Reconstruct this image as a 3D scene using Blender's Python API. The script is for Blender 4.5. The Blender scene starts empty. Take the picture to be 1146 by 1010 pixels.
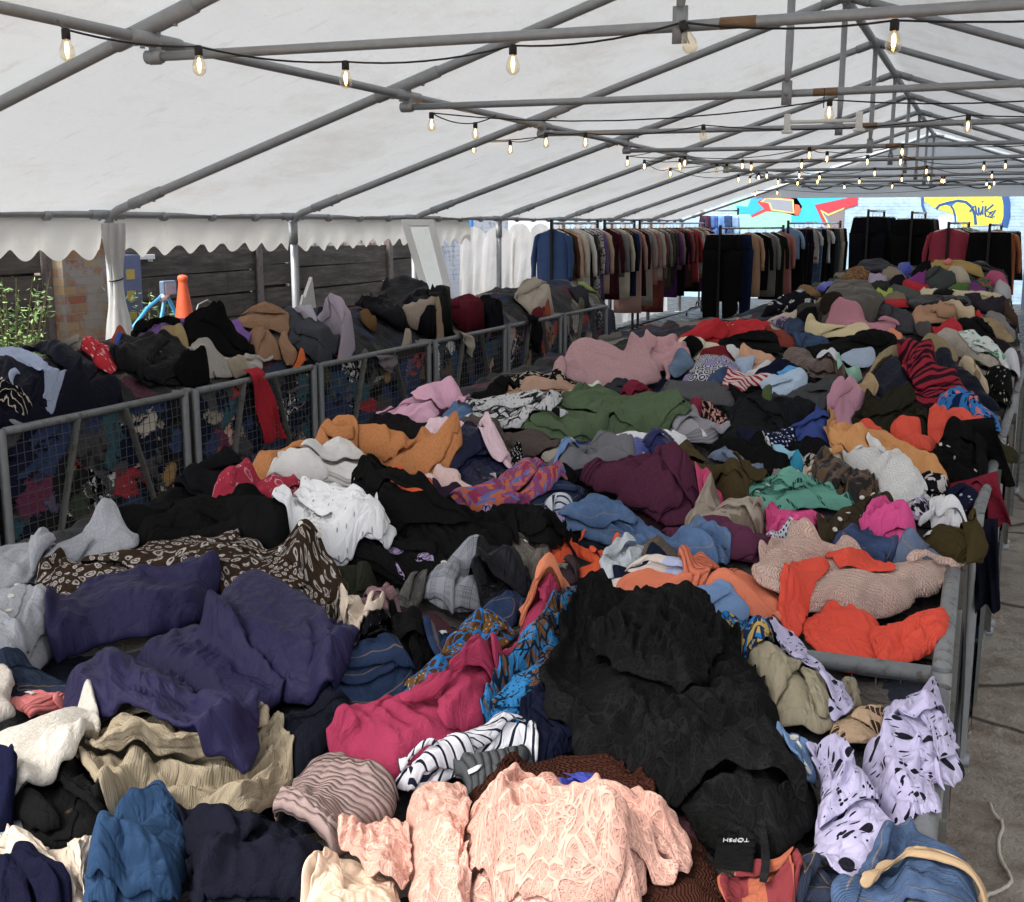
import bpy, bmesh, math, random
import numpy as np
from mathutils import Vector, Matrix
random.seed(7)
PI = math.pi
scene = bpy.context.scene
COL = scene.collection

# ------------------------------------------------------------------ camera
F_PX, PITCH, YAW, EYE = 1314.0, 0.19161, 0.38075, 1.8
cam_d = bpy.data.cameras.new('camera')
cam = bpy.data.objects.new('camera', cam_d); COL.objects.link(cam)
cam_d.sensor_fit = 'HORIZONTAL'; cam_d.sensor_width = 36.0
cam_d.lens = 36.0 * F_PX / 1146.0
cam_d.clip_start = 0.05; cam_d.clip_end = 400
cam.location = (0, 0, EYE); cam.rotation_euler = (PI/2 - PITCH, 0, YAW)
scene.camera = cam

def ray(x, y):
    """viewing direction through a pixel of the 1146x1010 photograph"""
    rx, ru = (x - 573) / F_PX, -(y - 505) / F_PX
    cp, sp = math.cos(PITCH), math.sin(PITCH)
    fw, up = cp + sp * ru, -sp + cp * ru
    c, s = math.cos(YAW), math.sin(YAW)
    return np.array([rx * c - fw * s, rx * s + fw * c, up])
def at(x, y, X=None, Y=None, Z=None):
    d = ray(x, y)
    t = X / d[0] if X is not None else Y / d[1] if Y is not None else (Z - EYE) / d[2]
    return Vector((d[0] * t, d[1] * t, EYE + d[2] * t))

# ------------------------------------------------------------------ object helpers
def link(o, parent=None):
    COL.objects.link(o)
    if parent is not None:
        o.parent = parent
    return o
def tag(o, label=None, cat=None, group=None, kind=None):
    if label: o['label'] = label
    if cat: o['category'] = cat
    if group: o['group'] = group
    if kind: o['kind'] = kind
    return o
def empty(name, loc, label, cat, group=None, rz=0):
    o = bpy.data.objects.new(name, None); o.empty_display_size = .05
    o.location = loc; o.rotation_euler = (0, 0, rz)
    return tag(link(o), label, cat, group)
class MB:
    """collects vertices and faces for ONE mesh object"""
    def __init__(s): s.v = []; s.f = []; s.m = []
    def add(s, vs, fs, mi=0):
        b = len(s.v); s.v += [tuple(map(float, v)) for v in vs]
        s.f += [tuple(b + i for i in f) for f in fs]; s.m += [mi] * len(fs)
    def box(s, c, size, rot=None, mi=0):
        hx, hy, hz = [k / 2 for k in size]
        vs = [Vector((x, y, z)) for x in (-hx, hx) for y in (-hy, hy) for z in (-hz, hz)]
        if rot is not None: vs = [rot @ v for v in vs]
        s.add([v + Vector(c) for v in vs], [(0,1,3,2),(4,6,7,5),(0,4,5,1),(2,3,7,6),(0,2,6,4),(1,5,7,3)], mi)
    def bar(s, a, b, w, h, mi=0, up=(0, 0, 1)):
        a, b = Vector(a), Vector(b); d = b - a; L = d.length
        x = d.normalized(); u = Vector(up)
        y = u.cross(x)
        y = y.normalized() if y.length > 1e-4 else Vector((0, 1, 0))
        z = x.cross(y)
        s.box((a + b) / 2, (L, w, h), Matrix((x, y, z)).transposed(), mi)
    def tube(s, pts, r, n=8, cap=True, mi=0):
        pts = [Vector(p) for p in pts]; rings = []; k = len(pts)
        rs = r if isinstance(r, (list, tuple)) else [r] * k
        ref = None
        for i, p in enumerate(pts):
            d = (pts[min(i + 1, k - 1)] - pts[max(i - 1, 0)]).normalized()
            if ref is None:
                ref = d.orthogonal().normalized()
            ref = (ref - d * ref.dot(d)).normalized(); q = d.cross(ref)
            rings.append([p + (ref * math.cos(2*PI*j/n) + q * math.sin(2*PI*j/n)) * rs[i] for j in range(n)])
        vs = [v for ring in rings for v in ring]
        fs = [(i*n + j, i*n + (j+1) % n, (i+1)*n + (j+1) % n, (i+1)*n + j) for i in range(k-1) for j in range(n)]
        if cap: fs += [tuple(range(n))[::-1], tuple((k-1)*n + j for j in range(n))]
        s.add(vs, fs, mi)
    def lathe(s, c, prof, n=12, mi=0):
        c = Vector(c)
        vs = [c + Vector((r*math.cos(2*PI*j/n), r*math.sin(2*PI*j/n), z)) for r, z in prof for j in range(n)]
        s.add(vs, [(i*n+j, i*n+(j+1) % n, (i+1)*n+(j+1) % n, (i+1)*n+j) for i in range(len(prof)-1) for j in range(n)], mi)
    def build(s, name, mat, parent=None, smooth=False, bevel=0):
        me = bpy.data.meshes.new(name); me.from_pydata(s.v, [], s.f)
        for m in (mat if isinstance(mat, (list, tuple)) else [mat]): me.materials.append(m)
        if any(s.m): me.polygons.foreach_set('material_index', s.m)
        if smooth: me.polygons.foreach_set('use_smooth', [True] * len(me.polygons))
        me.update()
        o = link(bpy.data.objects.new(name, me), parent)
        if bevel:
            b = o.modifiers.new('bevel', 'BEVEL'); b.width = bevel; b.segments = 2; b.limit_method = 'ANGLE'
        if smooth == 'auto':
            pass
        return o

# ------------------------------------------------------------------ numpy noise
_T = np.random.RandomState(3).rand(256, 256).astype(np.float32)
def vnoise(x, y, seed=0):
    x = np.asarray(x, np.float32) + seed * 17.37; y = np.asarray(y, np.float32) + seed * 5.91
    xi = np.floor(x).astype(int); yi = np.floor(y).astype(int); fx = x - xi; fy = y - yi
    fx = fx*fx*fx*(fx*(fx*6-15)+10); fy = fy*fy*fy*(fy*(fy*6-15)+10)
    a = _T[xi & 255, yi & 255]; b = _T[(xi+1) & 255, yi & 255]; c = _T[xi & 255, (yi+1) & 255]; d = _T[(xi+1) & 255, (yi+1) & 255]
    return (a*(1-fx)+b*fx)*(1-fy)+(c*(1-fx)+d*fx)*fy
def fbm(x, y, seed=0, o=3):
    r = 0; a = .5; s = 0
    for i in range(o):
        r = r + a * vnoise(x * 2**i, y * 2**i, seed + i * 3); s += a; a *= .5
    return r / s

# ------------------------------------------------------------------ materials
def lin(h):
    c = [int(h[i:i+2], 16) / 255 for i in (0, 2, 4)]
    return [x / 12.92 if x <= .04045 else ((x + .055) / 1.055) ** 2.4 for x in c]
def rgba(h, k=1.0):
    if isinstance(h, str): h = lin(h)
    return (*[min(.85, max(.004, x * k)) for x in h[:3]], 1)
class NT:
    """small wrapper for writing node trees"""
    def __init__(s, name):
        s.mat = bpy.data.materials.new(name); s.mat.use_nodes = True
        s.nt = s.mat.node_tree; s.nt.nodes.clear()
        s.out = s.n('ShaderNodeOutputMaterial')
    def n(s, t, ins=None, **kw):
        nd = s.nt.nodes.new(t)
        for k, v in kw.items(): setattr(nd, k, v)
        for k, v in (ins or {}).items(): s.set(nd.inputs[k], v)
        return nd
    def set(s, sock, v):
        if isinstance(v, bpy.types.NodeSocket): s.nt.links.new(v, sock)
        else: sock.default_value = v
    def m(s, op, a, b=0.0, c=None):
        nd = s.n('ShaderNodeMath', operation=op); s.set(nd.inputs[0], a); s.set(nd.inputs[1], b)
        if c is not None: s.set(nd.inputs[2], c)
        return nd.outputs[0]
    def mix(s, f, a, b, mode='MIX'):
        nd = s.n('ShaderNodeMix', data_type='RGBA', blend_type=mode)
        s.set(nd.inputs['Factor'], f); s.set(nd.inputs[6], a); s.set(nd.inputs[7], b)
        return nd.outputs[2]
    def vec(s, x, y, z=0.0):
        nd = s.n('ShaderNodeCombineXYZ'); s.set(nd.inputs[0], x); s.set(nd.inputs[1], y); s.set(nd.inputs[2], z); return nd.outputs[0]
    def map(s, v, sc=(1, 1, 1), rot=(0, 0, 0), loc=(0, 0, 0)):
        return s.n('ShaderNodeMapping', {'Vector': v, 'Scale': sc, 'Rotation': rot, 'Location': loc}).outputs[0]
    def noise(s, v, scale, detail=2, rough=.5, dist=0.0, col=False):
        nd = s.n('ShaderNodeTexNoise', {'Vector': v, 'Scale': scale, 'Detail': detail, 'Roughness': rough, 'Distortion': dist})
        return nd.outputs['Color' if col else 'Fac']
    def vor(s, v, scale, feature='F1', rnd=1.0, out='Distance'):
        nd = s.n('ShaderNodeTexVoronoi', {'Vector': v, 'Scale': scale, 'Randomness': rnd}, feature=feature); return nd.outputs[out]
    def ramp(s, f, stops, interp='LINEAR'):
        nd = s.n('ShaderNodeValToRGB', {'Fac': f}); cr = nd.color_ramp; cr.interpolation = interp
        while len(cr.elements) < len(stops): cr.elements.new(.5)
        for e, (p, c) in zip(cr.elements, stops):
            e.position = p; e.color = c if len(c) == 4 else (*c, 1)
        return nd.outputs[0]
    def step(s, f, lo, hi):
        nd = s.n('ShaderNodeMapRange', {'Value': f, 'From Min': lo, 'From Max': hi}); nd.clamp = True; return nd.outputs[0]
    def bump(s, h, dist=.01, strength=1.0, nrm=None):
        nd = s.n('ShaderNodeBump', {'Height': h, 'Distance': dist, 'Strength': strength})
        if nrm is not None: s.set(nd.inputs['Normal'], nrm)
        return nd.outputs[0]
    def obj(s): return s.n('ShaderNodeTexCoord').outputs['Object']
    def pos(s): return s.n('ShaderNodeNewGeometry').outputs['Position']
    def uv(s, name='UVMap'): return s.n('ShaderNodeUVMap', uv_map=name).outputs[0]
    def bsdf(s, **ins):
        nd = s.n('ShaderNodeBsdfPrincipled')
        for k, v in ins.items(): s.set(nd.inputs[k.replace('_', ' ')], v)
        s.nt.links.new(nd.outputs[0], s.out.inputs[0]); return nd

def mat_plain(name, col, rough=.6, metal=0.0, var=.25, scale=6.0, bump=.0, bscale=40.0, dirt=None):
    t = NT(name); p = t.pos()
    c = t.mix(t.noise(p, scale, 4, .6), rgba(col, 1 - var), rgba(col, 1 + var))
    if dirt:
        c = t.mix(t.step(t.noise(p, scale * 1.7, 5, .7), .52, .7), c, rgba(dirt))
    b = t.bsdf(Base_Color=c, Roughness=rough, Metallic=metal)
    if bump: t.set(b.inputs['Normal'], t.bump(t.noise(p, bscale, 4, .6), bump))
    return t.mat
M = {}
M['galv'] = mat_plain('galvanised_steel', '989b9e', .5, .4, .18, 22, .0006, 160)
M['galv_dark'] = mat_plain('weathered_steel', '7c7f81', .55, .35, .3, 18, .0008, 120, dirt='54493c')
M['flatbar'] = mat_plain('painted_flat_bar', '72736f', .65, .25, .22, 14, .0005, 120, dirt='5a4c3c')
M['wire'] = mat_plain('wire_mesh_steel', '6f7072', .5, .6, .25, 30)
M['rail_black'] = mat_plain('black_powder_coat', '15161a', .45, .3, .2, 20)
M['chrome'] = mat_plain('chromed_tube', 'b8bcc0', .22, .95, .1, 20)
M['wood_hanger'] = mat_plain('hanger_wood', 'a67e4e', .5, 0, .2, 30)
M['white_plastic'] = mat_plain('white_plastic', 'd8d8d6', .4, 0, .05, 10)
M['black_plastic'] = mat_plain('black_plastic', '101012', .5, 0, .2, 30)
M['tape'] = mat_plain('brown_parcel_tape', '7a5f45', .4, 0, .2, 40)
# ------------------------------------------------------------------ light and sky
w = bpy.data.worlds.new('World'); scene.world = w; w.use_nodes = True
nt = w.node_tree; bg = nt.nodes['Background']; sk = nt.nodes.new('ShaderNodeTexSky'); sk.sky_type = 'NISHITA'; sk.sun_disc = False
SUN_EL, SUN_AZ = math.radians(52), math.radians(215)
sk.sun_elevation = SUN_EL; sk.sun_rotation = SUN_AZ; sk.dust_density = 4.0; sk.air_density = 1.0; sk.ozone_density = 1.0
bg.inputs[1].default_value = .15
hs_ = nt.nodes.new('ShaderNodeHueSaturation'); hs_.inputs['Saturation'].default_value = .5; nt.links.new(sk.outputs[0], hs_.inputs['Color']); nt.links.new(hs_.outputs[0], bg.inputs[0])
sl = bpy.data.lights.new('sun', 'SUN'); sl.energy = 1.5; sl.angle = math.radians(20); sl.color = (1, .975, .94)
so = link(bpy.data.objects.new('sun', sl))
sd_ = Vector((math.sin(SUN_AZ)*math.cos(SUN_EL), math.cos(SUN_AZ)*math.cos(SUN_EL), math.sin(SUN_EL)))
so.rotation_euler = sd_.to_track_quat('Z', 'Y').to_euler(); so.location = sd_*60
vs = scene.view_settings; vs.view_transform = 'Standard'; vs.look = 'None'; vs.gamma = 1; vs.exposure = 1.3; vs.use_curve_mapping = False
scene.cycles.use_denoising = True
scene.cycles.max_bounces = 8; scene.cycles.diffuse_bounces = 4; scene.cycles.glossy_bounces = 3; scene.cycles.transparent_max_bounces = 12; scene.cycles.transmission_bounces = 6
scene.cycles.sample_clamp_indirect = 6

# ------------------------------------------------------------------ ground
def ground_mat():
    t = NT('dirty_concrete'); p = t.pos()
    n1 = t.noise(p, .9, 6, .65); n2 = t.noise(p, 5, 6, .7); n3 = t.noise(p, 40, 4, .7)
    c = t.ramp(n1, [(.3, rgba('94897b')), (.5, rgba('a59c90')), (.72, rgba('bdb3a5'))])
    c = t.mix(t.step(n2, .46, .62), c, rgba('84776a'))
    c = t.mix(t.step(n3, .55, .75), c, rgba('a79d8d'))
    c = t.mix(t.step(t.vor(p, 55), .2, .1), c, rgba('9c9485'))
    crack = t.vor(t.n('ShaderNodeMix', {'Factor': .12, 4: p, 5: t.noise(p, 2.5, 3, col=True)}, data_type='VECTOR').outputs[1], .75, 'DISTANCE_TO_EDGE')
    c = t.mix(t.step(crack, .014, .004), c, rgba('4a4238'))
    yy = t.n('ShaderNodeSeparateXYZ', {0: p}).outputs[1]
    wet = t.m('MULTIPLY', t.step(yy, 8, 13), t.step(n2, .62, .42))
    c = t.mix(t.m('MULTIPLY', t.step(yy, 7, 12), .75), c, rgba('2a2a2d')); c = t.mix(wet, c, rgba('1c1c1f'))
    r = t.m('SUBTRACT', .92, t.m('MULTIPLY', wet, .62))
    h = t.m('ADD', t.m('ADD', t.m('MULTIPLY', n1, 1.2), n2), t.m('MULTIPLY', n3, .6))
    b = t.bsdf(Base_Color=c, Roughness=r); t.set(b.inputs['Normal'], t.bump(h, .03, .8)); return t.mat
def sheet(name, x0, x1, y0, y1, z, n, m, zf=None):
    xs = np.linspace(x0, x1, n); ys = np.linspace(y0, y1, m); mb = MB()
    for x in xs:
        for y in ys: mb.v.append((x, y, z+(zf(x, y) if zf else 0)))
    mb.f = [(i*m+j, (i+1)*m+j, (i+1)*m+j+1, i*m+j+1) for i in range(n-1) for j in range(m-1)]; mb.m = [0]*len(mb.f)
    return mb
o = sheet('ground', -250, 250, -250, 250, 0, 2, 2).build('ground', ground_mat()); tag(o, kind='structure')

# ------------------------------------------------------------------ the marquee
XL, XR, XM, ZE, ZR, Y0, BAY = -5.86, 3.67, -1.095, 1.86, 3.43, 6.868, 2.44
XP, ZP = -3.46, 2.585
def YK(k): return Y0+BAY*k
KS = list(range(-3, 8))
def roof_z(x):
    return ZE+(x-XL)/(XM-XL)*(ZR-ZE) if x < XM else ZR-(x-XM)/(XR-XM)*(ZR-ZE)
def canvas_mat(name='canopy_canvas', col='e3e6e6', tr=.235):
    t = NT(name); p = t.pos()
    n = t.noise(t.map(p, sc=(1, .45, 1)), 1.6, 6, .7); n2 = t.noise(t.map(p, sc=(.5, 2.2, 1)), 4, 5, .7)
    c = t.mix(t.step(n, .5, .85), rgba(col), rgba('cbc9c2')); c = t.mix(t.m('MULTIPLY', t.step(n2, .6, .8), .35), c, rgba('948a78'))
    c = t.mix(t.m('MULTIPLY', t.step(t.noise(p, 14, 3, .8), .68, .76), .3), c, rgba('6f6250'))
    nrm = t.bump(t.m('ADD', t.noise(t.map(p, sc=(1, .35, 1)), 5, 4, .6), t.m('MULTIPLY', t.noise(p, 30, 3), .1)), .03, .5)
    d = t.n('ShaderNodeBsdfDiffuse', {'Color': c, 'Normal': nrm}); tl = t.n('ShaderNodeBsdfTranslucent', {'Color': c, 'Normal': nrm})
    g1 = t.n('ShaderNodeBsdfGlossy', {'Roughness': .45, 'Color': (1, 1, 1, 1), 'Normal': nrm})
    mx = t.n('ShaderNodeMixShader', {0: tr, 1: d.outputs[0], 2: tl.outputs[0]}); m2 = t.n('ShaderNodeMixShader', {0: .04, 1: mx.outputs[0], 2: g1.outputs[0]})
    t.nt.links.new(m2.outputs[0], t.out.inputs[0]); return t.mat
M['canvas'] = canvas_mat()
tent = empty('marquee', (XM, 12, 0), 'long white canvas marquee on a galvanised pipe frame with scalloped edge', 'marquee')
off = Vector((-XM, -12, 0))
def tb(name, pts_, r, mat='galv', n=8, parent=tent, extra=None):
    mb = MB(); mb.tube([Vector(p)+off for p in pts_], r, n)
    if extra: extra(mb)
    return mb.build(name, M[mat], parent, smooth=True)
# canopy: hangs a little between the frames
def build_canopy():
    xs = list(np.linspace(XL-.06, XM, 34))+list(np.linspace(XM, XR+.06, 34))[1:]
    ys = np.arange(YK(-3)+.55, YK(7)+.01, BAY/16); mb = MB()  # near edge lies out of view, placed to limit light on the near pile
    for x in xs:
        for y in ys:
            ph = ((y-Y0)/BAY) % 1; sx = abs(x-XM)/(XM-XL)
            z = roof_z(x)+.06-.055*math.sin(PI*ph)**1.2*(.35+.65*sx)
            z += .02*(fbm(np.float32(x*1.2), np.float32(y*2.3), 4, 3)-.5)*2+.006*math.sin(y*14+3*math.sin(x*2))*math.exp(-(min(ph, 1-ph)/.12)**2)
            if sx > .985: z -= .02
            mb.v.append((x-XM, y-12, z))
    m = len(ys); n = len(xs)
    mb.f = [(i*m+j, (i+1)*m+j, (i+1)*m+j+1, i*m+j+1) for i in range(n-1) for j in range(m-1)]; mb.m = [0]*len(mb.f)
    return mb.build('canopy', M['canvas'], tent, smooth=True)
build_canopy()
def sleeve(mb, a, b, r, n=10, bolts=True):
    a, b = Vector(a)+off, Vector(b)+off
    mb.tube([a, b], r, n)
    d = (b-a).normalized(); s = d.orthogonal().normalized()
    if bolts:
        for q in (.25, .75):
            p = a.lerp(b, q)+Vector((0, 0, -r)); mb.tube([p+Vector((0, 0, .004)), p+Vector((0, 0, -.010))], .011, 6)
for k in KS:
    y = YK(k)
    for sgn, xe in ((-1, XL), (1, XR)):
        def pt(f): x = xe+(XM-xe)*f; return Vector((x, y, roof_z(x)))
        pl = [Vector((xe, y, ZE-.16)), Vector((xe, y, ZE-.06)), Vector((xe-sgn*.03, y, ZE-.005)), Vector((xe-sgn*.10, y, roof_z(xe-sgn*.10)))]+[pt(f) for f in (.1, .3, .5, .7, .9, 1)]
        def ex(mb, pt=pt):
            sleeve(mb, pt(.045), pt(.10), .039); sleeve(mb, pt(.46), pt(.55), .0385); sleeve(mb, pt(.965), pt(1.0), .0385, bolts=False)
        tb('rafter', pl, .031, 'galv', 10, extra=ex)
        leg = tb('leg', [(xe, y, 0.01), (xe, y, ZE-.10)], .034, 'galv', 10, extra=lambda mb, xe=xe, y=y: (mb.box(Vector((xe, y, .006))+off, (.16, .16, .012)), mb.tube([Vector((xe, y, ZE-.24))+off, Vector((xe, y, ZE-.05))+off], .042, 10)))
    zt = 2.515
    def ex(mb, y=y):
        for x in (XP, 2*XM-XP):
            mb.tube([Vector((x-.03, y-.02, zt))+off, Vector((x+.05, y-.02, zt))+off], .030, 10)
            mb.box(Vector((x, y, (zt+ZP)/2+.01))+off, (.06, .012, .15))
    tb('tie_bar', [(XP, y-.02, zt), ((XP+XM)/2, y-.02, zt-.006), (XM, y-.02, zt-.01), (2*XM-XP, y-.02, zt)], .0205, 'galv', 8, extra=ex)
    def ex(mb, y=y):
        mb.box(Vector((XM, y-.055, zt-.01))+off, (.055, .012, .13)); mb.tube([Vector((XM, y-.075, zt-.01))+off, Vector((XM, y+.03, zt-.01))+off], .017, 8)
    tb('king_post', [(XM, y-.055, zt+.05), (XM, y-.03, zt+.16), (XM, y-.02, ZR-.05)], [.016, .022, .022], 'galv', 8, extra=ex)
    tb('tape_wrap', [(XM+.14, y-.02, zt-.009), (XM+.27, y-.02, zt-.008)], .0225, 'tape', 10)
for x, z, nm, r in ((XP, ZP, 'purlin', .024), (2*XM-XP, ZP, 'purlin', .024), (XM, ZR-.02, 'ridge_pipe', .034), (XL, ZE, 'eave_pipe', .025), (XR, ZE, 'eave_pipe', .025)):
    def ex(mb, x=x, z=z, r=r):
        for k in KS:
            sleeve(mb, (x, YK(k)-.17, z), (x, YK(k)+.17, z), r*1.35)
            if nm_ == 'eave_pipe':
                for q in (.25, .5, .75):
                    yy = YK(k)+BAY*q
                    if yy < YK(7): mb.tube([Vector((x+.01, yy-.02, z-.01))+off, Vector((x+.01, yy+.02, z-.01))+off], .036, 8)
    nm_ = nm
    tb(nm, [(x, YK(-3), z), (x, 4, z), (x, 14, z), (x, YK(7), z)], r, 'galv', 8, extra=ex)
# scalloped valance on the left eave, bay by bay
M['valance'] = canvas_mat('valance_canvas', 'dcdbd5', .32)
for k in range(-2, 3):
    mb = MB(); n = 120; y0, y1 = YK(k)+.06, YK(k+1)-.06
    if k == 2: y1 = YK(2)+1.55; n = 80
    rows = 7
    for i in range(n+1):
        y = y0+(y1-y0)*i/n; ph = (y/.29) % 1
        low = -.285+.075*(1-abs(math.cos(PI*ph))**1.7)-.012*math.sin(y*2.1)
        for j in range(rows):
            f = j/(rows-1); wv = .012*math.sin(y*9+k)+.010*math.sin(y*23+2*k)
            mb.v.append((XL-.03+wv*f+.02*math.sin(PI*f)-XM, y-12, ZE-.02+low*f))
    mb.f = [(i*rows+j, (i+1)*rows+j, (i+1)*rows+j+1, i*rows+j+1) for i in range(n) for j in range(rows-1)]; mb.m = [0]*len(mb.f)
    mb.build('valance', M['valance'], tent, smooth=True)
# gable cloth at the far end, with a wavy rope sewn across it
mb = MB(); yg = YK(7)+.05; nx_ = 60; rows = 6; zb = 2.285
x0, x1 = XL+(zb-ZE)/(ZR-ZE)*(XM-XL), XR-(zb-ZE)/(ZR-ZE)*(XR-XM)
for i in range(nx_+1):
    x = x0+(x1-x0)*i/nx_; zt_ = roof_z(x)+.05
    for j in range(rows):
        f = j/(rows-1); mb.v.append((x-XM, yg-12+.03*math.sin(x*5)*(1-f)+.05*(fbm(np.float32(x*2), np.float32(f*2), 3)-.5), zb+(zt_-zb)*f))
mb.f = [(i*rows+j, (i+1)*rows+j, (i+1)*rows+j+1, i*rows+j+1) for i in range(nx_) for j in range(rows-1)]; mb.m = [0]*len(mb.f)
mb.build('gable_cloth', canvas_mat('gable_canvas', 'dcdcdb', .4), tent, smooth=True)
tb('sewn_rope', [(x, yg-.05, 2.50+.06*math.sin(x*6.5)) for x in np.linspace(x0+.5, x1-.5, 160)], .012, 'black_plastic', 5)
# white side sheets hung along the left, with folds and eyelets
def side_sheet(ya, yb, zt, zb, amp, name, seed, x=XL-.04):
    mb = MB(); n = int((yb-ya)*34); rows = 30
    for i in range(n+1):
        y = ya+(yb-ya)*i/n; pk = abs(math.sin(PI*(y-ya)/.86))**.6
        for j in range(rows):
            f = j/(rows-1); z = zt-.14*(1-pk)*(1-f)**1.5-(zt-zb)*f
            dx = amp*(fbm(np.float32(y*3.2+f*.8), np.float32(f*1.1), seed, 3)-.5)*2*(.3+f)+.35*amp*math.sin(y*15+3*vnoise(y*1.3, f*2., seed))*(.2+.8*f)
            mb.v.append((x+dx-XM, y-12+.03*math.sin(f*5+y*3), z))
    mb.f = [(i*rows+j, (i+1)*rows+j, (i+1)*rows+j+1, i*rows+j+1) for i in range(n) for j in range(rows-1)]; mb.m = [0]*len(mb.f)
    o = mb.build(name, M['sheet'], tent, smooth=True); return o
M['sheet'] = canvas_mat('side_sheet_canvas', 'e6e6e4', .5)
side_sheet(13.0, 14.9, 1.76, .05, .10, 'side_sheet', 3)
side_sheet(14.75, 23.5, 1.80, .05, .07, 'side_sheet', 8, x=XL-.12)
# sheet gathered and tied round the second left leg
mb = MB(); rows = 34; n = 26; yl = YK(0)
for i in range(rows+1):
    f = i/rows; z = ZE-.06-(ZE-.14)*f
    wd = .085-.045*math.exp(-((f-.25)/.16)**2)+.02*f if f < .9 else .16
    for j in range(n):
        a = 2*PI*j/n; r = wd*(1+.22*math.sin(a*6+f*3)+.1*math.sin(a*11+f*7)); mb.v.append((XL+.02+r*.8*math.cos(a)-XM, yl-12+.02+r*math.sin(a)*1.1, z))
mb.f = [(i*n+j, i*n+(j+1) % n, (i+1)*n+(j+1) % n, (i+1)*n+j) for i in range(rows) for j in range(n)]; mb.m = [0]*len(mb.f)
o = mb.build('tied_back_curtain', M['sheet'], tent, smooth=True)
mb = MB(); mb.tube([Vector((XL+.02+.042*math.cos(a), yl+.02+.055*math.sin(a), ZE-.46+.01*math.sin(a)))+off for a in np.linspace(0, 2*PI, 16)], .006, 6); mb.build('tie_cord', M['black_plastic'], o)

# ------------------------------------------------------------------ beyond the left eave
FX = -7.35
def plank_mat():
    t = NT('blackened_timber'); p = t.pos(); q = t.map(p, sc=(1, .25, 2.2))
    n = t.noise(q, 7, 6, .75); n2 = t.noise(p, 2.4, 4, .6)
    c = t.ramp(n, [(.3, rgba('262320')), (.5, rgba('454039')), (.66, rgba('635c54')), (.8, rgba('857e74'))])
    c = t.mix(t.step(n2, .55, .75), c, rgba('51483e')); c = t.mix(t.step(t.noise(p, 9, 4, .8), .68, .76), c, rgba('8a7350'))
    b = t.bsdf(Base_Color=c, Roughness=.85); t.set(b.inputs['Normal'], t.bump(n, .012, .7)); return t.mat
M['plank'] = plank_mat(); M['rust'] = mat_plain('rusty_post_steel', '6a625e', .8, .1, .3, 14, .001, 60, dirt='4a3a30')
fence = empty('sleeper_fence', (FX, 11, 0), 'dark timber fence of wide weathered boards left of the marquee', 'fence')
rs = random.Random(4)
posts_y = [5.2, 7.75, 8.35+.0, 10.86, 11.6, 13.9, 15.3]
bays = [(3.0, 7.72), (8.45, 10.84), (10.9, 11.55), (11.66, 13.85), (13.95, 15.25)]
for bi, (a, b) in enumerate(bays):
    z = .05; mb = MB()
    while z < 1.45:
        hgt = .262+rs.uniform(-.03, .03); n = max(2, int((b-a)/.12))
        tl, tr_ = rs.uniform(-.012, .012), rs.uniform(-.012, .012)
        for i in range(n):
            y0_, y1_ = a+(b-a)*i/n, a+(b-a)*(i+1)/n
            mb.box((rs.uniform(-.002, .002), (y0_+y1_)/2-11, z+hgt/2+tl+(tr_-tl)*i/n), (.07, (y1_-y0_)*1.002, hgt-.014-rs.uniform(0, .006)))
        z += hgt
    mb.box((-.05, (a+b)/2-11, .75), (.02, b-a, 1.5))  # added backing sheet, keeps bright light out of the gaps between boards
    mb.build('board_panel', M['plank'], fence, bevel=0)
for y in (7.78, 10.87, 11.6, 13.9):
    mb = MB(); mb.box((.075, y-11, .85), (.012, .10, 1.7)); mb.box((.02, y-11, .85), (.10, .012, 1.7)); mb.build('post', M['rust'], fence)
def brick_mat(name, c1, c2, mortar, paint=None, sc=1.0, th=.55, soft=.08):
    t = NT(name); p = t.pos(); x = t.n('ShaderNodeSeparateXYZ', {0: p})
    uv = t.vec(t.m('ADD', x.outputs[0], x.outputs[1]), x.outputs[2])
    br = t.n('ShaderNodeTexBrick', {'Vector': uv, 'Color1': rgba(c1), 'Color2': rgba(c2), 'Mortar': rgba(mortar), 'Scale': 1/sc, 'Mortar Size': .006, 'Brick Width': .225, 'Row Height': .075, 'Bias': 0.0})
    n = t.noise(p, 4, 5, .7); c = t.mix(t.m('MULTIPLY', t.noise(p, 25, 4, .7), .5), br.outputs[0], rgba('3c322a'))
    if paint: c = t.mix(t.step(n, th, th+soft), c, rgba(paint))
    b = t.bsdf(Base_Color=c, Roughness=.9); t.set(b.inputs['Normal'], t.bump(t.m('ADD', t.m('MULTIPLY', br.outputs[1], -1), t.m('MULTIPLY', n, .4)), .008, .9)); return t.mat
def wall_box(name, label, c, size, mat, cat='wall', extra=None):
    mb = MB(); mb.box((0, 0, size[2]/2), size)
    if extra: extra(mb)
    o = mb.build(name, mat); o.location = c; return tag(o, label, cat)
o = wall_box('brick_pillar', 'old brick pillar of red and ochre bricks beside the dark timber fence', (FX+.02, 8.10, 0), (.34, .60, 1.62), brick_mat('old_brick', '96563f', 'ac9468', '8f897b', '8b877e', 1, .46, .12), 'pillar',
             lambda mb: mb.box((0, 0, 1.645), (.40, .66, .05)))
pil = empty('painted_pillar', (FX+.12, 8.62, 0), 'slate blue painted pillar with yellow squares down its front', 'pillar')
mb = MB(); mb.box((0, 0, .76), (.2, .26, 1.52)); mb.build('shaft', mat_plain('slate_blue_paint', '5c6482', .7, 0, .2, 12), pil)
for z in (1.35, 1.16, .97, .78, .59):
    mb = MB(); mb.box((.103, -.02, z), (.008, .11, .09)); mb.build('yellow_square', mat_plain('ochre_paint', 'b59a4e', .7, 0, .25, 20), pil)
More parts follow.
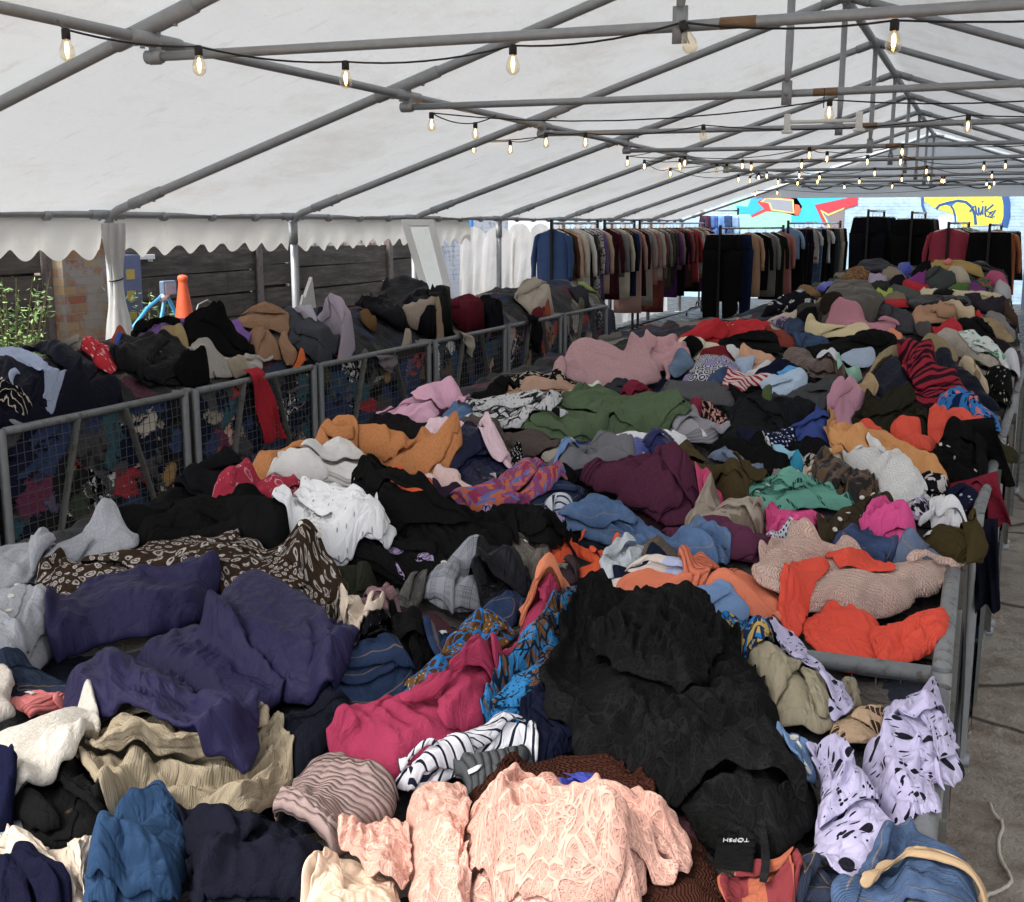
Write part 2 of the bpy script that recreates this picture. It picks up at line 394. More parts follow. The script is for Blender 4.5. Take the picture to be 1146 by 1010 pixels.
wall_box('painted_brick_wall', 'white painted brick wall behind the timber fence', (-9.2, 10.5, 0), (.3, 13, 2.2), brick_mat('flaking_white_brick', '9c5a44', '8a4b38', 'b5aea4', 'cfccc6', 1, .42, .1),
         extra=lambda mb: mb.box((0, 0, 2.24), (.4, 13.1, .08)))
wall_box('white_brick_wall', 'bright white brick wall seen past the gap between fence and white side sheets', (-8.2, 18.2, 0), (.25, 3.6, 2.9), brick_mat('white_brick', 'c8ccd2', 'd6dade', 'aab0b8', 'd8dce2', 1, .4, .1), extra=lambda mb: mb.box((0, 0, 2.93), (.33, 3.7, .06)))
mb = MB(); p = at(527, 290, X=-7.0); mb.box((0, 0, .95), (.06, .07, 1.9)); mb.box((0, 0, .01), (.14, .14, .02)); mb.box((0, 0, 1.91), (.08, .09, .02))
o = mb.build('blue_post', mat_plain('blue_paint', '2f74c4', .5, 0, .1, 12), bevel=.004); o.location = (p.x, p.y, 0); tag(o, 'bright blue upright post beside the white brick wall', 'post')
mb = MB(); p = at(517, 300, X=-6.6); mb.tube([(0, 0, 0), (0, 0, 1.62)], .013, 8); mb.tube([(0, 0, .0), (0, 0, .03)], .05, 10)
o = mb.build('white_pole', M['white_plastic'], smooth=True); o.location = (p.x, p.y, 0); tag(o, 'thin white pole standing between the mirror and the blue post', 'pole')
mb = MB(); p = at(158, 288, X=FX+.09); mb.box((0, 0, 0), (.03, .36, .045)); mb.box((-.02, -.15, -.03), (.04, .03, .03)); mb.box((-.02, .15, -.03), (.04, .03, .03))
o = mb.build('light_strip', M['white_plastic'], bevel=.004); o.location = p; tag(o, 'white strip light fixed along the top of the fence near the blue painted pillar', 'light fitting')

# plants against the fence
def leaf_plant(name, c, h, rad, n, size, cols, label, seed, droop=.3, narrow=.45):
    rs = random.Random(seed); e = empty(name, c, label, 'plant')
    st = MB(); lf = MB()
    for i in range(n):
        a = rs.uniform(0, 2*PI); r = rad*math.sqrt(rs.random())*.55; top = Vector((r*1.9*math.cos(a), r*1.9*math.sin(a), h*rs.uniform(.45, 1)))
        base = Vector((r*.3*math.cos(a), r*.3*math.sin(a), 0)); mid = base.lerp(top, .55)+Vector((0, 0, h*.1))
        pl = [base.lerp(mid, q)*(1-q)+mid.lerp(top, q)*q for q in (0, .2, .4, .6, .8, 1)]
        st.tube(pl, [.008, .007, .006, .005, .004, .002], 5)
        for q in range(26):
            f = rs.uniform(.25, 1); k = min(4, int(f*5)); p = pl[k].lerp(pl[k+1], f*5-k)
            d = Vector((rs.gauss(0, 1), rs.gauss(0, 1), rs.gauss(.1, .7)-droop)).normalized(); L = size*rs.uniform(.6, 1.3); s = d.cross(Vector((rs.gauss(0, .4), rs.gauss(0, .4), 1))).normalized()*L*narrow*.5
            up = d.cross(s).normalized()*L*.08; p = p+d*rs.uniform(0, .05)
            lf.add([p, p+d*L*.35+s+up, p+d*L*.7+s*.8, p+d*L-up, p+d*L*.7-s*.8, p+d*L*.35-s+up, p+d*L*.5-up], [(0, 1, 6), (1, 2, 6), (2, 3, 6), (3, 4, 6), (4, 5, 6), (5, 0, 6)], rs.choice([0, 0, 1]))
    st.build('stem', mat_plain('plant_stem', '5a5236', .8, 0, .2, 20), e)
    lf.build('foliage', [mat_plain('leaf_dark', cols[0], .55, 0, .35, 9), mat_plain('leaf_light', cols[1], .55, 0, .3, 9)], e)
    return e
p = at(2, 330, X=-6.9); leaf_plant('garden_shrub', (p.x, p.y, 0), 1.45, .40, 70, .045, ('6a8c4c', 'a4c47c'), 'leafy green shrub at the far left edge in front of the fence', 2)
p = at(55, 365, X=-7.0); leaf_plant('garden_shrub', (p.x, p.y, 0), 1.02, .36, 22, .05, ('6b7556', '97a07c'), 'low grey green bush between the leafy shrub and the brick pillar', 3)
p = at(165, 345, X=-6.95); leaf_plant('garden_shrub', (p.x, p.y, 0), 1.32, .34, 26, .055, ('6f8e56', 'aac488'), 'small pale leaved bush against the dark boards beside the blue painted pillar', 5)

# blue tripod lamp, traffic cone, loose cable, paper
e = empty('tripod_worklight', (0, 0, 0), 'blue tubular stand with a small square work lamp behind the left clothes pile', 'work lamp')
X_ = -6.45; bl = mat_plain('sky_blue_paint', '3f9ad0', .4, .1, .1, 10)
A, B_, C_ = at(182, 331, X=X_), at(148, 368, X=X_), at(203, 365, X=X_)
mb = MB(); q = A.lerp(B_, .5)+Vector((0, 0, .03)); mb.tube([A, q, B_, B_+Vector((0, -.1, -.25)), (B_.x+.1, B_.y-.15, .02)], .016, 8); mb.build('leg', bl, e, smooth=True)
mb = MB(); mb.tube([A+Vector((0, .06, 0)), C_, (C_.x+.1, C_.y+.3, .02)], .016, 8); mb.build('leg', bl, e, smooth=True)
mb = MB(); mb.tube([A+Vector((0, .03, -.02)), (A.x-.35, A.y+.05, .02)], .016, 8); mb.build('leg', bl, e, smooth=True)
mb = MB(); mb.tube([A+Vector((0, -.03, -.03)), A+Vector((0, .09, .03))], .03, 8); mb.build('clamp', M['white_plastic'], e, smooth=True)
P_ = at(188, 323, X=X_); mb = MB(); mb.box(P_, (.05, .17, .13)); mb.build('lamp_housing', mat_plain('lamp_grey_blue', '6d8096', .5, .2, .1, 10), e, bevel=.01)
mb = MB(); mb.box(P_+Vector((.027, 0, 0)), (.006, .14, .10)); mb.build('lamp_glass', mat_plain('lamp_glass', '9db4c8', .15, 0, .05, 10), e)
p = at(206, 345, X=-6.3)
cone = empty('traffic_cone', (p.x, p.y, .60), 'orange traffic cone standing behind the purple cloth on the left clothes pile', 'traffic cone')
org = mat_plain('orange_cone_plastic', 'e0603a', .5, 0, .08, 10)
mb = MB(); mb.lathe((0, 0, 0), [(.14, .03), (.13, .06), (.036, .70), (.036, .72), (.042, .73), (.042, .755), (.03, .77), (.0, .775)], 20); mb.build('cone_body', org, cone, smooth=True)
mb = MB(); mb.box((0, 0, .015), (.36, .36, .03)); mb.build('base_plate', org, cone, bevel=.01)
mb = MB(); mb.box((0, 0, -.30), (.5, .5, .60)); mb.box((0, 0, -.02), (.54, .54, .035)); o = mb.build('concrete_block', mat_plain('concrete_block', '77736c', .9, 0, .2, 8, .004, 40), bevel=.01); o.location = (p.x, p.y, .60); tag(o, 'grey concrete block under the orange traffic cone', 'block')
mb = MB(); a = at(216, 360, X=-6.0); b = at(222, 341, X=-6.0); c = at(232, 336, X=-6.0); d = at(237, 339, X=-6.0); mb.tube([(a.x, a.y-.05, .3), a, b, c, d], .006, 6)
o = mb.build('wire_hook', M['galv'], smooth=True); tag(o, 'bent grey wire hook rising beside the orange traffic cone', 'wire')

e = empty('paper_bag', at(345, 332, X=-5.25), 'white paper triangle sticking up behind the lilac grey card', 'paper')
mb = MB(); mb.add([(-.0, -.13, -.12), (0, .12, -.10), (.02, .04, .16), (-.03, -.13, -.12), (-.03, .12, -.10), (-.01, .04, .16)], [(0, 1, 2), (5, 4, 3), (0, 3, 4, 1), (1, 4, 5, 2), (2, 5, 3, 0)])
mb.add([(.02, -.17, -.12), (.03, -.02, -.12), (.03, -.12, .02), (-.0, -.17, -.12), (.01, -.02, -.12), (.01, -.12, .02)], [(0, 1, 2), (5, 4, 3), (0, 3, 4, 1), (1, 4, 5, 2), (2, 5, 3, 0)]); mb.build('sheet', M['white_plastic'], e)
# leaning mirror in a white frame
mir = empty('leaning_mirror', (0, 0, 0), 'tall white framed mirror tilted against the left side of the marquee', 'mirror')
YM = 11.05
tl_, tr_, br_, bl_ = at(459, 247, Y=YM), at(496, 247, Y=YM+.06), at(511, 345, Y=YM-.2), at(478, 345, Y=YM-.26)
for v_ in (tl_, tr_): v_.x -= .10
def quad_frame(mb, Q, wd, th):
    c = (Q[0]+Q[1]+Q[2]+Q[3])/4; n = (Q[1]-Q[0]).cross(Q[3]-Q[0]).normalized()
    inn = [q.lerp(c, 0) for q in Q]
    ex = (Q[1]-Q[0]).normalized(); ey = (Q[3]-Q[0]).normalized()
    inn = [Q[0]+ex*wd+ey*wd, Q[1]-ex*wd+ey*wd, Q[2]-ex*wd-ey*wd, Q[3]+ex*wd-ey*wd]
    for i in range(4):
        j = (i+1) % 4; a = [Q[i], Q[j], inn[j], inn[i]]; b = [v-n*th for v in a]
        mb.add(a+b, [(0, 1, 2, 3), (7, 6, 5, 4), (0, 4, 5, 1), (1, 5, 6, 2), (2, 6, 7, 3), (3, 7, 4, 0)])
    return inn, n
for q in (br_, bl_): 
    d_ = (q-(tl_ if q is bl_ else tr_)); q += d_*.45
mb = MB(); inn, n_ = quad_frame(mb, [tl_, tr_, br_, bl_], .075, .035); mb.build('frame', M['white_plastic'], mir, bevel=.004)
t = NT('mirror_glass'); b = t.bsdf(Base_Color=(.86, .88, .86, 1), Metallic=1.0, Roughness=.03); t.set(b.inputs['Normal'], t.bump(t.noise(t.pos(), 3, 2), .02, .6))
mb = MB(); a = [v-n_*.012 for v in inn]; b2 = [v-n_*.02 for v in inn]; mb.add(a+b2, [(0, 1, 2, 3), (7, 6, 5, 4), (0, 4, 5, 1), (1, 5, 6, 2), (2, 6, 7, 3), (3, 7, 4, 0)]); mb.build('mirror_glass', t.mat, mir)

# ------------------------------------------------------------------ graffiti wall beyond the far end
GY = 29.0
gw = empty('graffiti_wall', (0, GY, 0), 'painted wall beyond the far end with blue, red and yellow graffiti', 'wall')
mb = MB(); mb.box((-3.5, .15, 2.0), (14, .3, 4.0)); mb.box((-3.5, .15, 4.03), (14.1, .38, .06)); mb.build('wall', brick_mat('graffiti_base', '9db8cc', 'a9c2d4', '8fa8bc', 'a8c6dc', 1, .3, .3), gw)
def gp(tile, s): return [at(x, y, Y=GY)-Vector((0, GY, 0)) for x, y in pts_px(tile, s)]
def pts_px(tile, s):
    T = {'P': (760, 200, 200/1146), 'Q': (1000, 200, 146/1134), 'p': (0, 0, 1)}; ox, oy, k = T[tile]
    return [(ox+float(a)*k, oy+float(b)*k) for a, b in (w_.split(',') for w_ in s.split())]
def paint(name, col, tile, s, layer, line=None):
    P = gp(tile, s); mb = MB(); y = -.004*layer
    if line:
        mb.tube([(v.x, y, v.z) for v in P], line, 6, True)
        for i, v in enumerate(mb.v): mb.v[i] = (v[0], y+(v[1]-y)*.08, v[2])
    else:
        n = len(P); mb.add([(v.x, y, v.z) for v in P]+[(v.x, y+.003, v.z) for v in P], [tuple(range(n)), tuple(range(n, 2*n))[::-1]]+[(i, (i+1) % n, n+(i+1) % n, n+i) for i in range(n)])
    return mb.build(name, mat_plain('spray_'+name, col, .6, 0, .1, 6), gw)
paint('paint_panel', '8fc9b0', 'P', '330,110 740,110 740,300 560,330 330,330', 1)
paint('paint_panel', '35b2e6', 'P', '720,110 1060,110 1060,190 950,290 860,275 720,290', 2)
paint('arrow', '2ba6de', 'P', '365,175 440,180 470,110 540,130 500,150 540,190 460,240 450,225 380,225', 3)
paint('red_lettering', 'c43a46', 'P', '470,110 745,110 790,180 765,235 740,238 660,215 560,210 470,250 460,240 545,195 500,155', 2)
paint('cream_outline', 'd8c27e', 'P', '520,150 560,120 735,135 740,225 590,205 575,160', 4)
paint('grey_lettering', '8a8f9a', 'P', '535,150 560,130 725,143 730,215 600,195 585,155', 5)
paint('orange_disc', 'dd5f40', 'P', '742,165 770,170 782,200 765,232 742,235', 5)
paint('red_lettering', 'b83845', 'P', '870,170 1146,110 1146,170 960,225 910,200 950,290 930,300', 4)
paint('grey_block', '7d7377', 'P', '915,205 945,225 1060,190 1050,400 1000,420 960,330 960,270', 5)
paint('cream_outline', 'e0c870', 'P', '905,200 960,228 1060,186 1060,196 955,240 920,215 990,350 980,350', 6)
paint('yellow_disc', 'dcd34e', 'Q', '250,90 960,90 985,200 990,300 960,400 600,420 500,300 360,260 270,200', 2)
paint('blue_outline', '2a5590', 'Q', '250,150 252,235 275,300', 3, .03)
paint('blue_outline', '2a5590', 'Q', '960,100 985,220 985,330 960,420', 3, .075)
paint('blue_lettering', '1f4f88', 'Q', '370,265 400,232 470,212 560,193 630,205 680,250 705,310 715,400', 3, .03)
paint('blue_lettering', '2a6aa8', 'Q', '450,225 560,190 500,245', 3)
paint('blue_lettering', '1f4f88', 'Q', '500,240 520,270 535,330 540,400', 4, .022)
for s in ('660,290 690,250 710,235 720,300 738,320', '738,250 742,300 752,318 768,280 775,240 772,300 778,310', '800,235 795,300 802,330', '868,225 805,280 850,300 815,330 862,338', '830,300 890,275 850,325 866,320', '772,196 776,206', '873,328 877,334'):
    paint('blue_lettering', '1f4f88', 'Q', s, 4, .02)
paint('white_panel', 'c2e2f2', 'Q', '390,325 552,325 552,450 390,450', 4)
wall_box('far_shed', 'dark blue grey doorway post at the far right end of the wall', (.95, 27.5, 0), (.45, .3, 2.75), mat_plain('slate_paint', '3a4658', .6, 0, .15, 6), 'post', lambda mb: mb.box((0, 0, 2.78), (.5, .36, .06)))
wall_box('street_wall', 'pale rendered building wall far behind the graffiti wall', (-12, 36, 0), (30, .4, 5.5), mat_plain('pale_render', 'c6cad0', .9, 0, .08, 2), 'building', lambda mb: mb.box((0, 0, 5.55), (30.2, .6, .12)))
# ------------------------------------------------------------------ cloth materials
LEAF = 0
def soft(h):
    c = lin(h) if isinstance(h, str) else h; m = sum(c)/3; return [max(.0085, m+(x-m)*.9) for x in c]
def cloth_mat(col, style='cotton', pat=None, seed=0):
    col = soft(col)
    t = NT('fabric_' + style); uv = t.uv(); rs = random.Random(seed)
    off = (rs.uniform(0, 9), rs.uniform(0, 9), 0)
    uvo = t.map(uv, loc=off)
    ed = t.n('ShaderNodeSeparateXYZ', {0: t.uv('EdgeUV')}).outputs[0]      # metres from the hem
    c0 = rgba(col)
    base = t.mix(t.noise(uvo, 7, 4, .6), rgba(col, .86), rgba(col, 1.12))
    c = base
    if pat:
        k, c2, s = pat[0], pat[1], pat[2]
        x = t.n('ShaderNodeSeparateXYZ', {0: uvo})
        U, V = x.outputs[0], x.outputs[1]
        cc = rgba(c2)
        if k == 'stripe':        # across v
            w = t.m('FRACT', t.m('DIVIDE', V, s)); c = t.mix(t.m('LESS_THAN', w, pat[3] if len(pat) > 3 else .5), base, cc)
        elif k == 'ustripe':
            w = t.m('FRACT', t.m('DIVIDE', U, s)); c = t.mix(t.m('LESS_THAN', w, pat[3] if len(pat) > 3 else .5), base, cc)
        elif k == 'dots':
            rnd = pat[3] if len(pat) > 3 else .15
            rad = pat[4] if len(pat) > 4 else .27
            d = t.vor(uvo, 1 / s, rnd=rnd); c = t.mix(t.step(d, rad + .03, rad), base, cc)
        elif k == 'splash':      # irregular ink dots and dashes
            wv = t.noise(uvo, 9, 2, .5, col=True)
            vv = t.n('ShaderNodeMix', {'Factor': .04, 4: uvo, 5: wv}, data_type='VECTOR').outputs[1]
            d = t.vor(vv, 1 / s); sz = t.noise(uvo, .55 / s, 1)
            a = t.m('LESS_THAN', d, t.m('MULTIPLY', t.step(sz, .38, .6), .38))
            d2 = t.vor(t.map(vv, sc=(3.2, .8, 1), rot=(0, 0, .6)), 1.1 / s)
            b = t.m('LESS_THAN', d2, t.m('MULTIPLY', t.step(t.noise(uvo, .4 / s, 1), .44, .58), .26))
            d3 = t.vor(vv, 2.6 / s)
            e = t.m('LESS_THAN', d3, t.m('MULTIPLY', t.step(t.noise(uvo, .9 / s, 1), .45, .6), .28))
            c = t.mix(t.m('MAXIMUM', t.m('MAXIMUM', a, b), e), base, cc)
        elif k == 'flower':      # ringed blossoms
            wv = t.n('ShaderNodeMix', {'Factor': .012, 4: uvo, 5: t.noise(uvo, 60, 1, col=True)}, data_type='VECTOR').outputs[1]
            d = t.vor(wv, 1 / s, rnd=.45)
            a = t.step(d, .36, .33); b = t.step(d, .15, .12); e = t.step(d, .23, .21)
            c = t.mix(a, base, cc); c = t.mix(e, c, rgba(col, 1.4)); c = t.mix(b, c, cc)
        elif k == 'blossom':     # sparse painted flowers
            wv = t.n('ShaderNodeMix', {'Factor': .03, 4: uvo, 5: t.noise(uvo, 45, 2, col=True)}, data_type='VECTOR').outputs[1]
            d = t.vor(wv, 1 / s, rnd=.8); cell = t.vor(wv, 1 / s, rnd=.8, out='Color')
            on = t.m('GREATER_THAN', t.n('ShaderNodeSeparateColor', {0: cell}).outputs[0], pat[3] if len(pat) > 3 else .45)
            pet = t.vor(wv, 4.5 / s, 'DISTANCE_TO_EDGE')
            a = t.m('MULTIPLY', t.m('MULTIPLY', t.m('LESS_THAN', d, .3), on), t.m('GREATER_THAN', pet, .05))
            c = t.mix(a, base, t.mix(t.noise(uvo, 2 / s), cc, rgba(c2, .6)))
            c = t.mix(t.m('MULTIPLY', t.m('LESS_THAN', d, .07), on), c, rgba(pat[4] if len(pat) > 4 else '7a5a30'))
        elif k == 'blotch':      # threshold noise; bold print
            n = t.noise(uvo, 1 / s, 2, .5, .6); th = pat[3] if len(pat) > 3 else .52
            c = t.mix(t.step(n, th, th + .02), base, cc)
            if len(pat) > 4:
                n2 = t.noise(t.map(uvo, loc=(3, 7, 0)), 1.3 / s, 2, .5, .5); c = t.mix(t.step(n2, .56, .58), c, rgba(pat[4]))
            if len(pat) > 5:
                n3 = t.noise(t.map(uvo, loc=(8, 2, 0)), 1.6 / s, 2, .5, .5); c = t.mix(t.step(n3, .58, .6), c, rgba(pat[5]))
        elif k == 'zebra':
            n = t.noise(uvo, .7 / s, 2); w = t.m('FRACT', t.m('ADD', t.m('DIVIDE', V, s), t.m('MULTIPLY', n, 2.6)))
            c = t.mix(t.m('LESS_THAN', w, pat[3] if len(pat) > 3 else .5), base, cc)
        elif k == 'snake':
            d = t.vor(uvo, 1 / s, 'DISTANCE_TO_EDGE'); n = t.noise(uvo, .35 / s, 2, .6, .8)
            c = t.mix(t.step(t.m('ADD', d, t.m('MULTIPLY', n, .9)), .47, .5), cc, base)
            c = t.mix(t.step(t.vor(uvo, 4 / s), .35, .2), c, rgba('77777a'))
        elif k == 'leaf':
            q = t.map(uvo, sc=(2.4, 1, 1), rot=(0, 0, .7)); d = t.vor(q, 1 / s); q2 = t.map(uvo, sc=(1, 2.6, 1), rot=(0, 0, .5), loc=(3, 1, 0)); d2 = t.vor(q2, 1 / s)
            a = t.m('MAXIMUM', t.m('LESS_THAN', d, .33), t.m('LESS_THAN', d2, .26))
            vein = t.m('GREATER_THAN', t.m('FRACT', t.m('DIVIDE', t.m('ADD', U, V), s * .16)), .22)
            c = t.mix(t.m('MULTIPLY', a, vein), base, cc)
        elif k == 'plaid':
            def lines(q, p, w): return t.m('LESS_THAN', t.m('FRACT', t.m('DIVIDE', q, p)), w)
            a = t.m('ADD', t.m('MULTIPLY', lines(U, s, .4), .5), t.m('MULTIPLY', lines(V, s, .4), .5))
            fine = t.m('MULTIPLY', t.m('ADD', lines(U, s / 9, .5), lines(V, s / 9, .5)), .5)
            c = t.mix(t.m('MULTIPLY', a, t.m('ADD', .25, fine)), base, cc)
            c = t.mix(t.m('MULTIPLY', t.m('MAXIMUM', lines(U, s, .05), lines(V, s, .05)), .7), c, rgba(pat[3] if len(pat) > 3 else '2a3048'))
        elif k == 'tweed':
            n = t.vor(uvo, 1 / s, out='Color'); c = t.mix(t.n('ShaderNodeSeparateColor', {0: n}).outputs[0], base, cc)
        elif k == 'ankara':      # wax print: ochre/blue cells with veins
            cell = t.n('ShaderNodeSeparateColor', {0: t.vor(uvo, .45 / s, out='Color')}).outputs[0]
            d = t.vor(uvo, 2.4 / s, 'DISTANCE_TO_EDGE'); n = t.noise(uvo, 1 / s, 2, .6, 1.2)
            c = t.mix(t.step(n, .5, .52), rgba(col), rgba(c2))
            c = t.mix(t.m('MULTIPLY', t.m('LESS_THAN', d, .08), t.m('GREATER_THAN', n, .44)), c, rgba(pat[3]))
            c = t.mix(t.m('MULTIPLY', t.step(t.vor(uvo, 6 / s), .32, .25), t.m('LESS_THAN', n, .47)), c, rgba(pat[4]))
        elif k == 'bandana':
            d = t.vor(uvo, 1 / s); a = t.m('MULTIPLY', t.m('GREATER_THAN', d, .25), t.m('LESS_THAN', d, .34))
            e = t.m('LESS_THAN', t.vor(uvo, 3.4 / s), .16); c = t.mix(t.m('MULTIPLY', t.m('MAXIMUM', a, e), .75), base, cc)
        elif k == 'geo':
            d = t.vor(t.map(uvo, rot=(0, 0, .6)), 1 / s, 'F1', .2); w = t.m('FRACT', t.m('MULTIPLY', d, 4.0))
            c = t.mix(t.m('LESS_THAN', w, .5), base, cc)
            n = t.noise(uvo, .4 / s, 1); c = t.mix(t.step(n, .55, .57), c, rgba(pat[3] if len(pat) > 3 else '8d83ad'))
        elif k == 'dash':        # short white dashes
            q = t.map(uvo, sc=(1, 3.4, 1), rot=(0, 0, .4)); d = t.vor(q, 1 / s, rnd=.55); c = t.mix(t.step(d, .3, .26), base, cc)
        elif k == 'block':       # two panels
            c = t.mix(t.m('GREATER_THAN', t.n('ShaderNodeSeparateXYZ', {0: t.uv('EdgeUV')}).outputs[1], s), base, cc)
    # ---- surface relief of the cloth
    h = None; rough = .9; sheen = .06; spec = .1; dist = .0012; alpha = None; trans = 0
    ob = t.pos()
    fine = t.noise(uvo, 420, 2, .6)
    if style in ('cotton', 'jersey'):
        h = t.m('ADD', t.m('MULTIPLY', fine, .45), t.noise(uvo, 55, 3, .55)); dist = .0022
    elif style == 'wool':
        h = t.m('ADD', fine, t.noise(uvo, 90, 3, .7)); sheen = .12; dist = .0022
        c = t.mix(t.m('MULTIPLY', t.noise(uvo, 300, 2, .8), .5), c, rgba(col, 1.5))
    elif style == 'denim':
        x = t.n('ShaderNodeSeparateXYZ', {0: uvo}); tw = t.m('SINE', t.m('MULTIPLY', t.m('ADD', x.outputs[0], x.outputs[1]), 1900))
        h = t.m('ADD', t.m('MULTIPLY', tw, .3), t.noise(uvo, 70, 4, .6)); dist = .0018
        fade = t.step(t.noise(t.map(uvo, sc=(1, 2, 1)), 9, 4, .65), .38, .72)
        c = t.mix(fade, rgba(col, .72), rgba([min(1, k * 1.55 + .012) for k in col]))
        c = t.mix(t.m('MULTIPLY', t.noise(t.map(uvo, sc=(1, .15, 1)), 900, 1), .4), c, rgba([k * 1.7 + .03 for k in col]))
        st = t.m('LESS_THAN', t.m('ABSOLUTE', t.m('SUBTRACT', ed, .014)), .0009)
        c = t.mix(t.m('MULTIPLY', st, .4), c, rgba('a98a5c'))
    elif style == 'knit':
        x = t.n('ShaderNodeSeparateXYZ', {0: uvo}); s = .011
        fu = t.m('ABSOLUTE', t.m('SUBTRACT', t.m('FRACT', t.m('DIVIDE', x.outputs[0], s)), .5))
        vv = t.m('SINE', t.m('MULTIPLY', t.m('ADD', t.m('DIVIDE', x.outputs[1], s * .8), t.m('MULTIPLY', fu, 1.3)), 6.2832))
        h = t.m('ADD', t.m('MULTIPLY', vv, .5), t.m('SINE', t.m('MULTIPLY', fu, 3.14159))); dist = .004; sheen = .12
        c = t.mix(t.m('MULTIPLY', t.m('LESS_THAN', vv, -.55), .2), c, rgba(col, .6))
    elif style == 'chunky':
        x = t.n('ShaderNodeSeparateXYZ', {0: t.n('ShaderNodeMix', {'Factor': .01, 4: uvo, 5: t.noise(uvo, 30, 2, col=True)}, data_type='VECTOR').outputs[1]}); s = .015
        fu = t.m('ABSOLUTE', t.m('SUBTRACT', t.m('FRACT', t.m('DIVIDE', x.outputs[0], s)), .5))
        vv = t.m('SINE', t.m('MULTIPLY', t.m('ADD', t.m('DIVIDE', x.outputs[1], s * .55), t.m('MULTIPLY', fu, 1.6)), 6.2832))
        h = t.m('ADD', t.m('MULTIPLY', vv, .6), t.m('MULTIPLY', t.m('SINE', t.m('MULTIPLY', fu, 3.14159)), 1.2)); dist = .007; sheen = .12
        h = t.m('ADD', h, t.m('MULTIPLY', fine, .5))
        c = t.mix(t.m('MULTIPLY', t.m('LESS_THAN', vv, -.6), .25), c, rgba(col, .6))
    elif style == 'rib':
        x = t.n('ShaderNodeSeparateXYZ', {0: uvo}); s = .014
        rb = t.m('ABSOLUTE', t.m('SINE', t.m('MULTIPLY', x.outputs[0], PI / s))); h = t.m('ADD', t.m('MULTIPLY', t.m('POWER', rb, .6), 2.0), t.m('MULTIPLY', fine, .4)); dist = .005; sheen = .12
        c = t.mix(t.m('MULTIPLY', t.m('LESS_THAN', rb, .35), .5), c, rgba(col, .5))
    elif style == 'cord':
        x = t.n('ShaderNodeSeparateXYZ', {0: uvo}); rb = t.m('SINE', t.m('MULTIPLY', x.outputs[1], 2 * PI / .0042))
        h = t.m('ADD', t.m('MULTIPLY', rb, .10), t.noise(uvo, 40, 3)); dist = .003; sheen = .1
        c = t.mix(t.m('MULTIPLY', t.m('LESS_THAN', rb, -.2), .16), c, rgba(col, .6)); c = t.mix(t.step(t.noise(uvo, 12, 4, .6), .5, .75), c, rgba(col, 1.35))
    elif style in ('fleece', 'sherpa'):
        n = t.noise(uvo, 110 if style == 'sherpa' else 160, 4, .75); h = n; dist = .009 if style == 'sherpa' else .005; sheen = .15; rough = .95
        c = t.mix(t.step(n, .35, .65), rgba(col, .8), rgba(col, 1.15))
    elif style == 'fur':
        n = t.noise(t.map(uvo, sc=(1, 3.5, 1)), 120, 4, .8, .4); h = n; dist = .02; sheen = .3; rough = .95
        c = t.mix(t.step(n, .32, .66), rgba(col, .35), rgba(col, 1.5))
    elif style == 'puffer':
        h = t.m('ADD', t.noise(uvo, 38, 3, .5), t.m('MULTIPLY', fine, .15)); dist = .004; rough = .5; spec = .35; sheen = .1
    elif style == 'satin':
        h = t.noise(uvo, 40, 3); dist = .002; rough = .42; spec = .5; sheen = .05
    elif style == 'velvet':
        h = fine; dist = .001; sheen = .3; rough = .9
    elif style == 'leather':
        h = t.m('ADD', t.noise(uvo, 60, 3), t.vor(uvo, 300)); dist = .002; rough = .45; spec = .5; sheen = 0
    elif style == 'lace':        # floral lace: veins proud of a sheer ground
        w1 = t.n('ShaderNodeMix', {'Factor': .05, 4: uvo, 5: t.noise(uvo, 14, 2, col=True)}, data_type='VECTOR').outputs[1]
        d1 = t.vor(w1, 44, 'DISTANCE_TO_EDGE'); d2 = t.vor(w1, 150, 'DISTANCE_TO_EDGE'); d3 = t.vor(w1, 420, 'DISTANCE_TO_EDGE')
        zone = t.step(t.noise(w1, 22, 1), .47, .53)
        v = t.m('MAXIMUM', t.step(d1, .075, .035), t.m('MULTIPLY', t.step(d2, .14, .08), zone))
        v = t.m('MAXIMUM', v, t.m('MULTIPLY', t.step(d3, .3, .2), .55))
        h = v; dist = .004; sheen = .05
        c = t.mix(v, rgba(col, .66), rgba(col, 1.18 if sum(col) > .3 else 1.8))
    crs = .0
    if style in ('cotton', 'jersey', 'denim', 'satin', 'lace', 'leather', 'velvet', 'cord', 'puffer', 'wool'):
        r1 = t.m('ABSOLUTE', t.m('SUBTRACT', t.noise(t.map(uvo, sc=(1, 1.7, 1)), 13, 2, .5, .9), .5)); r2 = t.m('ABSOLUTE', t.m('SUBTRACT', t.noise(t.map(uvo, loc=(5, 1, 0), rot=(0, 0, .8)), 27, 2, .5, .6), .5))
        crs = t.m('ADD', t.m('SMOOTH_MIN', r1, .16, .1), t.m('MULTIPLY', t.m('MINIMUM', r2, .12), .45))
    hem = t.m('ADD', t.step(ed, .017, .014), t.m('MULTIPLY', t.m('LESS_THAN', t.m('ABSOLUTE', t.m('SUBTRACT', ed, .0155)), .0012), -.8))
    nrm = t.bump(h, dist, .8)
    if not isinstance(crs, float): nrm = t.bump(crs, {'puffer': .018, 'lace': .016, 'wool': .012, 'denim': .02}.get(style, .028), .7, nrm)
    if style not in ('fur', 'sherpa', 'puffer', 'lace'):
        nrm = t.bump(hem, .0016, .8, nrm)
    lum = sum(col)/3; spec *= min(1, .12+lum*7); sheen *= min(1, .1+lum*5)
    b = t.bsdf(Base_Color=c, Roughness=rough, Specular_IOR_Level=spec, Sheen_Weight=sheen, Sheen_Roughness=.5, Normal=nrm)
    t.set(b.inputs['Sheen Tint'], rgba(col, 1.2))
    return t.mat

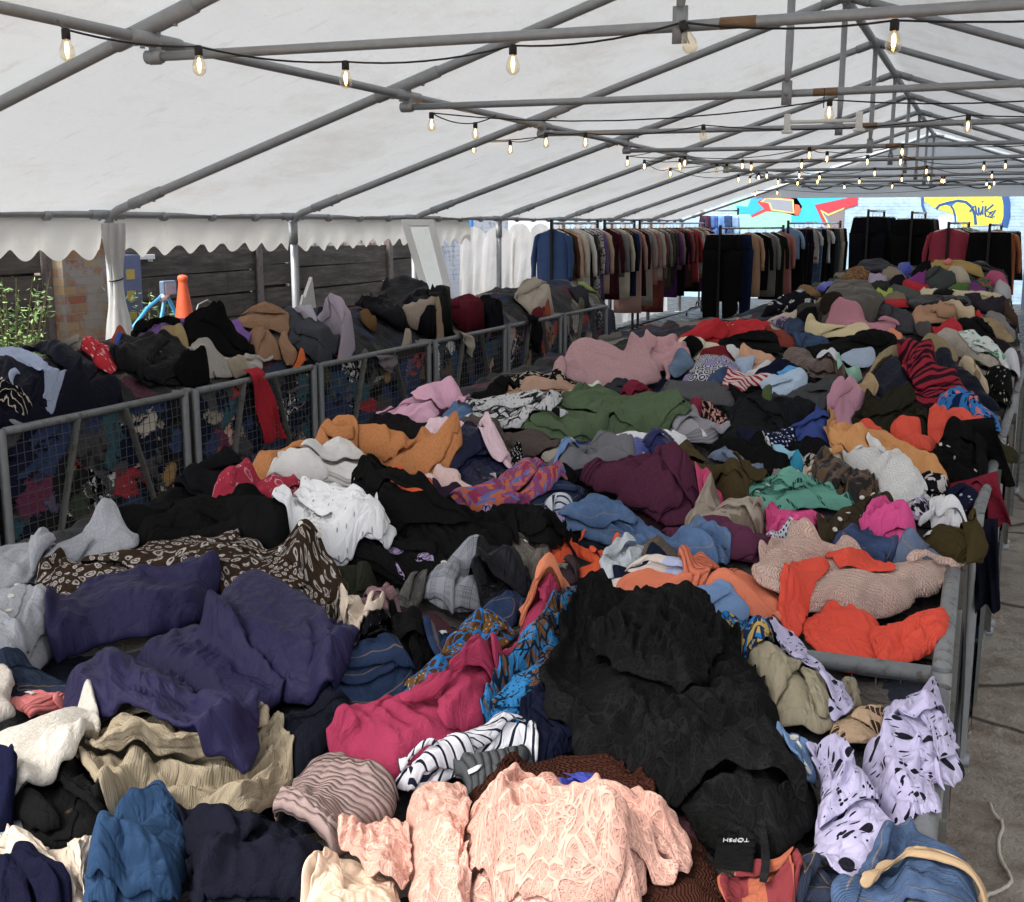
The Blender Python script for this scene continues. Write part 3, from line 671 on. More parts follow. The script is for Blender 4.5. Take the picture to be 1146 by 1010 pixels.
# ------------------------------------------------------------------ the pile as a height map
CS = .01
GX0, GX1, GY0, GY1 = -6.6, 1.0, .5, 22.0
NX, NY = int((GX1-GX0)/CS)+1, int((GY1-GY0)/CS)+1
RAIL_X, RAIL_Z = -.03, .86
LRAIL_X, LRAIL_Z = -4.35, .82
def smooth(a, b, x): q = np.clip((x-a)/(b-a), 0, 1); return q*q*(3-2*q)
def rail_x(Y): return RAIL_X + .055 * np.clip(Y - 3, 0, 5.5)          # the row of cages drifts a little to the right
def base_height(X, Y, ext=.5):
    n = fbm(X*1.7, Y*1.7, 5, 3) - .5; n2 = fbm(X*5, Y*5, 9, 2) - .5
    top = .83 + .026*np.clip(Y-3.5, 0, 9) + .012*np.clip(Y-12.5, 0, 4.5)
    xr = rail_x(Y)
    sideR = smooth(xr+ext + .02, xr+ext - .02, X); xl = -2.76+.75*smooth(8.3, 11, Y); sideL = smooth(xl-.1, xl+.1, X)
    shoulder = .10*smooth(xl, xl+.7, X)*smooth(xr-.02, xr-.7, X)
    main = (top + shoulder*smooth(1.5, 3.0, Y) + .13*n*smooth(xr, xr-.3, X) + .05*n2)*sideR*sideL*smooth(.55, .6, Y)*smooth(17.6, 17.2, Y)
    dx = (X + 4.9)
    left = (.77 + .36*np.clip(1-(dx/.56)**2, 0, 1)**.95*(.9+.5*n) + .03*n2)*smooth(-5.6, -5.5, X)*smooth(LRAIL_X+ext+.02, LRAIL_X+ext-.03, X - .012*np.clip(Y-5.6,0,20))*smooth(3.0, 3.2, Y)*smooth(14.3, 14.1, Y)
    return np.maximum(main, left)
_gx = GX0 + CS*np.arange(NX); _gy = GY0 + CS*np.arange(NY)
H = np.zeros((NX, NY), np.float32)
for i in range(0, NX, 100):
    H[i:i+100] = base_height(_gx[i:i+100, None].astype(np.float32), _gy[None, :].astype(np.float32))
H0 = np.zeros_like(H)
for i in range(0, NX, 100):
    H0[i:i+100] = base_height(_gx[i:i+100, None].astype(np.float32), _gy[None, :].astype(np.float32), 0)
def samp(A, x, y):
    fx = np.clip((x-GX0)/CS, 0, NX-1.001); fy = np.clip((y-GY0)/CS, 0, NY-1.001)
    i = fx.astype(int); j = fy.astype(int); fx = fx-i; fy = fy-j
    return (A[i, j]*(1-fx)+A[i+1, j]*fx)*(1-fy)+(A[i, j+1]*(1-fx)+A[i+1, j+1]*fx)*fy
def boxblur(a, r):
    for ax in (0, 1):
        p = np.pad(a, [(r+1, r) if k == ax else (0, 0) for k in (0, 1)], mode='edge').cumsum(ax, dtype=np.float64)
        n = a.shape[ax]
        a = ((p[2*r+1:2*r+1+n] - p[:n]) if ax == 0 else (p[:, 2*r+1:2*r+1+n] - p[:, :n]))/(2*r+1)
    return a.astype(np.float32)

def lrail_x(Y): return LRAIL_X+.012*np.clip(Y-5.6, 0, 30)
def over_edge(side, x, y, o=.03): return x-(rail_x(y) if side == 'M' else lrail_x(y))-o
def hit(px, py, side, hs, flat):
    """where the sight line through a pixel meets the pile (hs: smoothed heights); flat: surface beyond the rail kept level"""
    d = ray(px, py); dh = math.hypot(d[0], d[1])
    t = np.arange(1.0, 21.5, .02)/dh
    x = d[0]*t; y = d[1]*t; z = EYE+d[2]*t
    h = samp(hs, x, y)
    lo, hi = (-2.9, 1.4) if side == 'M' else (-6.4, -3.3)
    ok = (x > lo) & (x < hi) & (y < 21.5)
    h = np.where(over_edge(side, x, y) > -.03, np.maximum(h, flat), h)
    h = np.where(ok, h, -9)
    g = z - h
    idx = np.nonzero(g < 0)[0]
    if len(idx): k = idx[0]
    else: k = int(np.argmin(g))
    return np.array([x[k], y[k], z[k]])

def chaikin(p, n=2):
    for _ in range(n):
        q = [p[0]]
        for a, b in zip(p[:-1], p[1:]): q += [a*.75+b*.25, a*.25+b*.75]
        q.append(p[-1]); p = np.array(q)
    return p
def resample(p, n):
    d = np.r_[0, np.cumsum(np.linalg.norm(np.diff(p, axis=0), axis=1))]
    s = np.linspace(0, d[-1], n); return np.stack([np.interp(s, d, p[:, k]) for k in range(p.shape[1])], 1)
def quad_corners(P):
    n = len(P); best = None
    for a in range(n):
        for b in range(a+1, n):
            for c in range(b+1, n):
                for d in range(c+1, n):
                    q = P[[a, b, c, d], :2]; x, y = q[:, 0], q[:, 1]
                    A = abs(np.dot(x, np.roll(y, -1))-np.dot(y, np.roll(x, -1)))/2
                    if best is None or A > best[0]: best = (A, (a, b, c, d))
    return best[1]
def round_off(P, c):
    """softens the outline's corners; c: the four corner vertices"""
    n = len(P); Q = []
    for i in range(n):
        a, b, d = P[i-1], P[i], P[(i+1) % n]; Q += [b*.8+a*.2, b*.86+(a+d)*.07, b*.8+d*.2]
    return np.array(Q), tuple(3*k+1 for k in c)
def coons(P, step, corners=None):
    """fills a 2-D outline with a grid; u runs along the longer way"""
    if len(P) == 3: P = np.array([P[0], P[1], P[2], (P[2]+P[0])/2])
    a, b, c, d = corners or quad_corners(P)
    rng = lambda i, j: P[[k % len(P) for k in range(i, (j if j > i else j+len(P))+1)]]
    S = [chaikin(rng(a, b)), chaikin(rng(b, c)), chaikin(rng(c, d)), chaikin(rng(d, a))]
    L = [np.linalg.norm(np.diff(s, axis=0), axis=1).sum() for s in S]
    if L[0]+L[2] < L[1]+L[3]: S = S[1:]+S[:1]; L = L[1:]+L[:1]
    lu, lv = (L[0]+L[2])/2, (L[1]+L[3])/2
    nu = int(np.clip(lu/step, 8, 130)); nv = int(np.clip(lv/step, 6, 110))
    B = resample(S[0], nu); R = resample(S[1], nv); T = resample(S[2][::-1], nu); Lf = resample(S[3][::-1], nv)
    u = np.linspace(0, 1, nu)[:, None, None]; v = np.linspace(0, 1, nv)[None, :, None]
    G = (1-v)*B[:, None]+v*T[:, None]+(1-u)*Lf[None]+u*R[None]-((1-u)*(1-v)*B[0]+u*(1-v)*B[-1]+(1-u)*v*T[0]+u*v*T[-1])
    for _ in range(30):                       # relax the inside
        G[1:-1, 1:-1] = (G[:-2, 1:-1]+G[2:, 1:-1]+G[1:-1, :-2]+G[1:-1, 2:])/4
    return G, lu, lv

STY = {  # bulk, wrinkle length, wrinkle height, excess, stiffness, thickness
    'cotton': (.03, .075, .013, .16, .03, .003), 'jersey': (.03, .08, .015, .18, .05, .003), 'wool': (.04, .12, .016, .12, .1, .006),
    'denim': (.035, .10, .015, .12, .08, .005), 'knit': (.045, .12, .016, .12, .12, .007), 'chunky': (.05, .14, .018, .1, .16, .010),
    'rib': (.05, .12, .014, .1, .12, .008), 'cord': (.035, .11, .014, .14, .07, .005), 'fleece': (.05, .12, .016, .1, .14, .009),
    'sherpa': (.05, .14, .012, .08, .2, .014), 'fur': (.05, .1, .01, .06, .2, .012), 'puffer': (.08, .11, .016, .1, .06, .01),
    'satin': (.025, .08, .013, .18, .02, .002), 'velvet': (.035, .09, .014, .14, .06, .004), 'leather': (.04, .1, .014, .1, .08, .004),
    'lace': (.035, .075, .015, .16, .03, .003)}

def relax_sheet(P, rest, floor_fn, iters, kb, pin, target_xy):
    """quasi-static cloth: gravity, stretch/shear/bend limits, contact with the pile"""
    NU, NV = P.shape[:2]
    W = np.zeros((NU, NV, 1), np.float32); acc = np.zeros_like(P)
    offs = [(1, 0), (0, 1), (1, 1), (1, -1), (2, 0), (0, 2)]
    stiff = [1, 1, .6, .6, kb*3, kb*3]
    sl = []
    for du, dv in offs:
        a = (slice(0, NU-du), slice(max(0, -dv), NV-max(0, dv))); b = (slice(du, NU), slice(max(0, dv), NV+min(0, dv)))
        sl.append((a, b))
    for it in range(iters):
        P[..., 2] -= .0009
        for sub in range(2):
            acc[:] = 0; W[:] = 1e-6
            for (a, b), r, k in zip(sl, rest, stiff):
                d = P[b]-P[a]; L = np.sqrt((d*d).sum(-1, keepdims=True))+1e-9
                if k >= .5: e = (L-r)/L*(.5*k)
                else: e = np.minimum(L-r, 0)/L*(.5*k)
                d *= e; acc[a] += d; acc[b] -= d; W[a] += k; W[b] += k
            P += acc/W*1.7
        if kb:
            P[1:-1, 1:-1] += kb*.5*((P[:-2, 1:-1]+P[2:, 1:-1]+P[1:-1, :-2]+P[1:-1, 2:])/4-P[1:-1, 1:-1])
        P[..., :2] += pin*(target_xy-P[..., :2])
        fl = floor_fn(P[..., 0], P[..., 1]); P[..., 2] = np.maximum(P[..., 2], fl)
    return P

def grid_mesh(name, sheets, mat, parent=None, thick=.004, sub=1):
    """one mesh from one or more sheets (P, UV, E) of cloth"""
    VV, FF, AU, AE = [], [], [], []; base = 0
    for P, UV, E in sheets:
        NU, NV = P.shape[:2]; idx = np.arange(NU*NV).reshape(NU, NV)
        F = np.stack([idx[:-1, :-1], idx[1:, :-1], idx[1:, 1:], idx[:-1, 1:]], -1).reshape(-1, 4)
        n = np.cross(P[1:, :-1]-P[:-1, :-1], P[:-1, 1:]-P[:-1, :-1])[..., 2].mean()
        if n < 0: F = F[:, ::-1]
        VV.append(P.reshape(-1, 3)); FF.append(F+base); AU.append(UV.reshape(-1, 2)); AE.append(E.reshape(-1, 2)); base += NU*NV
    V = np.concatenate(VV).astype(np.float32); F = np.concatenate(FF); nf = len(F)
    me = bpy.data.meshes.new(name)
    me.vertices.add(len(V)); me.vertices.foreach_set('co', V.reshape(-1))
    me.loops.add(nf*4); me.loops.foreach_set('vertex_index', F.reshape(-1).astype(np.int32))
    me.polygons.add(nf); me.polygons.foreach_set('loop_start', np.arange(0, nf*4, 4, dtype=np.int32))
    me.polygons.foreach_set('use_smooth', np.ones(nf, bool))
    for nm, A in (('UVMap', np.concatenate(AU)), ('EdgeUV', np.concatenate(AE))):
        l = me.uv_layers.new(name=nm); l.data.foreach_set('uv', A[F.reshape(-1)].reshape(-1).astype(np.float32))
    me.update(calc_edges=True); me.validate()
    me.materials.append(mat)
    o = link(bpy.data.objects.new(name, me), parent)
    if thick:
        m = o.modifiers.new('thickness', 'SOLIDIFY'); m.thickness = thick; m.offset = -1; m.use_quality_normals = True
    if sub:
        m = o.modifiers.new('smooth', 'SUBSURF'); m.levels = 0; m.render_levels = sub
    return o

TILES = {'A': (0, 330, 400/1146), 'B': (373, 330, 400/1146), 'C': (746, 330, 400/1146), 'D': (0, 660, 400/1146), 'E': (373, 660, 400/1146), 'F': (746, 660, 400/1146),
         'a': (540, 340, 200/1146), 'b': (740, 280, 200/1146), 'c': (940, 280, 200/1146), 'd': (740, 440, 200/1146), 'e': (946, 440, 200/1146), 'f': (946, 600, 200/1146),
         'g': (946, 760, 250/1010), 'h': (760, 880, 160/1146), 'k': (0, 350, 200/1146), 'l': (200, 290, 200/1146), 'm': (360, 290, 200/1146), 'n': (540, 220, 200/1146),
         'q': (1000, 200, 146/1134), 'p': (0, 0, 1.0)}
def pts(tile, s):
    if not isinstance(s, str): return np.asarray(s, float)
    ox, oy, k = TILES[tile]
    return np.array([[ox+float(a)*k, oy+float(b)*k] for a, b in (w.split(',') for w in s.split())])

SEED = [0]
def patch(tile, poly, style, bulk=None, wl=None, wa=None, ex=None, fa=0.0, thick=None, side='M', corners=None,
          lift=0.0, edge=None, dense=1.0, over=False, seams=None, lumps=1.0, grow=1.04, uvrot=False, stack=True):
    """one sheet of cloth: its outline in the photograph is carried onto the pile, filled, crumpled and let fall"""
    SEED[0] += 1; sd = SEED[0]; rs = np.random.RandomState(sd)
    S = STY[style]; bulk = (S[0] if bulk is None else bulk)*.34; wl = wl or S[1]; wa = (S[2] if wa is None else wa); wl = wl*.85; ex = S[3] if ex is None else ex
    kb = S[4]; thick = S[5] if thick is None else thick
    Q = pts(tile, poly)
    cen = Q.mean(0); Q = cen+(Q-cen)*grow
    if corners is None:
        corners = quad_corners(Q) if len(Q) > 3 else None
    # smoothed heights round the patch
    side_lo, side_hi = (-3.5, 1.0) if side == 'M' else (GX0, -3.9)
    i0 = int((side_lo-GX0)/CS); i1 = min(NX, int((side_hi-GX0)/CS)+1)
    hs = hit.hs
    flat = (RAIL_Z if side == 'M' else LRAIL_Z)+.01
    W = np.array([hit(x, y, side, hs, flat) for x, y in Q])
    dist = np.hypot(W[:, 0], W[:, 1]); c = W[:, :2].mean(0); g = c/np.linalg.norm(c)
    al = W[:, :2]@g; ac = W[:, :2]@np.array([-g[1], g[0]])
    width = ac.max()-ac.min(); depth = al.max()-al.min()
    dmax = max(.3, min(1.15*width+.12, 1.5)); smax = .2+.075*float(np.clip(dist.mean()-3, 0, 9))
    ramp = None
    if depth > dmax:                        # a heaped garment: raise it on a slope facing the way it faces in the photograph
        k = int(np.argmin(al)); p0 = W[k]
        def cut(s):
            out = []
            for x, y in Q:
                d = ray(x, y); den = d[2]-s*(d[:2]@g)
                t = (p0[2]-EYE-s*(p0[:2]@g))/den if abs(den) > 1e-9 else 1e9
                if t <= 0 or t > 60: t = 60
                out.append(np.array([0, 0, EYE])+d*t)
            return np.array(out)
        lo, hi = 0.0, smax
        for _ in range(24):
            mid = (lo+hi)/2; R = cut(mid); dd = R[:, :2]@g
            if dd.max()-dd.min() > dmax: lo = mid
            else: hi = mid
        Rm = cut(hi); d0 = W[:, :2]@g; d1 = Rm[:, :2]@g; W = np.where((d1 < d0)[:, None], Rm, W); ramp = (p0, hi, g); dist = np.hypot(W[:, 0], W[:, 1])
    if not over and side == 'M':            # stays inside its cage
        e_ = over_edge(side, W[:, 0], W[:, 1])+.03+(.0 if side == 'M' else .01); W[:, 0] -= np.clip(e_, 0, None)
    wa *= (1.35 if side == 'L' else 1)*(.62+.07*float(np.clip(dist.mean()-2.4, 0, 4))); mpp = dist.mean()/F_PX
    step = np.clip(3.5*mpp/dense, .004, .05)
    Wp = W[:, :2]
    if corners is not None and len(Wp) > 4: Wp, corners = round_off(Wp, corners)
    G, lu, lv = coons(Wp, step, corners)
    NU, NV = G.shape[:2]
    sz = math.sqrt(lu*lv)*.028                       # ragged, not drawn with a ruler
    G[..., 0] += sz*(fbm(G[..., 0]/(sz*4)+sd, G[..., 1]/(sz*4), sd, 2)-.5)*2; G[..., 1] += sz*(fbm(G[..., 0]/(sz*4), G[..., 1]/(sz*4)+sd, sd+5, 2)-.5)*2
    e1 = np.linalg.norm(np.diff(G, axis=0), axis=2); e2 = np.linalg.norm(np.diff(G, axis=1), axis=2)
    lu = e1.sum(0).mean(); lv = e2.sum(1).mean()
    u = np.linspace(0, 1, NU)[:, None]*lu*np.ones((1, NV)); v = np.linspace(0, 1, NV)[None]*lv*np.ones((NU, 1))
    # distance from the hem, in metres
    U0 = np.minimum(np.r_[np.zeros((1, NV)), e1.cumsum(0)], np.r_[e1[::-1].cumsum(0)[::-1], np.zeros((1, NV))])
    V0 = np.minimum(np.c_[np.zeros((NU, 1)), e2.cumsum(1)], np.c_[e2[:, ::-1].cumsum(1)[:, ::-1], np.zeros((NU, 1))])
    ed = np.minimum(U0, V0); ed = ed
    ew = edge or max(.02, min(bulk*2.0+.02, .36*min(lu, lv)))
    q = np.clip(ed/ew, 0, 1); pillow = np.sqrt(1-(1-q)**2)
    floor_h = samp(H, G[..., 0], G[..., 1])
    floor_h = np.where(over_edge(side, G[..., 0], G[..., 1]) > -.05, np.maximum(floor_h, flat), floor_h)
    # smooth what lies underneath so that cloth bridges the gaps
    fs = floor_h.copy()
    for _ in range(10):
        f2 = np.pad(fs, 1, mode='edge'); f2 = (f2[:-2, 1:-1]+f2[2:, 1:-1]+f2[1:-1, :-2]+f2[1:-1, 2:])/4; fs = np.maximum(floor_h*.4+f2*.6, f2)
    fs = np.maximum(fs, samp(hit.hs, G[..., 0], G[..., 1])-.006)
    lump = 1+lumps*(fbm(u/.22+sd, v/.22, sd, 2)-.5)*1.0
    top = fs
    if ramp is not None:
        p0, s, g2 = ramp
        top = np.maximum(fs, p0[2]+s*((G@g2)-p0[:2]@g2)-.5*bulk)
    b = (np.clip(top-floor_h, 0, 9)+bulk*lump)*pillow + lift*pillow
    sc = max(1.0, mpp*5/wl*1.2); wl *= sc; wa *= sc
    wl = min(wl, .6*min(lu, lv)+.01)
    # crumple: folds along a direction, bent by noise
    th = fa if fa is not None else rs.uniform(0, PI)
    th += rs.uniform(-.25, .25)
    lean = np.zeros((NU, NV, 2)); eu = (G[-1].mean(0)-G[0].mean(0)); eu = eu/np.linalg.norm(eu); ev = (G[:, -1].mean(0)-G[:, 0].mean(0)); ev = ev/np.linalg.norm(ev)
    def prof(ph, sk):                        # one fold: slow rise, quick fall when skewed
        x = ph % 1; x = np.where(x < sk, x/sk, (1-x)/(1-sk)); return x*x*(3-2*x)
    def folds(th, lam, k, hgt, sk, ln):
        s = u*math.cos(th)+v*math.sin(th); t = -u*math.sin(th)+v*math.cos(th)
        t = t+lam*1.5*(fbm(s/(lam*3.2), t/(lam*3.2), sd+k, 2)-.5)*2
        ph = t/lam+.9*(vnoise(s/(lam*5), t/(lam*2.5), sd+k+9)-.5)*2
        amp = np.clip((fbm(s/(lam*3.4), t/(lam*1.4), sd+k+13, 2)-.30)*2.6, 0, 1.25)
        w = prof(ph, sk)*amp*hgt
        d = (-math.sin(th)*eu+math.cos(th)*ev)*(1 if sk > .5 else -1)
        lean[...] += w[..., None]*d*ln
        return w
    sk0 = rs.choice([.3, .7, .62, .38, .5])
    wr = folds(th, wl*1.35, 0, wa*1.7, sk0, rs.uniform(.3, .9))
    wr = wr+folds(th+rs.uniform(-.5, .5), wl*.7, 31, wa*.75, .5, .2)
    th2 = th+rs.uniform(.6, 1.2)*(1 if rs.rand() < .5 else -1)
    wr = wr+folds(th2, wl*1.1, 57, wa*.9, rs.choice([.35, .65]), .4)
    wr = wr+folds(th2+.6, wl*.4, 77, wa*.28, .5, 0)
    for q_ in range(rs.randint(1, 4)):        # folds fanning out from a pinched spot near the hem
        e_ = rs.randint(4); f_ = rs.uniform(.15, .85)
        pu, pv = [(f_*lu, -.02), (f_*lu, lv+.02), (-.02, f_*lv), (lu+.02, f_*lv)][e_]
        du_, dv_ = u-pu, v-pv; r_ = np.hypot(du_, dv_)+1e-3; an = np.arctan2(dv_, du_)
        nn = rs.uniform(9, 15); ph = an*nn/(2*PI)*2+.5*vnoise(r_/.07, an*3, sd+q_)+rs.rand()
        R_ = min(.45, .7*min(lu, lv)+.05)
        wr = wr+prof(ph, .5)*wa*1.0*np.clip(r_/.08, 0, 1)*np.exp(-(r_/R_)**2*1.6)*rs.uniform(.6, 1.2)
    if seams:                                # quilting lines of padded clothes
        axis, gap = seams; w = (u if axis == 'u' else v); ph = (w/gap+.18*(fbm(u*6, v*6, sd+3, 2)-.5)) % 1
        puff = np.abs(np.sin(PI*ph))**.45; wr = wr*.6+puff*gap*.28*np.clip(ed/.03, 0, 1)
    av = G@g; av = (av-av.min())/(np.ptp(av)+1e-6)
    wr *= np.clip(ed/.045, .3, 1)*(1-.65*smooth(.72, 1, av))
    P = np.empty((NU, NV, 3), np.float32); P[..., :2] = G; P[..., 2] = floor_h+b+thick+wr+.002
    # rest lengths: crumpled surface plus a little more cloth than fits
    def L(a, b2): return np.linalg.norm(P[b2]-P[a], axis=-1, keepdims=True)
    rest = []
    for du, dv in [(1, 0), (0, 1), (1, 1), (1, -1), (2, 0), (0, 2)]:
        a = (slice(0, NU-du), slice(max(0, -dv), NV-max(0, dv))); b2 = (slice(du, NU), slice(max(0, dv), NV+min(0, dv)))
        r = L(a, b2)
        ctr = (G[a]+G[b2])/2
        m = 1+ex*np.clip(fbm(ctr[..., 0:1]/.13+sd, ctr[..., 1:2]/.13, sd+21, 2)*2.2-.6, 0, 1)*(.6 if du >= 2 or dv >= 2 else 1)
        rest.append((r*m).astype(np.float32))
    pin = np.where(ed[..., None] < step*1.5, .30, .02).astype(np.float32)
    bf = (b+wr*.9).astype(np.float32); th_ = thick+.001
    def floor_fn(x, y): 
        h = samp(H, x, y)
        h = np.where(over_edge(side, x, y) > -.05, np.maximum(h, flat), h)
        return h+bf+th_
    P = relax_sheet(P, rest, floor_fn, patch.iters, kb, pin, G.astype(np.float32))
    P[..., 2] += (.007 if thick < .006 else .003)*np.clip(vnoise(u/.05+sd, v/.05, 3)*2-.7, 0, 1)*np.clip(1-ed/.035, 0, 1)
    P[..., :2] += lean*np.clip(ed/.05, 0, 1)[..., None]
    # write to the height map
    if stack:
        k = max(1, int(math.ceil(step*1.6/CS)))
        for a in np.linspace(0, 1, k, endpoint=False):
            for b2 in np.linspace(0, 1, k, endpoint=False):
                Z = (P[:-1, :-1]*(1-a)+P[1:, :-1]*a)*(1-b2)+(P[:-1, 1:]*(1-a)+P[1:, 1:]*a)*b2
                i = np.clip(((Z[..., 0]-GX0)/CS+.5).astype(int), 0, NX-1).ravel(); j = np.clip(((Z[..., 1]-GY0)/CS+.5).astype(int), 0, NY-1).ravel()
                np.maximum.at(H, (i, j), Z[..., 2].ravel())
        refresh(P)
    X = P[..., 0]; s = over_edge(side, X, P[..., 1], .03 if over else -.035)      # the part beyond the rail bends down over it
    if s.max() > 0:
        xr = X-s; kd = 1.0 if side == 'M' else (EYE-flat)/dist.mean()/max(.3, abs(g[0])); r = .03; s = np.clip(s, 0, None); s = s*kd; ang = np.clip(s/r, 0, PI/2); dn = np.clip(s-r*PI/2, 0, None); n = np.clip(P[..., 2]-flat, 0, None)
        out = np.minimum(n, .14) if over else np.minimum(n*.2, .015)
        nx_ = xr+(r+out)*np.sin(ang)+(1 if over else .15)*np.clip(dn*6, 0, 1)*(.018*np.sin(P[..., 1]*38+sd)+.012*np.sin(P[..., 1]*71+sd*2))*np.clip(.3+dn*2, 0, 1)
        nz = flat+n*np.cos(ang)-r*(1-np.cos(ang))-dn
        P[..., 0] = np.where(s > 0, nx_, X); P[..., 2] = np.where(s > 0, nz, P[..., 2])
    UV = np.stack([u*(1+ex*.5), v*(1+ex*.5)], -1)
    if uvrot: UV = UV[..., ::-1]
    E = np.stack([ed, np.linspace(0, 1, NU)[:, None]*np.ones((1, NV))], -1)
    return (P, UV, E), thick, float(dist.mean())
patch.iters = 12
hit.hs = boxblur(boxblur(H, 5), 4)
def refresh(P):
    x0, x1 = P[..., 0].min()-.2, P[..., 0].max()+.2; y0, y1 = P[..., 1].min()-.2, P[..., 1].max()+.2
    i0, i1 = [int(np.clip((q-GX0)/CS, 0, NX)) for q in (x0, x1)]; j0, j1 = [int(np.clip((q-GY0)/CS, 0, NY)) for q in (y0, y1)]
    a = H[i0:i1, j0:j1]
    if a.size: hit.hs[i0+8:i1-8, j0+8:j1-8] = boxblur(boxblur(a, 5), 4)[8:-8, 8:-8]

USED_LABELS = set()
WHITE_TAG = mat_plain('woven_white_label', 'd4d4d2', .8, 0, .06, 40); BTN = [mat_plain('button_'+n_, c_, .35, 0, .1, 40) for n_, c_ in (('horn', '3a2a20'), ('pearl', 'c8c4ba'), ('black', '101012'))]
def trim(o, sheet, cat, col, style, mt, rs, D, pat):
    """waistbands, button plackets, ribbed hems and sewn-in labels, laid along the cloth's own surface"""
    P, UV, E = sheet; NU, NV = P.shape[:2]
    if NU < 16 or NV < 12: return
    gu = np.gradient(P, axis=0); gv = np.gradient(P, axis=1); N = np.cross(gu, gv); N /= np.linalg.norm(N, axis=-1, keepdims=True)+1e-9; N *= np.sign(N[..., 2:3]+1e-9)
    su = np.linalg.norm(gu, axis=-1).mean(); sv = np.linalg.norm(gv, axis=-1).mean()
    def part(name, a, b, c, d, m, off, th=.003, sub=1):
        q = P[a:b, c:d]+N[a:b, c:d]*off; uv = UV[a:b, c:d]; w, h = np.ptp(uv[..., 0]), np.ptp(uv[..., 1])
        e = np.minimum(np.minimum(uv[..., 0]-uv[..., 0].min(), uv[..., 0].max()-uv[..., 0]), np.minimum(uv[..., 1]-uv[..., 1].min(), uv[..., 1].max()-uv[..., 1]))
        return grid_mesh(name, [(q, uv, np.stack([e, e*0], -1))], m, o, th, sub), q
    dark = lambda k, st: cloth_mat(['%02x' % 0 for _ in range(1)] and [x*k for x in lin(col)], st, None, rs.randint(1, 9999))
    if cat in ('jeans', 'trousers', 'skirt'):
        k = max(3, int(.042/su)); 
        if k < NU//2: part('waistband', 0, k+1, 0, NV, mt, .004)
        j = rs.choice([NV//3, 2*NV//3]); w = max(2, int(.012/sv)+1); part('side_seam', k, NU, j, min(NV, j+w+1), mt, .0025, .002)
    elif cat in ('shirt', 'blouse', 'jacket', 'coat', 'cardigan', 'blazer') and NV > 14:
        w = max(3, int(.034/sv)); j = int(NV*rs.uniform(.42, .6)); m2 = mt if pat or rs.random() < .5 else dark(.8, style)
        pl, q = part('placket', 1, NU-1, j, min(NV-1, j+w+1), m2, .003)
        gap = max(3, int(.085/su)); bm_ = BTN[1] if sum(lin(col)) > .5 else BTN[rs.choice([0, 2, 1])]; c = q.shape[1]//2; n = N[1:NU-1, j:min(NV-1, j+w+1)]
        for i in range(gap//2, q.shape[0]-1, gap):
            p = Vector(q[i, c]); nn = Vector(n[i, c]); mb = MB(); mb.tube([p, p+nn*.004], .0075, 10); mb.build('button', bm_, pl)
    elif cat in ('jumper', 'sweatshirt', 'hoodie', 'knitwear', 'fleece', 'top', 'tee', 'vest'):
        k = max(3, int((.05 if cat not in ('top', 'tee', 'vest') else .018)/su)); a, b = (0, k+1) if rs.random() < .5 else (NU-k-1, NU)
        if k < NU//2: part('hem_band', a, b, 0, NV, dark(.86, 'rib') if cat not in ('top', 'tee', 'vest') else mt, .003)
    if rs.random() < .4 and D < 6 and cat not in ('dress', 'blouse'):
        k = max(2, int(.03/su)); l = max(2, int(.016/sv)); i = int(NU*rs.choice([.12, .8])); j = int(NV*rs.uniform(.3, .65)); part('care_label', i, min(NU, i+k+1), j, min(NV, j+l+1), WHITE_TAG, .006, .001, 0)
def area(Q): x, y = Q[:, 0], Q[:, 1]; return abs(np.dot(x, np.roll(y, -1))-np.dot(y, np.roll(x, -1)))/2
def cut_half(Q, c, n):
    """the part of an outline on one side of a line"""
    out = []; d = (Q-c)@n
    for i in range(len(Q)):
        j = (i+1) % len(Q)
        if d[i] >= 0: out.append(Q[i])
        if d[i]*d[j] < 0: out.append(Q[i]+(Q[j]-Q[i])*d[i]/(d[i]-d[j]))
    return np.array(out)
SLEEVED = {'jumper', 'sweatshirt', 'hoodie', 'top', 'jacket', 'coat', 'cardigan', 'shirt', 'blouse', 'tee', 'fleece', 'knitwear', 'parka'}
def cloth_obj(name, tile, poly, mt, style, parent, folds, kw, seed):
    rs = random.Random(seed); Q = pts(tile, poly)
    sh, th, d = patch(tile, poly, style, **kw); sheets = [sh]; A = area(Q); k2 = dict(kw); k2.pop('dense', None); k2.pop('corners', None)
    sz = math.sqrt(A)
    for i in range(folds if A > 500 else 0):       # the cloth doubled over itself
        w, h = np.ptp(Q[:, 0]), np.ptp(Q[:, 1]); an = rs.uniform(0, 2*PI); n = np.array([math.cos(an), math.sin(an)*w/max(h, 1)]); n /= np.linalg.norm(n)
        c = Q.mean(0)+n*np.array([w, h])*rs.uniform(-.08, .16); R = cut_half(Q, c, n)
        if len(R) < 4 or area(R) < 160: continue
        c2 = R.mean(0); R = c2+(R-c2)*rs.uniform(.82, .97); R = R+np.array([[rs.uniform(-1, 1)*.05*w, rs.uniform(-1, 1)*.05*h] for _ in R])
        k3 = dict(k2); k3['bulk'] = (k2.get('bulk') or STY[style][0])*rs.uniform(.35, .6); k3['fa'] = rs.uniform(-1.2, 1.2); k3['grow'] = 1.0
        if len(R) > 9: R = R[np.linspace(0, len(R)-1, 9).astype(int)]
        sheets.append(patch('p', R, style, **k3)[0])
    return grid_mesh(name, sheets, mt, parent, th, 1 if d < 9 else 0), Q, sheets[0], d
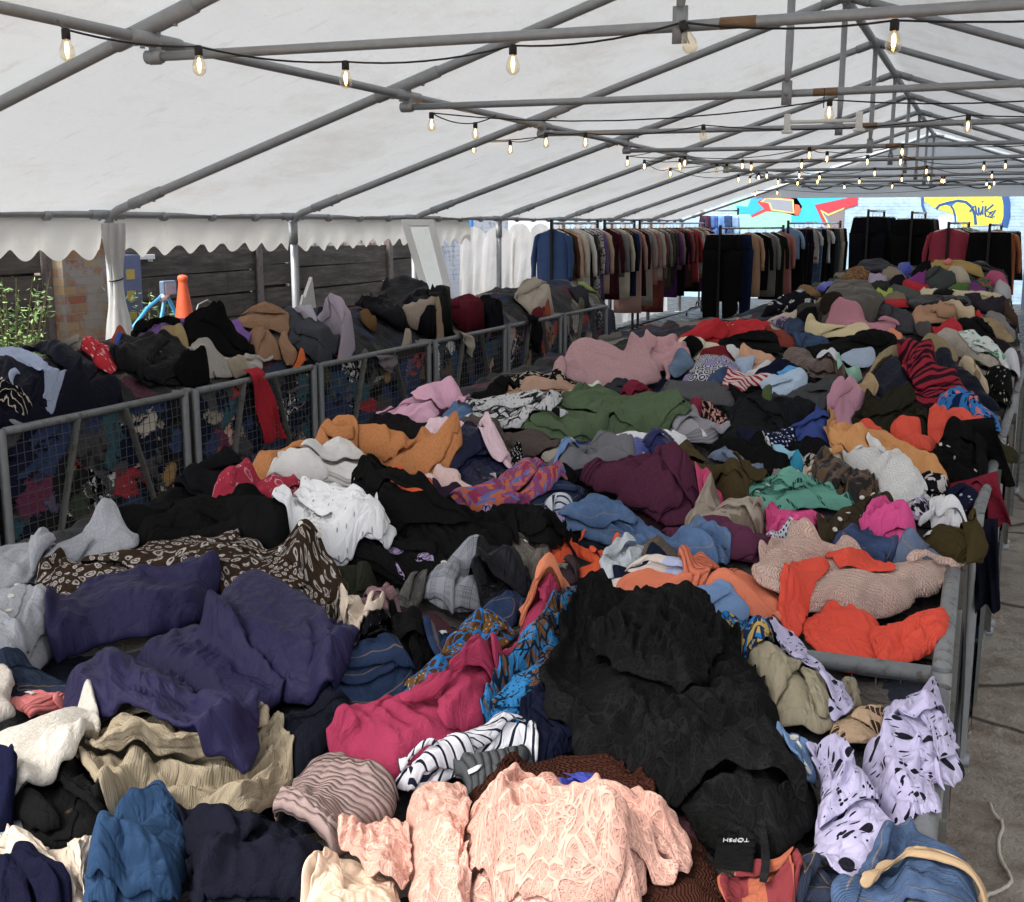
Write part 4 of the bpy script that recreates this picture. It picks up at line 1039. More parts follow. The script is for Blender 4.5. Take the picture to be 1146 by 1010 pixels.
def g(name, cat, label, tile, col, style, poly, parts=(), group=None, pat=None, folds=None, sleeves=None, **kw):
    mt = cloth_mat(col, style, pat, len(USED_LABELS)); rs = random.Random(label)
    USED_LABELS.add(label)
    A0 = area(pts(tile, poly))
    if folds is None: folds = 0 if style in ('fur', 'lace', 'sherpa', 'chunky', 'puffer', 'rib') else 1 if A0 < 2500 else 2
    o, Q, S0, D0 = cloth_obj(name, tile, poly, mt, style, None, folds, kw, label)
    tag(o, label, cat, group)
    for p in parts:
        nm, po = p[0], p[1]; k2 = dict(kw); k2.pop('corners', None); k2.update(p[2] if len(p) > 2 else {})
        st = k2.pop('style', style); tl = k2.pop('tile', tile); lb = k2.pop('plabel', None)
        pc = k2.pop('pcol', None); pp = k2.pop('ppat', pat)
        m2 = mt if pc is None and st == style and pp == pat else cloth_mat(pc or col, st, pp, len(USED_LABELS)+50)
        c = cloth_obj(nm, tl, po, m2, st, o, 0 if st in ('fur', 'lace', 'rib', 'puffer') or folds == 0 else 1, k2, label+nm)[0]
        if lb: c['label'] = lb
    if D0 < 8 and style not in ('fur', 'lace', 'sherpa', 'puffer', 'chunky') and cat not in ('scarf', 'cloth', 'wrap', 'hood', 'bag', 'hat'): trim(o, S0, cat, col, style, mt, rs, D0, pat)
    if sleeves is None: sleeves = (cat in SLEEVED and A0 > 900 and rs.random() < .62 and not parts and style != 'rib')
    if sleeves:                              # an arm of the garment lying where it fell
        w, h = np.ptp(Q[:, 0]), np.ptp(Q[:, 1]); c = Q.mean(0); L = .8*math.sqrt(A0*1.4); an = rs.choice([rs.uniform(-.5, .5), rs.uniform(PI-.5, PI+.5), rs.uniform(.2, PI-.2)])
        p0 = c+np.array([math.cos(an)*w*.28, math.sin(an)*h*.25]); an += rs.uniform(-.5, .5); bend = rs.uniform(-.9, .9); fs = max(.35, min(.8, h/max(w, 1)))
        wd = max(7, L*.17); lf, rt = [], []
        for i in range(5):
            f = i/4; a2 = an+bend*f; d_ = np.array([math.cos(a2), math.sin(a2)*fs]); nn = np.array([-math.sin(a2), math.cos(a2)*fs])
            q = p0+d_*L*f*.8; lf.append(q+nn*wd*(1-.35*f)*.6); rt.append(q-nn*wd*(1-.35*f)*.6)
        R = np.array(lf+rt[::-1]); k3 = dict(kw); k3.pop('dense', None); k3['bulk'] = .05; k3['grow'] = 1.0; k3['fa'] = 1.3; k3['corners'] = (0, 4, 5, 9)
        if style in ('fur',): return o
        sh, th, d = patch('p', R, style, **k3); grid_mesh('sleeve', [sh], mt, o, th, 1 if d < 9 else 0)
    return o

def strip(name, label, cat, quad, col, style, plane, parent=None, group=None, amp=.018, seed=0, pat=None, n=(18, 40)):
    """cloth hanging straight down in front of a rail: four photograph points (top left, top right, bottom right, bottom left) on an upright plane"""
    C4 = [at(x, y, **plane) for x, y in quad]; NU, NV = n; P = np.empty((NU, NV, 3)); rs = random.Random(seed)
    nrm = np.array([1, 0, 0]) if 'X' in plane else np.array([0, -1, 0])
    w = ((C4[1]-C4[0]).length+(C4[2]-C4[3]).length)/2; h = ((C4[3]-C4[0]).length+(C4[2]-C4[1]).length)/2
    for i in range(NU):
        for j in range(NV):
            u, v = i/(NU-1), j/(NV-1); p = C4[0].lerp(C4[1], u).lerp(C4[3].lerp(C4[2], u), v)
            f = amp*(math.sin(u*9+seed+1.5*v)+.5*math.sin(u*17+seed*2-v*2))*(.35+.65*v)+.01*math.sin(v*9+u*4)
            top = max(0, 1-v/.10); q = np.array(p)+nrm*(f-.06*top*top); q[2] += .018*math.sqrt(max(0, 1-(1-top)**2))*1.0+.012*math.sin(u*7+seed)*v
            P[i, j] = q
    UV = np.stack(np.meshgrid(np.linspace(0, w, NU), np.linspace(0, h, NV), indexing='ij'), -1)
    ed = np.minimum(np.minimum(UV[..., 0], w-UV[..., 0]), np.minimum(UV[..., 1], h-UV[..., 1])); E = np.stack([ed, ed*0], -1)
    o = grid_mesh(name, [(P, UV, E)], cloth_mat(col, style, pat, seed+700), parent, .004, 1)
    if parent is None: tag(o, label, cat, group); USED_LABELS.add(label)
    return o
# ------------------------------------------------------------------ wire cages
def cage(loc, L, D, rail_z, label, rz=0, faces=('front', 'right'), cross=(0, 1), bz=.10, mesh_gap=.05, wob=.0, seed=0):
    """cage bin: length L along local y, depth D along local -x; the front face is at local x = 0"""
    rs = random.Random(seed); e = empty('wire_cage_bin', loc, label, 'cage', 'galvanised wire cage bins full of clothes', rz)
    c = .07; r = .021
    def rail(name, P, rr=r): mb = MB(); mb.tube(P, rr, 10); return mb.build(name, M['galv_dark'], e, smooth=True)
    for x in (0, -D):
        rail('top_rail', [(x, .02, rail_z), (x, L-.02, rail_z)]); rail('bottom_rail', [(x, .02, bz), (x, L-.02, bz)], .018)
    for y in [L*q for q in cross]:
        rail('top_rail', [(-.02, y, rail_z-.001), (-D+.02, y, rail_z-.001)], .019)
    for x in (0, -D):
        for y in (0, L):
            mb = MB(); mb.tube([(x, y, .02), (x, y, rail_z+.012)], .023, 12, cap=False); mb.tube([(x, y, .02), (x, y, rail_z+.012)], .019, 12, cap=False)
            mb.box((x, y, .01), (.07, .07, .02)); mb.build('post', M['galv'], e, smooth=True)
    def mesh(axis, fixed, a, b):
        mb = MB(); n = int((b-a)/mesh_gap); m = int((rail_z-bz)/mesh_gap)
        def P(s, z, o):
            bow = .018*math.sin(PI*(s-a)/(b-a))*math.sin(PI*(z-bz)/(rail_z-bz))*(1 if wob else 0)+.004*math.sin(s*31+z*17+seed)
            return (fixed+o+bow, s+.004*math.sin(z*9+seed), z) if axis == 'y' else (s, fixed+o+bow, z)
        for i in range(1, n):
            s = a+(b-a)*i/n; mb.tube([P(s, bz+(rail_z-bz)*q/6, .003) for q in range(7)], .0019, 4)
        for j in range(1, m+1):
            z = bz+(rail_z-bz)*j/m-.02; mb.tube([P(a+(b-a)*q/10, z, -.001) for q in range(11)], .0019, 4)
        return mb.build('mesh_panel', M['wire'], e)
    def brace(mb_pts): 
        a, b = mb_pts; mb = MB(); mb.bar(a, b, .006, .042, up=(1, 0, 0)); mb.build('brace', M['flatbar'], e)
    if 'front' in faces:
        mesh('y', 0.0, .03, L-.03)
        brace(((.012, L*.36, rail_z-.01), (.012, L*.20, bz))); brace(((.012, L*.62, rail_z-.01), (.012, L*.80, bz)))
    if 'near' in faces: mesh('x', 0.0, -D+.03, -.03)
    if 'far' in faces: mesh('x', L, -D+.03, -.03)
    if 'back' in faces: mesh('y', -D, .03, L-.03)
    mb = MB(); mb.box((-D/2, L/2, .045), (D-.08, L-.08, .03)); mb.build('floor_panel', M['galv_dark'], e)
    return e
def lx(y): return LRAIL_X+.012*max(0, y-5.6)
def face_rot(y): return -math.atan(.012) if y > 5.6 else 0
spans = [(4.15-1.4, 1.38), (4.22, 1.40), (5.72, 1.31), (7.12, 1.70), (8.95, 1.50), (10.55, 1.45), (12.15, 1.45)]
LLBL = ['galvanised cage bin nearest the left edge of the photo, under the navy coat', 'cage bin under the navy padded coat with the pale blue shirt', 'cage bin with a red cloth hanging down over its rail', 'cage bin under the grey coat and the lilac sleeve with scarlet cloth inside', 'cage bin under the grey mauve fleece and cream knitwear', 'cage bin with a black coat hanging down its front', 'farthest left cage bin under the rust cloth with fur trim']
for i, (y, L) in enumerate(spans):
    cage((lx(y)+.03, y, 0), L, 1.12, LRAIL_Z, LLBL[i], face_rot(y), ('front', 'far', 'near'), seed=i, wob=.02)
rspans = [(1.02, 1.40), (2.52, 1.40), (4.02, 1.42), (5.55, 1.42), (7.07, 1.42), (8.6, 1.42), (10.1, 1.42), (11.6, 1.42), (13.1, 1.42), (14.6, 1.42), (16.1, 1.42)]
for i, (y, L) in enumerate(rspans):
    lb = ['nearest cage bin of the long pile, under the spotted lilac dress', 'cage bin under the chunky pale pink knit and red orange cloth', 'cage bin under the olive cloth with a dark coat hung on its side',
          'cage bin with a maroon cloth draped over its right rail', 'cage bin under the navy parka with the striped scarf', 'cage bin under the black dotted cloth'][i] if i < 6 else 'cage bin of the long pile, number %s from the front' % ['seven', 'eight', 'nine', 'ten', 'eleven'][i-6]
    cage((float(rail_x(y))+.0, y, 0), L, 1.32, RAIL_Z, lb, -.055 if 2.9 < y < 8 else 0, ('front', 'near') if i < 2 else ('front',), seed=20+i, wob=.02 if i != 1 else 0, cross=(0,) if i == 1 else ())

# ------------------------------------------------------------------ jumble of clothes pressed against the mesh, inside the cages
PAL = ['20263c', '3a4a70', '57575a', 'b8303e', '7a3a58', 'd0c8bc', 'a89e90', 'dcb4a4', '33557a', '4a5644', '6e6284', 'b8945a', 'e0dedc', '2a2a2e', '7a6650', 'd04a3a', '3c6470', '111114', '222630', '4a4448']
PALM = [cloth_mat(c, 'cotton', None, 900+i) for i, c in enumerate(PAL[:17])]+[cloth_mat('141416', 'cotton', ('blotch', 'dcdcdc', .05, .54), 930)]
def jumble(x, ya, yb, za, zb, n, label, seed, mats=PALM):
    """crumpled clothes pressed against the wires: the foremost piece of cloth wins at every spot"""
    rs = np.random.RandomState(seed); NY_, NZ_ = int((yb-ya)/(.0095)), int((zb-za)/(.0095))
    Y, Z = np.meshgrid(np.linspace(ya, yb, NY_), np.linspace(za, zb, NZ_), indexing='ij'); D = np.full(Y.shape, -9.0); K = np.zeros(Y.shape, int); U = np.zeros(Y.shape+(2,))
    for q in range(n):
        cy, cz = rs.uniform(ya, yb), rs.uniform(za, zb+.04); w, h = rs.uniform(.07, .24), rs.uniform(.05, .15); a = rs.uniform(-1.2, 1.2)
        u = ((Y-cy)*math.cos(a)+(Z-cz)*math.sin(a))/w; v = (-(Y-cy)*math.sin(a)+(Z-cz)*math.cos(a))/h
        u = u+.6*(vnoise(Y*8+q, Z*8, q % 60)-.5); v = v+.6*(vnoise(Y*8, Z*8+q, q % 53)-.5); r = np.sqrt(u*u+v*v)
        ph = u*w*math.cos(.5)*9+v*h*22+2.5*fbm(Y*7, Z*7+q, q % 41, 2)
        d = rs.uniform(-.10, .02)+.07*np.sqrt(np.clip(1-r*r, 0, 1))+.03*(1-np.abs(np.sin(ph*1.6)))+.014*np.abs(np.sin(ph*3.7+u*4)); d = np.where(r < 1, d, -9)
        win = d > D; D = np.where(win, d, D); K = np.where(win, rs.randint(len(mats)) if rs.rand() > .5 else rs.choice([0, 1, 2, 13]), K); U[win] = np.stack([Y+q*.37, Z+q*.71], -1)[win]
    D = np.where(D < -1, -.15+.03*fbm(Y*14, Z*14, seed, 3), D); X = x-.05+np.clip(D, -.16, .045)
    V = np.stack([X, Y, Z], -1)
    o = grid_mesh('packed_clothes', [(V, U, U*0+.5)], mats[0], None, 0, 0); me = o.data
    for m in mats[1:]: me.materials.append(m)
    kk = np.stack([K[:-1, :-1]], -1).reshape(-1); me.polygons.foreach_set('material_index', kk.astype(np.int32)); me.update()
    return tag(o, label, 'clothes', kind='stuff')
for i, (y, L) in enumerate(spans):
    jumble(lx(y+L/2)+.02, y+.03, y+L-.03, .09, LRAIL_Z-.02, 150, 'mixed clothes packed inside left cage bin', 40+i)
for i, (y, L) in enumerate(rspans[:4]):
    jumble(float(rail_x(y+L/2))-.0, y+.03, y+L-.03, .09, RAIL_Z-.02, 120, 'mixed clothes packed inside right cage bin', 60+i)
# the core of the piles: clothes nobody can count
def core(name, label, x0, x1):
    i0, i1 = int((x0-GX0)/CS), int((x1-GX0)/CS); st = 2
    xs = np.arange(i0, i1, st); ys = np.arange(0, NY, st); hh = H0[np.ix_(xs, ys)].copy()
    X, Y = np.meshgrid(_gx[xs], _gy[ys], indexing='ij')
    hh = np.where(hh > .3, hh-.03+.05*(fbm(X*9, Y*9, 2, 3)-.5)+.035*(1-np.abs(np.sin(6*X+9*Y+7*fbm(X*3, Y*3, 6, 3))))*vnoise(X*2.5, Y*2.5, 4), np.maximum(hh-.02, -.02))
    V = np.stack([X, Y, hh], -1); UV = np.stack([X, Y], -1)
    keep = hh > .02
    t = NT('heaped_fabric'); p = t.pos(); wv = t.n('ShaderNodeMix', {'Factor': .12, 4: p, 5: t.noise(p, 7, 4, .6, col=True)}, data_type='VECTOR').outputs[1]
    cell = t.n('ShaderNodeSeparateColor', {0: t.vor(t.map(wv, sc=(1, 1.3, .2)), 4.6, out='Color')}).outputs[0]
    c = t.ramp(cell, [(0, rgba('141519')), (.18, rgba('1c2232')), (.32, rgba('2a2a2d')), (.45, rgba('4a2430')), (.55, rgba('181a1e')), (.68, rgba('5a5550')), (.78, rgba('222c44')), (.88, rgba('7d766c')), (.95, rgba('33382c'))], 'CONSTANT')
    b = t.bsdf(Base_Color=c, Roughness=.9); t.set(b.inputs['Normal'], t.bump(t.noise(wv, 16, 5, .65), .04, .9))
    o = grid_mesh(name, [(V, UV, UV*0+1)], t.mat, None, 0, 0)
    bm = bmesh.new(); bm.from_mesh(o.data); bm.verts.ensure_lookup_table(); kf = keep.reshape(-1)
    bmesh.ops.delete(bm, geom=[v for v in bm.verts if not kf[v.index]], context='VERTS'); bm.to_mesh(o.data); bm.free()
    return tag(o, label, 'clothes', kind='stuff')
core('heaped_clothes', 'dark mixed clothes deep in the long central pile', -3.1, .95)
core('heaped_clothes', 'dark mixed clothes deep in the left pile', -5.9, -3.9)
# ------------------------------------------------------------------ garments heaped on the left cages (far to near)
def gl(*a, **k):
    k.setdefault('side', 'L'); k.setdefault('group', 'second hand clothes heaped on the left cages'); k.setdefault('grow', 1.08); return g(*a, **k)
gl('knitwear', 'knitwear', 'cream knitwear bundle beside the blue shirt on the rack', 'n', 'c4b8a6', 'knit', '205,660 260,585 360,555 465,575 445,630 385,690 365,760 285,730', bulk=.1)
gl('jacket', 'jacket', 'charcoal jacket lying between rust cloth and olive cloth', 'n', '2e2f34', 'wool', '550,585 645,565 690,620 660,690 610,680')
gl('scarf', 'scarf', 'lime green edged scarf on the farthest left cage', 'n', '93a05e', 'cotton', '610,570 650,552 760,600 720,625 660,600')
gl('jacket', 'jacket', 'olive jacket folded over the farthest left cage rail', 'n', '62624c', 'cotton', '640,640 700,605 780,640 850,690 790,720 745,745 690,730', wa=.016)
gl('jumper', 'jumper', 'maroon and rust jumper with cloth hanging over the rail', 'n', '6a2028', 'wool', '355,700 440,620 520,600 600,680 560,730 500,740 470,800 375,790', bulk=.09,
   parts=[('collar', '440,620 475,570 540,585 625,670 645,740 560,710 500,650', {'pcol': '94442a', 'bulk': .07})])
gl('hood_trim', 'hood', 'tan fur hood trim hanging from the rust cloth', 'n', '9a8252', 'fur', '490,765 515,715 590,690 640,735 620,810 545,835', bulk=.08)
gl('cloth', 'cloth', 'bright red cloth on the farthest left cage rail', 'n', 'ae1a24', 'jersey', '845,690 935,695 972,745 930,815 885,805 870,740', bulk=.05)
BLACKCOAT = gl('coat', 'coat', 'black coat slung across the left cages next to cream knitwear', 'n', '12131b', 'cotton', '-20,630 60,660 200,720 340,745 390,800 390,860 320,850 190,800 40,790', bulk=.06)
gl('jumper', 'jumper', 'dark maroon jumper between black padded coat and tan knit', 'm', '541622', 'wool', '765,325 860,245 950,218 1060,290 1045,340 900,345', bulk=.08)
gl('padded_coat', 'coat', 'black padded coat heaped highest on the left pile', 'm', '15161b', 'puffer', '215,285 300,188 400,138 540,112 695,180 700,250 745,300 690,330 540,330 545,395 400,395 300,340', bulk=.12, wa=.02)
gl('padded_coat', 'coat', 'smaller black padded roll against the white mirror', 'm', '0f1014', 'puffer', '685,215 760,168 850,178 872,235 790,280 735,340 695,290', bulk=.1)
gl('cardigan', 'cardigan', 'mustard brown cardigan beside the lilac coat sleeve', 'm', '62492a', 'wool', '235,340 285,325 360,400 330,480 260,420', bulk=.06)
gl('coat', 'coat', 'navy cloth under the lilac card and lilac coat', 'l', '1c2434', 'cotton', '880,300 940,310 1020,470 960,500 890,430')
gl('knit_tan', 'jumper', 'tan ribbed jumper with its cuff pointing right', 'm', 'a88f73', 'knit', '735,345 800,330 960,362 1030,312 1092,362 1000,475 955,445 860,380', bulk=.08)
gl('cardigan', 'cardigan', 'dark grey tweed cardigan behind the rail with scarlet label', 'm', '42403c', 'wool', '620,520 710,395 790,385 850,480 910,555 820,560 690,580', bulk=.06)
IVORY = gl('knitwear', 'knitwear', 'ivory knit draped over the cage rail under the tan jumper', 'm', 'c4bcab', 'knit', '775,385 850,368 935,410 995,490 1003,560 975,640 930,560 860,490 800,450', bulk=.05)
gl('scarf', 'scarf', 'small scarlet scarf poking over the rail below the ivory knit', 'm', 'b01e22', 'jersey', '865,590 930,545 962,600 920,628', bulk=.04)
gl('fleece', 'fleece', 'beige fleece lying over the black padded coat edge', 'm', 'ad9c8d', 'fleece', '525,375 540,320 640,308 725,332 722,372 640,402 560,410', bulk=.07)
gl('fleece', 'fleece', 'beige sleeve resting on the grey mauve fleece', 'm', 'b5a494', 'fleece', '555,430 640,388 692,450 682,492 600,482', bulk=.06)
FLEECE = gl('fleece_jacket', 'jacket', 'grey mauve fleece jacket drooping over the cage rail', 'm', '786e71', 'fleece', '285,560 350,400 440,378 560,418 622,520 602,600 500,650 420,650 350,660 295,610', bulk=.1, wa=.024)
gl('long_coat', 'coat', 'lilac grey long coat with its sleeve hanging toward the rail', 'm', 'a094a2', 'wool', '-10,285 50,248 135,255 225,320 320,515 240,585 140,475 60,360', bulk=.08)
gl('coat', 'coat', 'charcoal coat between camel trousers and lilac coat', 'l', '42444a', 'wool', '645,325 720,298 800,360 900,430 1062,520 1062,585 960,600 840,545 720,545 695,420', bulk=.09, wa=.02)
gl('card', 'card', 'flat lilac grey card standing among the coats', 'l', '9c95a2', 'satin', '735,275 882,285 882,412 800,345', wa=.002, bulk=.02)
gl('cloth', 'cloth', 'black cloth beside the orange cloth at the rail', 'l', '141519', 'cotton', '862,690 900,605 960,568 1052,630 1052,680 950,710', bulk=.06)
gl('cloth', 'cloth', 'bright orange cloth hanging beside the camel trousers', 'l', 'de6a2c', 'jersey', '758,565 820,538 888,600 860,705 805,700', bulk=.05)
gl('trousers', 'trousers', 'camel brown trousers folded at the top of the left pile', 'l', '957257', 'cotton', '345,390 400,340 520,288 645,320 700,372 695,480 600,470 520,470 430,455', bulk=.1, wa=.018,
   parts=[('leg', '440,470 520,455 600,465 660,560 560,640 530,675 480,600', {'bulk': .07}), ('leg', '640,480 700,440 725,540 785,590 775,635 690,635 645,575', {'bulk': .07})])
gl('scarf', 'scarf', 'purple scarf lying along the top of the left pile', 'A', '7a549c', 'jersey', '445,150 490,105 590,85 700,68 715,95 650,110 560,118 500,150', bulk=.05, parts=[('tail', '715,80 770,88 805,130 785,160 740,120', {'bulk': .04})])
gl('jacket', 'jacket', 'black jacket under the purple scarf in the left pile', 'A', '0f1013', 'cotton', '590,105 700,78 790,150 815,192 700,200 600,180', bulk=.08)
gl('trousers', 'trousers', 'black trousers at the back beside the rust bundle', 'k', '101116', 'cotton', '845,105 870,10 1000,50 1140,20 1146,75 1000,85 910,165 850,175', bulk=.07)
gl('cloth', 'cloth', 'rust brown bundle beside the tied white curtain', 'k', '8e4228', 'cotton', '695,205 740,75 800,98 845,195 745,225', bulk=.07)
gl('cloth', 'cloth', 'small royal blue cloth under the rust brown bundle', 'k', '2c54b4', 'cotton', '735,228 770,172 815,210 795,238', bulk=.03)
gl('hat', 'hat', 'rolled tan hat between black jackets on the left pile', 'A', '9b865c', 'wool', '515,140 570,98 592,130 608,185 570,160 530,155', bulk=.06)
gl('bag', 'bag', 'red and white dashed bag on the left pile', 'k', 'c22030', 'cotton', '500,250 512,165 640,198 715,240 745,325 700,380 610,365 595,310 555,275', pat=('dash', 'd8c8c4', .05), bulk=.07)
gl('coat', 'coat', 'stiff greige coat panel standing behind the navy padded coat', 'k', '7f786e', 'wool', '185,80 240,48 360,64 480,58 520,130 505,250 420,220 300,140', bulk=.08, wa=.006)
gl('jacket', 'jacket', 'black zipped jacket spilling toward the rail of the second cage', 'k', '15161a', 'leather', '715,265 840,180 1135,180 1220,300 1300,350 1250,470 1000,500 890,480 860,400 740,350', bulk=.08, wa=.016)
gl('cardigan', 'cardigan', 'off white cable cardigan behind the red hanging cloth', 'l', 'b0a9a2', 'wool', '40,600 120,580 210,600 330,640 420,610 480,610 535,690 500,730 400,740 300,750 200,740 90,690', bulk=.04, wa=.024)
gl('cloth', 'cloth', 'frayed beige cloth bunched against the rail beside the red hanging cloth', 'l', 'a39580', 'wool', '310,720 360,670 430,690 450,740 380,760', bulk=.04)
gl('shirt', 'shirt', 'black padded waistcoat corner above the second cage rail', 'l', '121317', 'cotton', '-40,740 60,690 180,700 205,750 140,800 40,800', bulk=.06)
gl('padded_coat', 'coat', 'navy padded coat spread over the nearest left cages', 'k', '131726', 'puffer', '-60,-10 60,20 280,150 500,290 620,370 560,470 480,430 350,350 200,255 -60,200', bulk=.1, fa=0, wa=.02,
   parts=[('body_panel', '-60,250 150,370 350,440 420,520 350,590 230,650 100,700 -60,760', {'bulk': .08}), ('sleeve', '280,640 380,560 540,490 700,400 820,400 892,480 872,565 700,600 500,632 360,668', {'bulk': .09}), ('side_panel', '380,420 520,320 660,390 720,470 600,520 470,560', {'bulk': .07})])
gl('shirt', 'shirt', 'pale blue shirt lying across the navy padded coat', 'k', 'a3b0cc', 'cotton', '-40,240 100,228 195,255 290,320 312,372 425,352 460,490 400,500 320,415 200,375 100,335 -40,275', bulk=.03, wa=.016)
gl('blouse', 'blouse', 'black blouse with orange and white feather stripes at the left edge', 'k', '1a181c', 'cotton', '-40,450 60,490 180,508 310,525 275,600 200,640 60,645 -40,620', pat=('zebra', 'c8beb4', .045, .2), bulk=.04, wa=.012)
gl('vest', 'vest', 'crumpled silver grey vest tucked behind the nearest left rail', 'k', '9a9aa6', 'satin', '140,705 190,670 262,655 250,690 180,720', bulk=.02)
strip('cloth', 'dark red cloth hanging straight down over the second cage rail', 'cloth', [(280, 417), (298, 414), (320, 491), (297, 496)], 'a8182a', 'wool', {'X': LRAIL_X+.07}, group='second hand clothes heaped on the left cages', seed=3, amp=.01)
strip('scarf', 'scarlet scarf hanging down inside the cage below the lilac sleeve', 'scarf', [(378, 398), (402, 402), (394, 440), (378, 462)], 'b02420', 'jersey', {'X': LRAIL_X-.0}, group='second hand clothes heaped on the left cages', seed=5, amp=.012)
strip('sleeve', '', '', [(422, 400), (447, 399), (440, 417), (428, 413)], '786e71', 'fleece', {'X': LRAIL_X+.09}, parent=FLEECE, seed=6, amp=.012)
strip('hem', '', '', [(515, 372), (533, 378), (531, 402), (522, 392)], 'c4bcab', 'knit', {'X': LRAIL_X+.11}, parent=IVORY, seed=7, amp=.012)
strip('coat_tail', '', '', [(588, 352), (607, 356), (608, 396), (598, 394)], '12131b', 'cotton', {'X': LRAIL_X+.13}, parent=BLACKCOAT, seed=8, amp=.02)
# ------------------------------------------------------------------ garments on the long pile, from the far end forward
GN = 'second hand clothes heaped on the long pile'
def gm(*a, **k):
    k.setdefault('group', GN); k.setdefault('grow', 1.10); return g(*a, **k)
gm('jacket', 'jacket', 'dark grey jacket at the far end below the black trousers rack', 'c', '403e43', 'wool', '700,75 790,32 840,35 965,90 1050,92 1140,150 1030,150 860,110 740,90', bulk=.1)
gm('top', 'top', 'black and white printed top at the far end beside a salmon cap', 'c', 'b8b8ba', 'cotton', '600,60 650,34 702,45 695,75 620,85', pat=('blotch', '18181a', .04, .5))
gm('cardigan', 'cardigan', 'mustard cardigan arched over the far dark green bundle', 'c', 'a3874a', 'wool', '555,140 600,82 690,72 800,78 915,115 900,150 760,130 640,120', bulk=.08)
gm('hat', 'hat', 'salmon pink hat on the mustard cardigan at the far end', 'c', 'e0766e', 'cotton', '662,78 690,50 718,65 714,92 670,95', bulk=.06)
gm('cloth', 'cloth', 'pale grey cloth at the far right behind the pink top', 'c', '7a7672', 'cotton', '868,65 962,66 962,100 895,100')
gm('jacket', 'jacket', 'navy jacket at the far left end under the white hanging trousers', 'c', '151824', 'puffer', '90,100 150,76 322,78 335,115 270,155 105,140', bulk=.09)
gm('bag', 'bag', 'royal blue bundle near the fur hood at the far end', 'c', '1d35a8', 'satin', '360,105 400,80 458,90 465,135 400,165', bulk=.08)
gm('dress', 'dress', 'black dress between royal blue bundle and dark green bundle', 'c', '131418', 'cotton', '450,150 520,90 600,80 560,140 520,170 470,175')
gm('hood_trim', 'hood', 'pale fur hood trim near the royal blue bundle', 'c', '9c8e78', 'fur', '250,160 290,118 350,115 425,165 410,195 270,190', bulk=.08)
gm('scarf', 'scarf', 'tan and brown scarf at the far left edge of the pile', 'c', '644730', 'wool', '-10,185 70,118 135,122 205,180 130,215 -10,215', pat=('blotch', '8a6a44', .05, .5), bulk=.08)
gm('jumper', 'jumper', 'navy jumper below the tan and brown scarf', 'c', '151826', 'wool', '75,200 165,185 170,245 90,250', bulk=.06)
gm('top', 'top', 'lilac top beside the pale fur hood trim', 'c', 'ac9cb4', 'cotton', '180,195 215,158 305,182 300,225 185,225', bulk=.05)
gm('jacket', 'jacket', 'dark navy jacket under the pale fur hood trim', 'c', '151722', 'cotton', '285,215 340,172 430,172 430,235 380,255 295,245', bulk=.06)
gm('jumper', 'jumper', 'pink jumper at the far right corner of the pile', 'c', 'd05a84', 'knit', '925,145 990,128 1062,162 1098,245 1010,225 955,170', bulk=.08)
gm('top', 'top', 'multicoloured top with red and green at the far right', 'c', 'b84e34', 'cotton', '835,225 900,178 975,200 990,260 935,260 870,220', pat=('blotch', '2f6a48', .06, .5, '2a2a50'), bulk=.07)
gm('cloth', 'cloth', 'white and grey cloth at the far right over the cage edge', 'c', 'b4b2b6', 'cotton', '990,215 1030,190 1105,255 1060,310 1010,290', bulk=.05)
gm('bundle', 'jumper', 'beige jumper bundle beside the dark green bundle', 'c', 'bcae97', 'fleece', '675,135 720,92 812,122 842,182 745,225 735,165', bulk=.1)
gm('coat', 'coat', 'round dark grey green bundle standing up at the far end', 'c', '404543', 'wool', '520,185 560,128 640,108 748,158 742,220 640,262 555,245', bulk=.12)
gm('dress', 'dress', 'magenta purple dress left of the dark green bundle', 'c', '84307e', 'jersey', '420,195 500,148 545,150 538,245 430,225', bulk=.06)
gm('dress', 'dress', 'violet dress right of the green top', 'c', '743276', 'jersey', '758,270 820,218 945,260 938,285 800,290', bulk=.05)
gm('top', 'top', 'grass green top below the dark green bundle', 'c', '567238', 'jersey', '660,262 740,222 835,205 805,258 700,275', bulk=.05)
gm('top', 'top', 'bright red top in front of the magenta dress', 'c', 'bc1c26', 'jersey', '405,218 440,205 582,245 568,285 480,275', bulk=.05)
gm('jacket', 'jacket', 'dark grey green jacket behind the taupe padded jacket', 'c', '34352f', 'cotton', '150,245 230,192 325,230 315,270 230,255', bulk=.06)
gm('coat', 'coat', 'slate grey coat above the red top strip', 'c', '4e4e4d', 'wool', '300,260 350,240 440,252 570,290 480,335 390,300', bulk=.07)
gm('top', 'top', 'lime green top beside the taupe padded jacket', 'c', 'a3b846', 'cotton', '220,270 245,245 335,272 320,298 258,298', bulk=.04)
gm('jacket', 'jacket', 'khaki grey jacket with a red top in front', 'c', '82755f', 'cotton', '262,325 340,275 400,288 468,350 420,362 330,335', bulk=.06)
gm('top', 'top', 'small crimson top before the khaki grey jacket', 'c', 'b8222a', 'jersey', '268,350 300,330 425,342 442,380 330,385', bulk=.04)
gm('coat', 'coat', 'long cream coat stretched toward the far right edge', 'c', 'd0be9c', 'wool', '528,295 580,258 640,266 690,266 795,284 935,272 1090,370 1068,400 960,345 850,312 720,315 600,315', bulk=.06)
gm('bag', 'bag', 'small black bag on the long cream coat', 'c', '0f1012', 'leather', '600,305 640,260 728,300 690,322', bulk=.05)
gm('coat', 'coat', 'dark plum grey coat on the right below the cream coat', 'c', '322d36', 'wool', '790,325 830,298 965,350 1070,385 1055,430 930,402 840,375', bulk=.06)
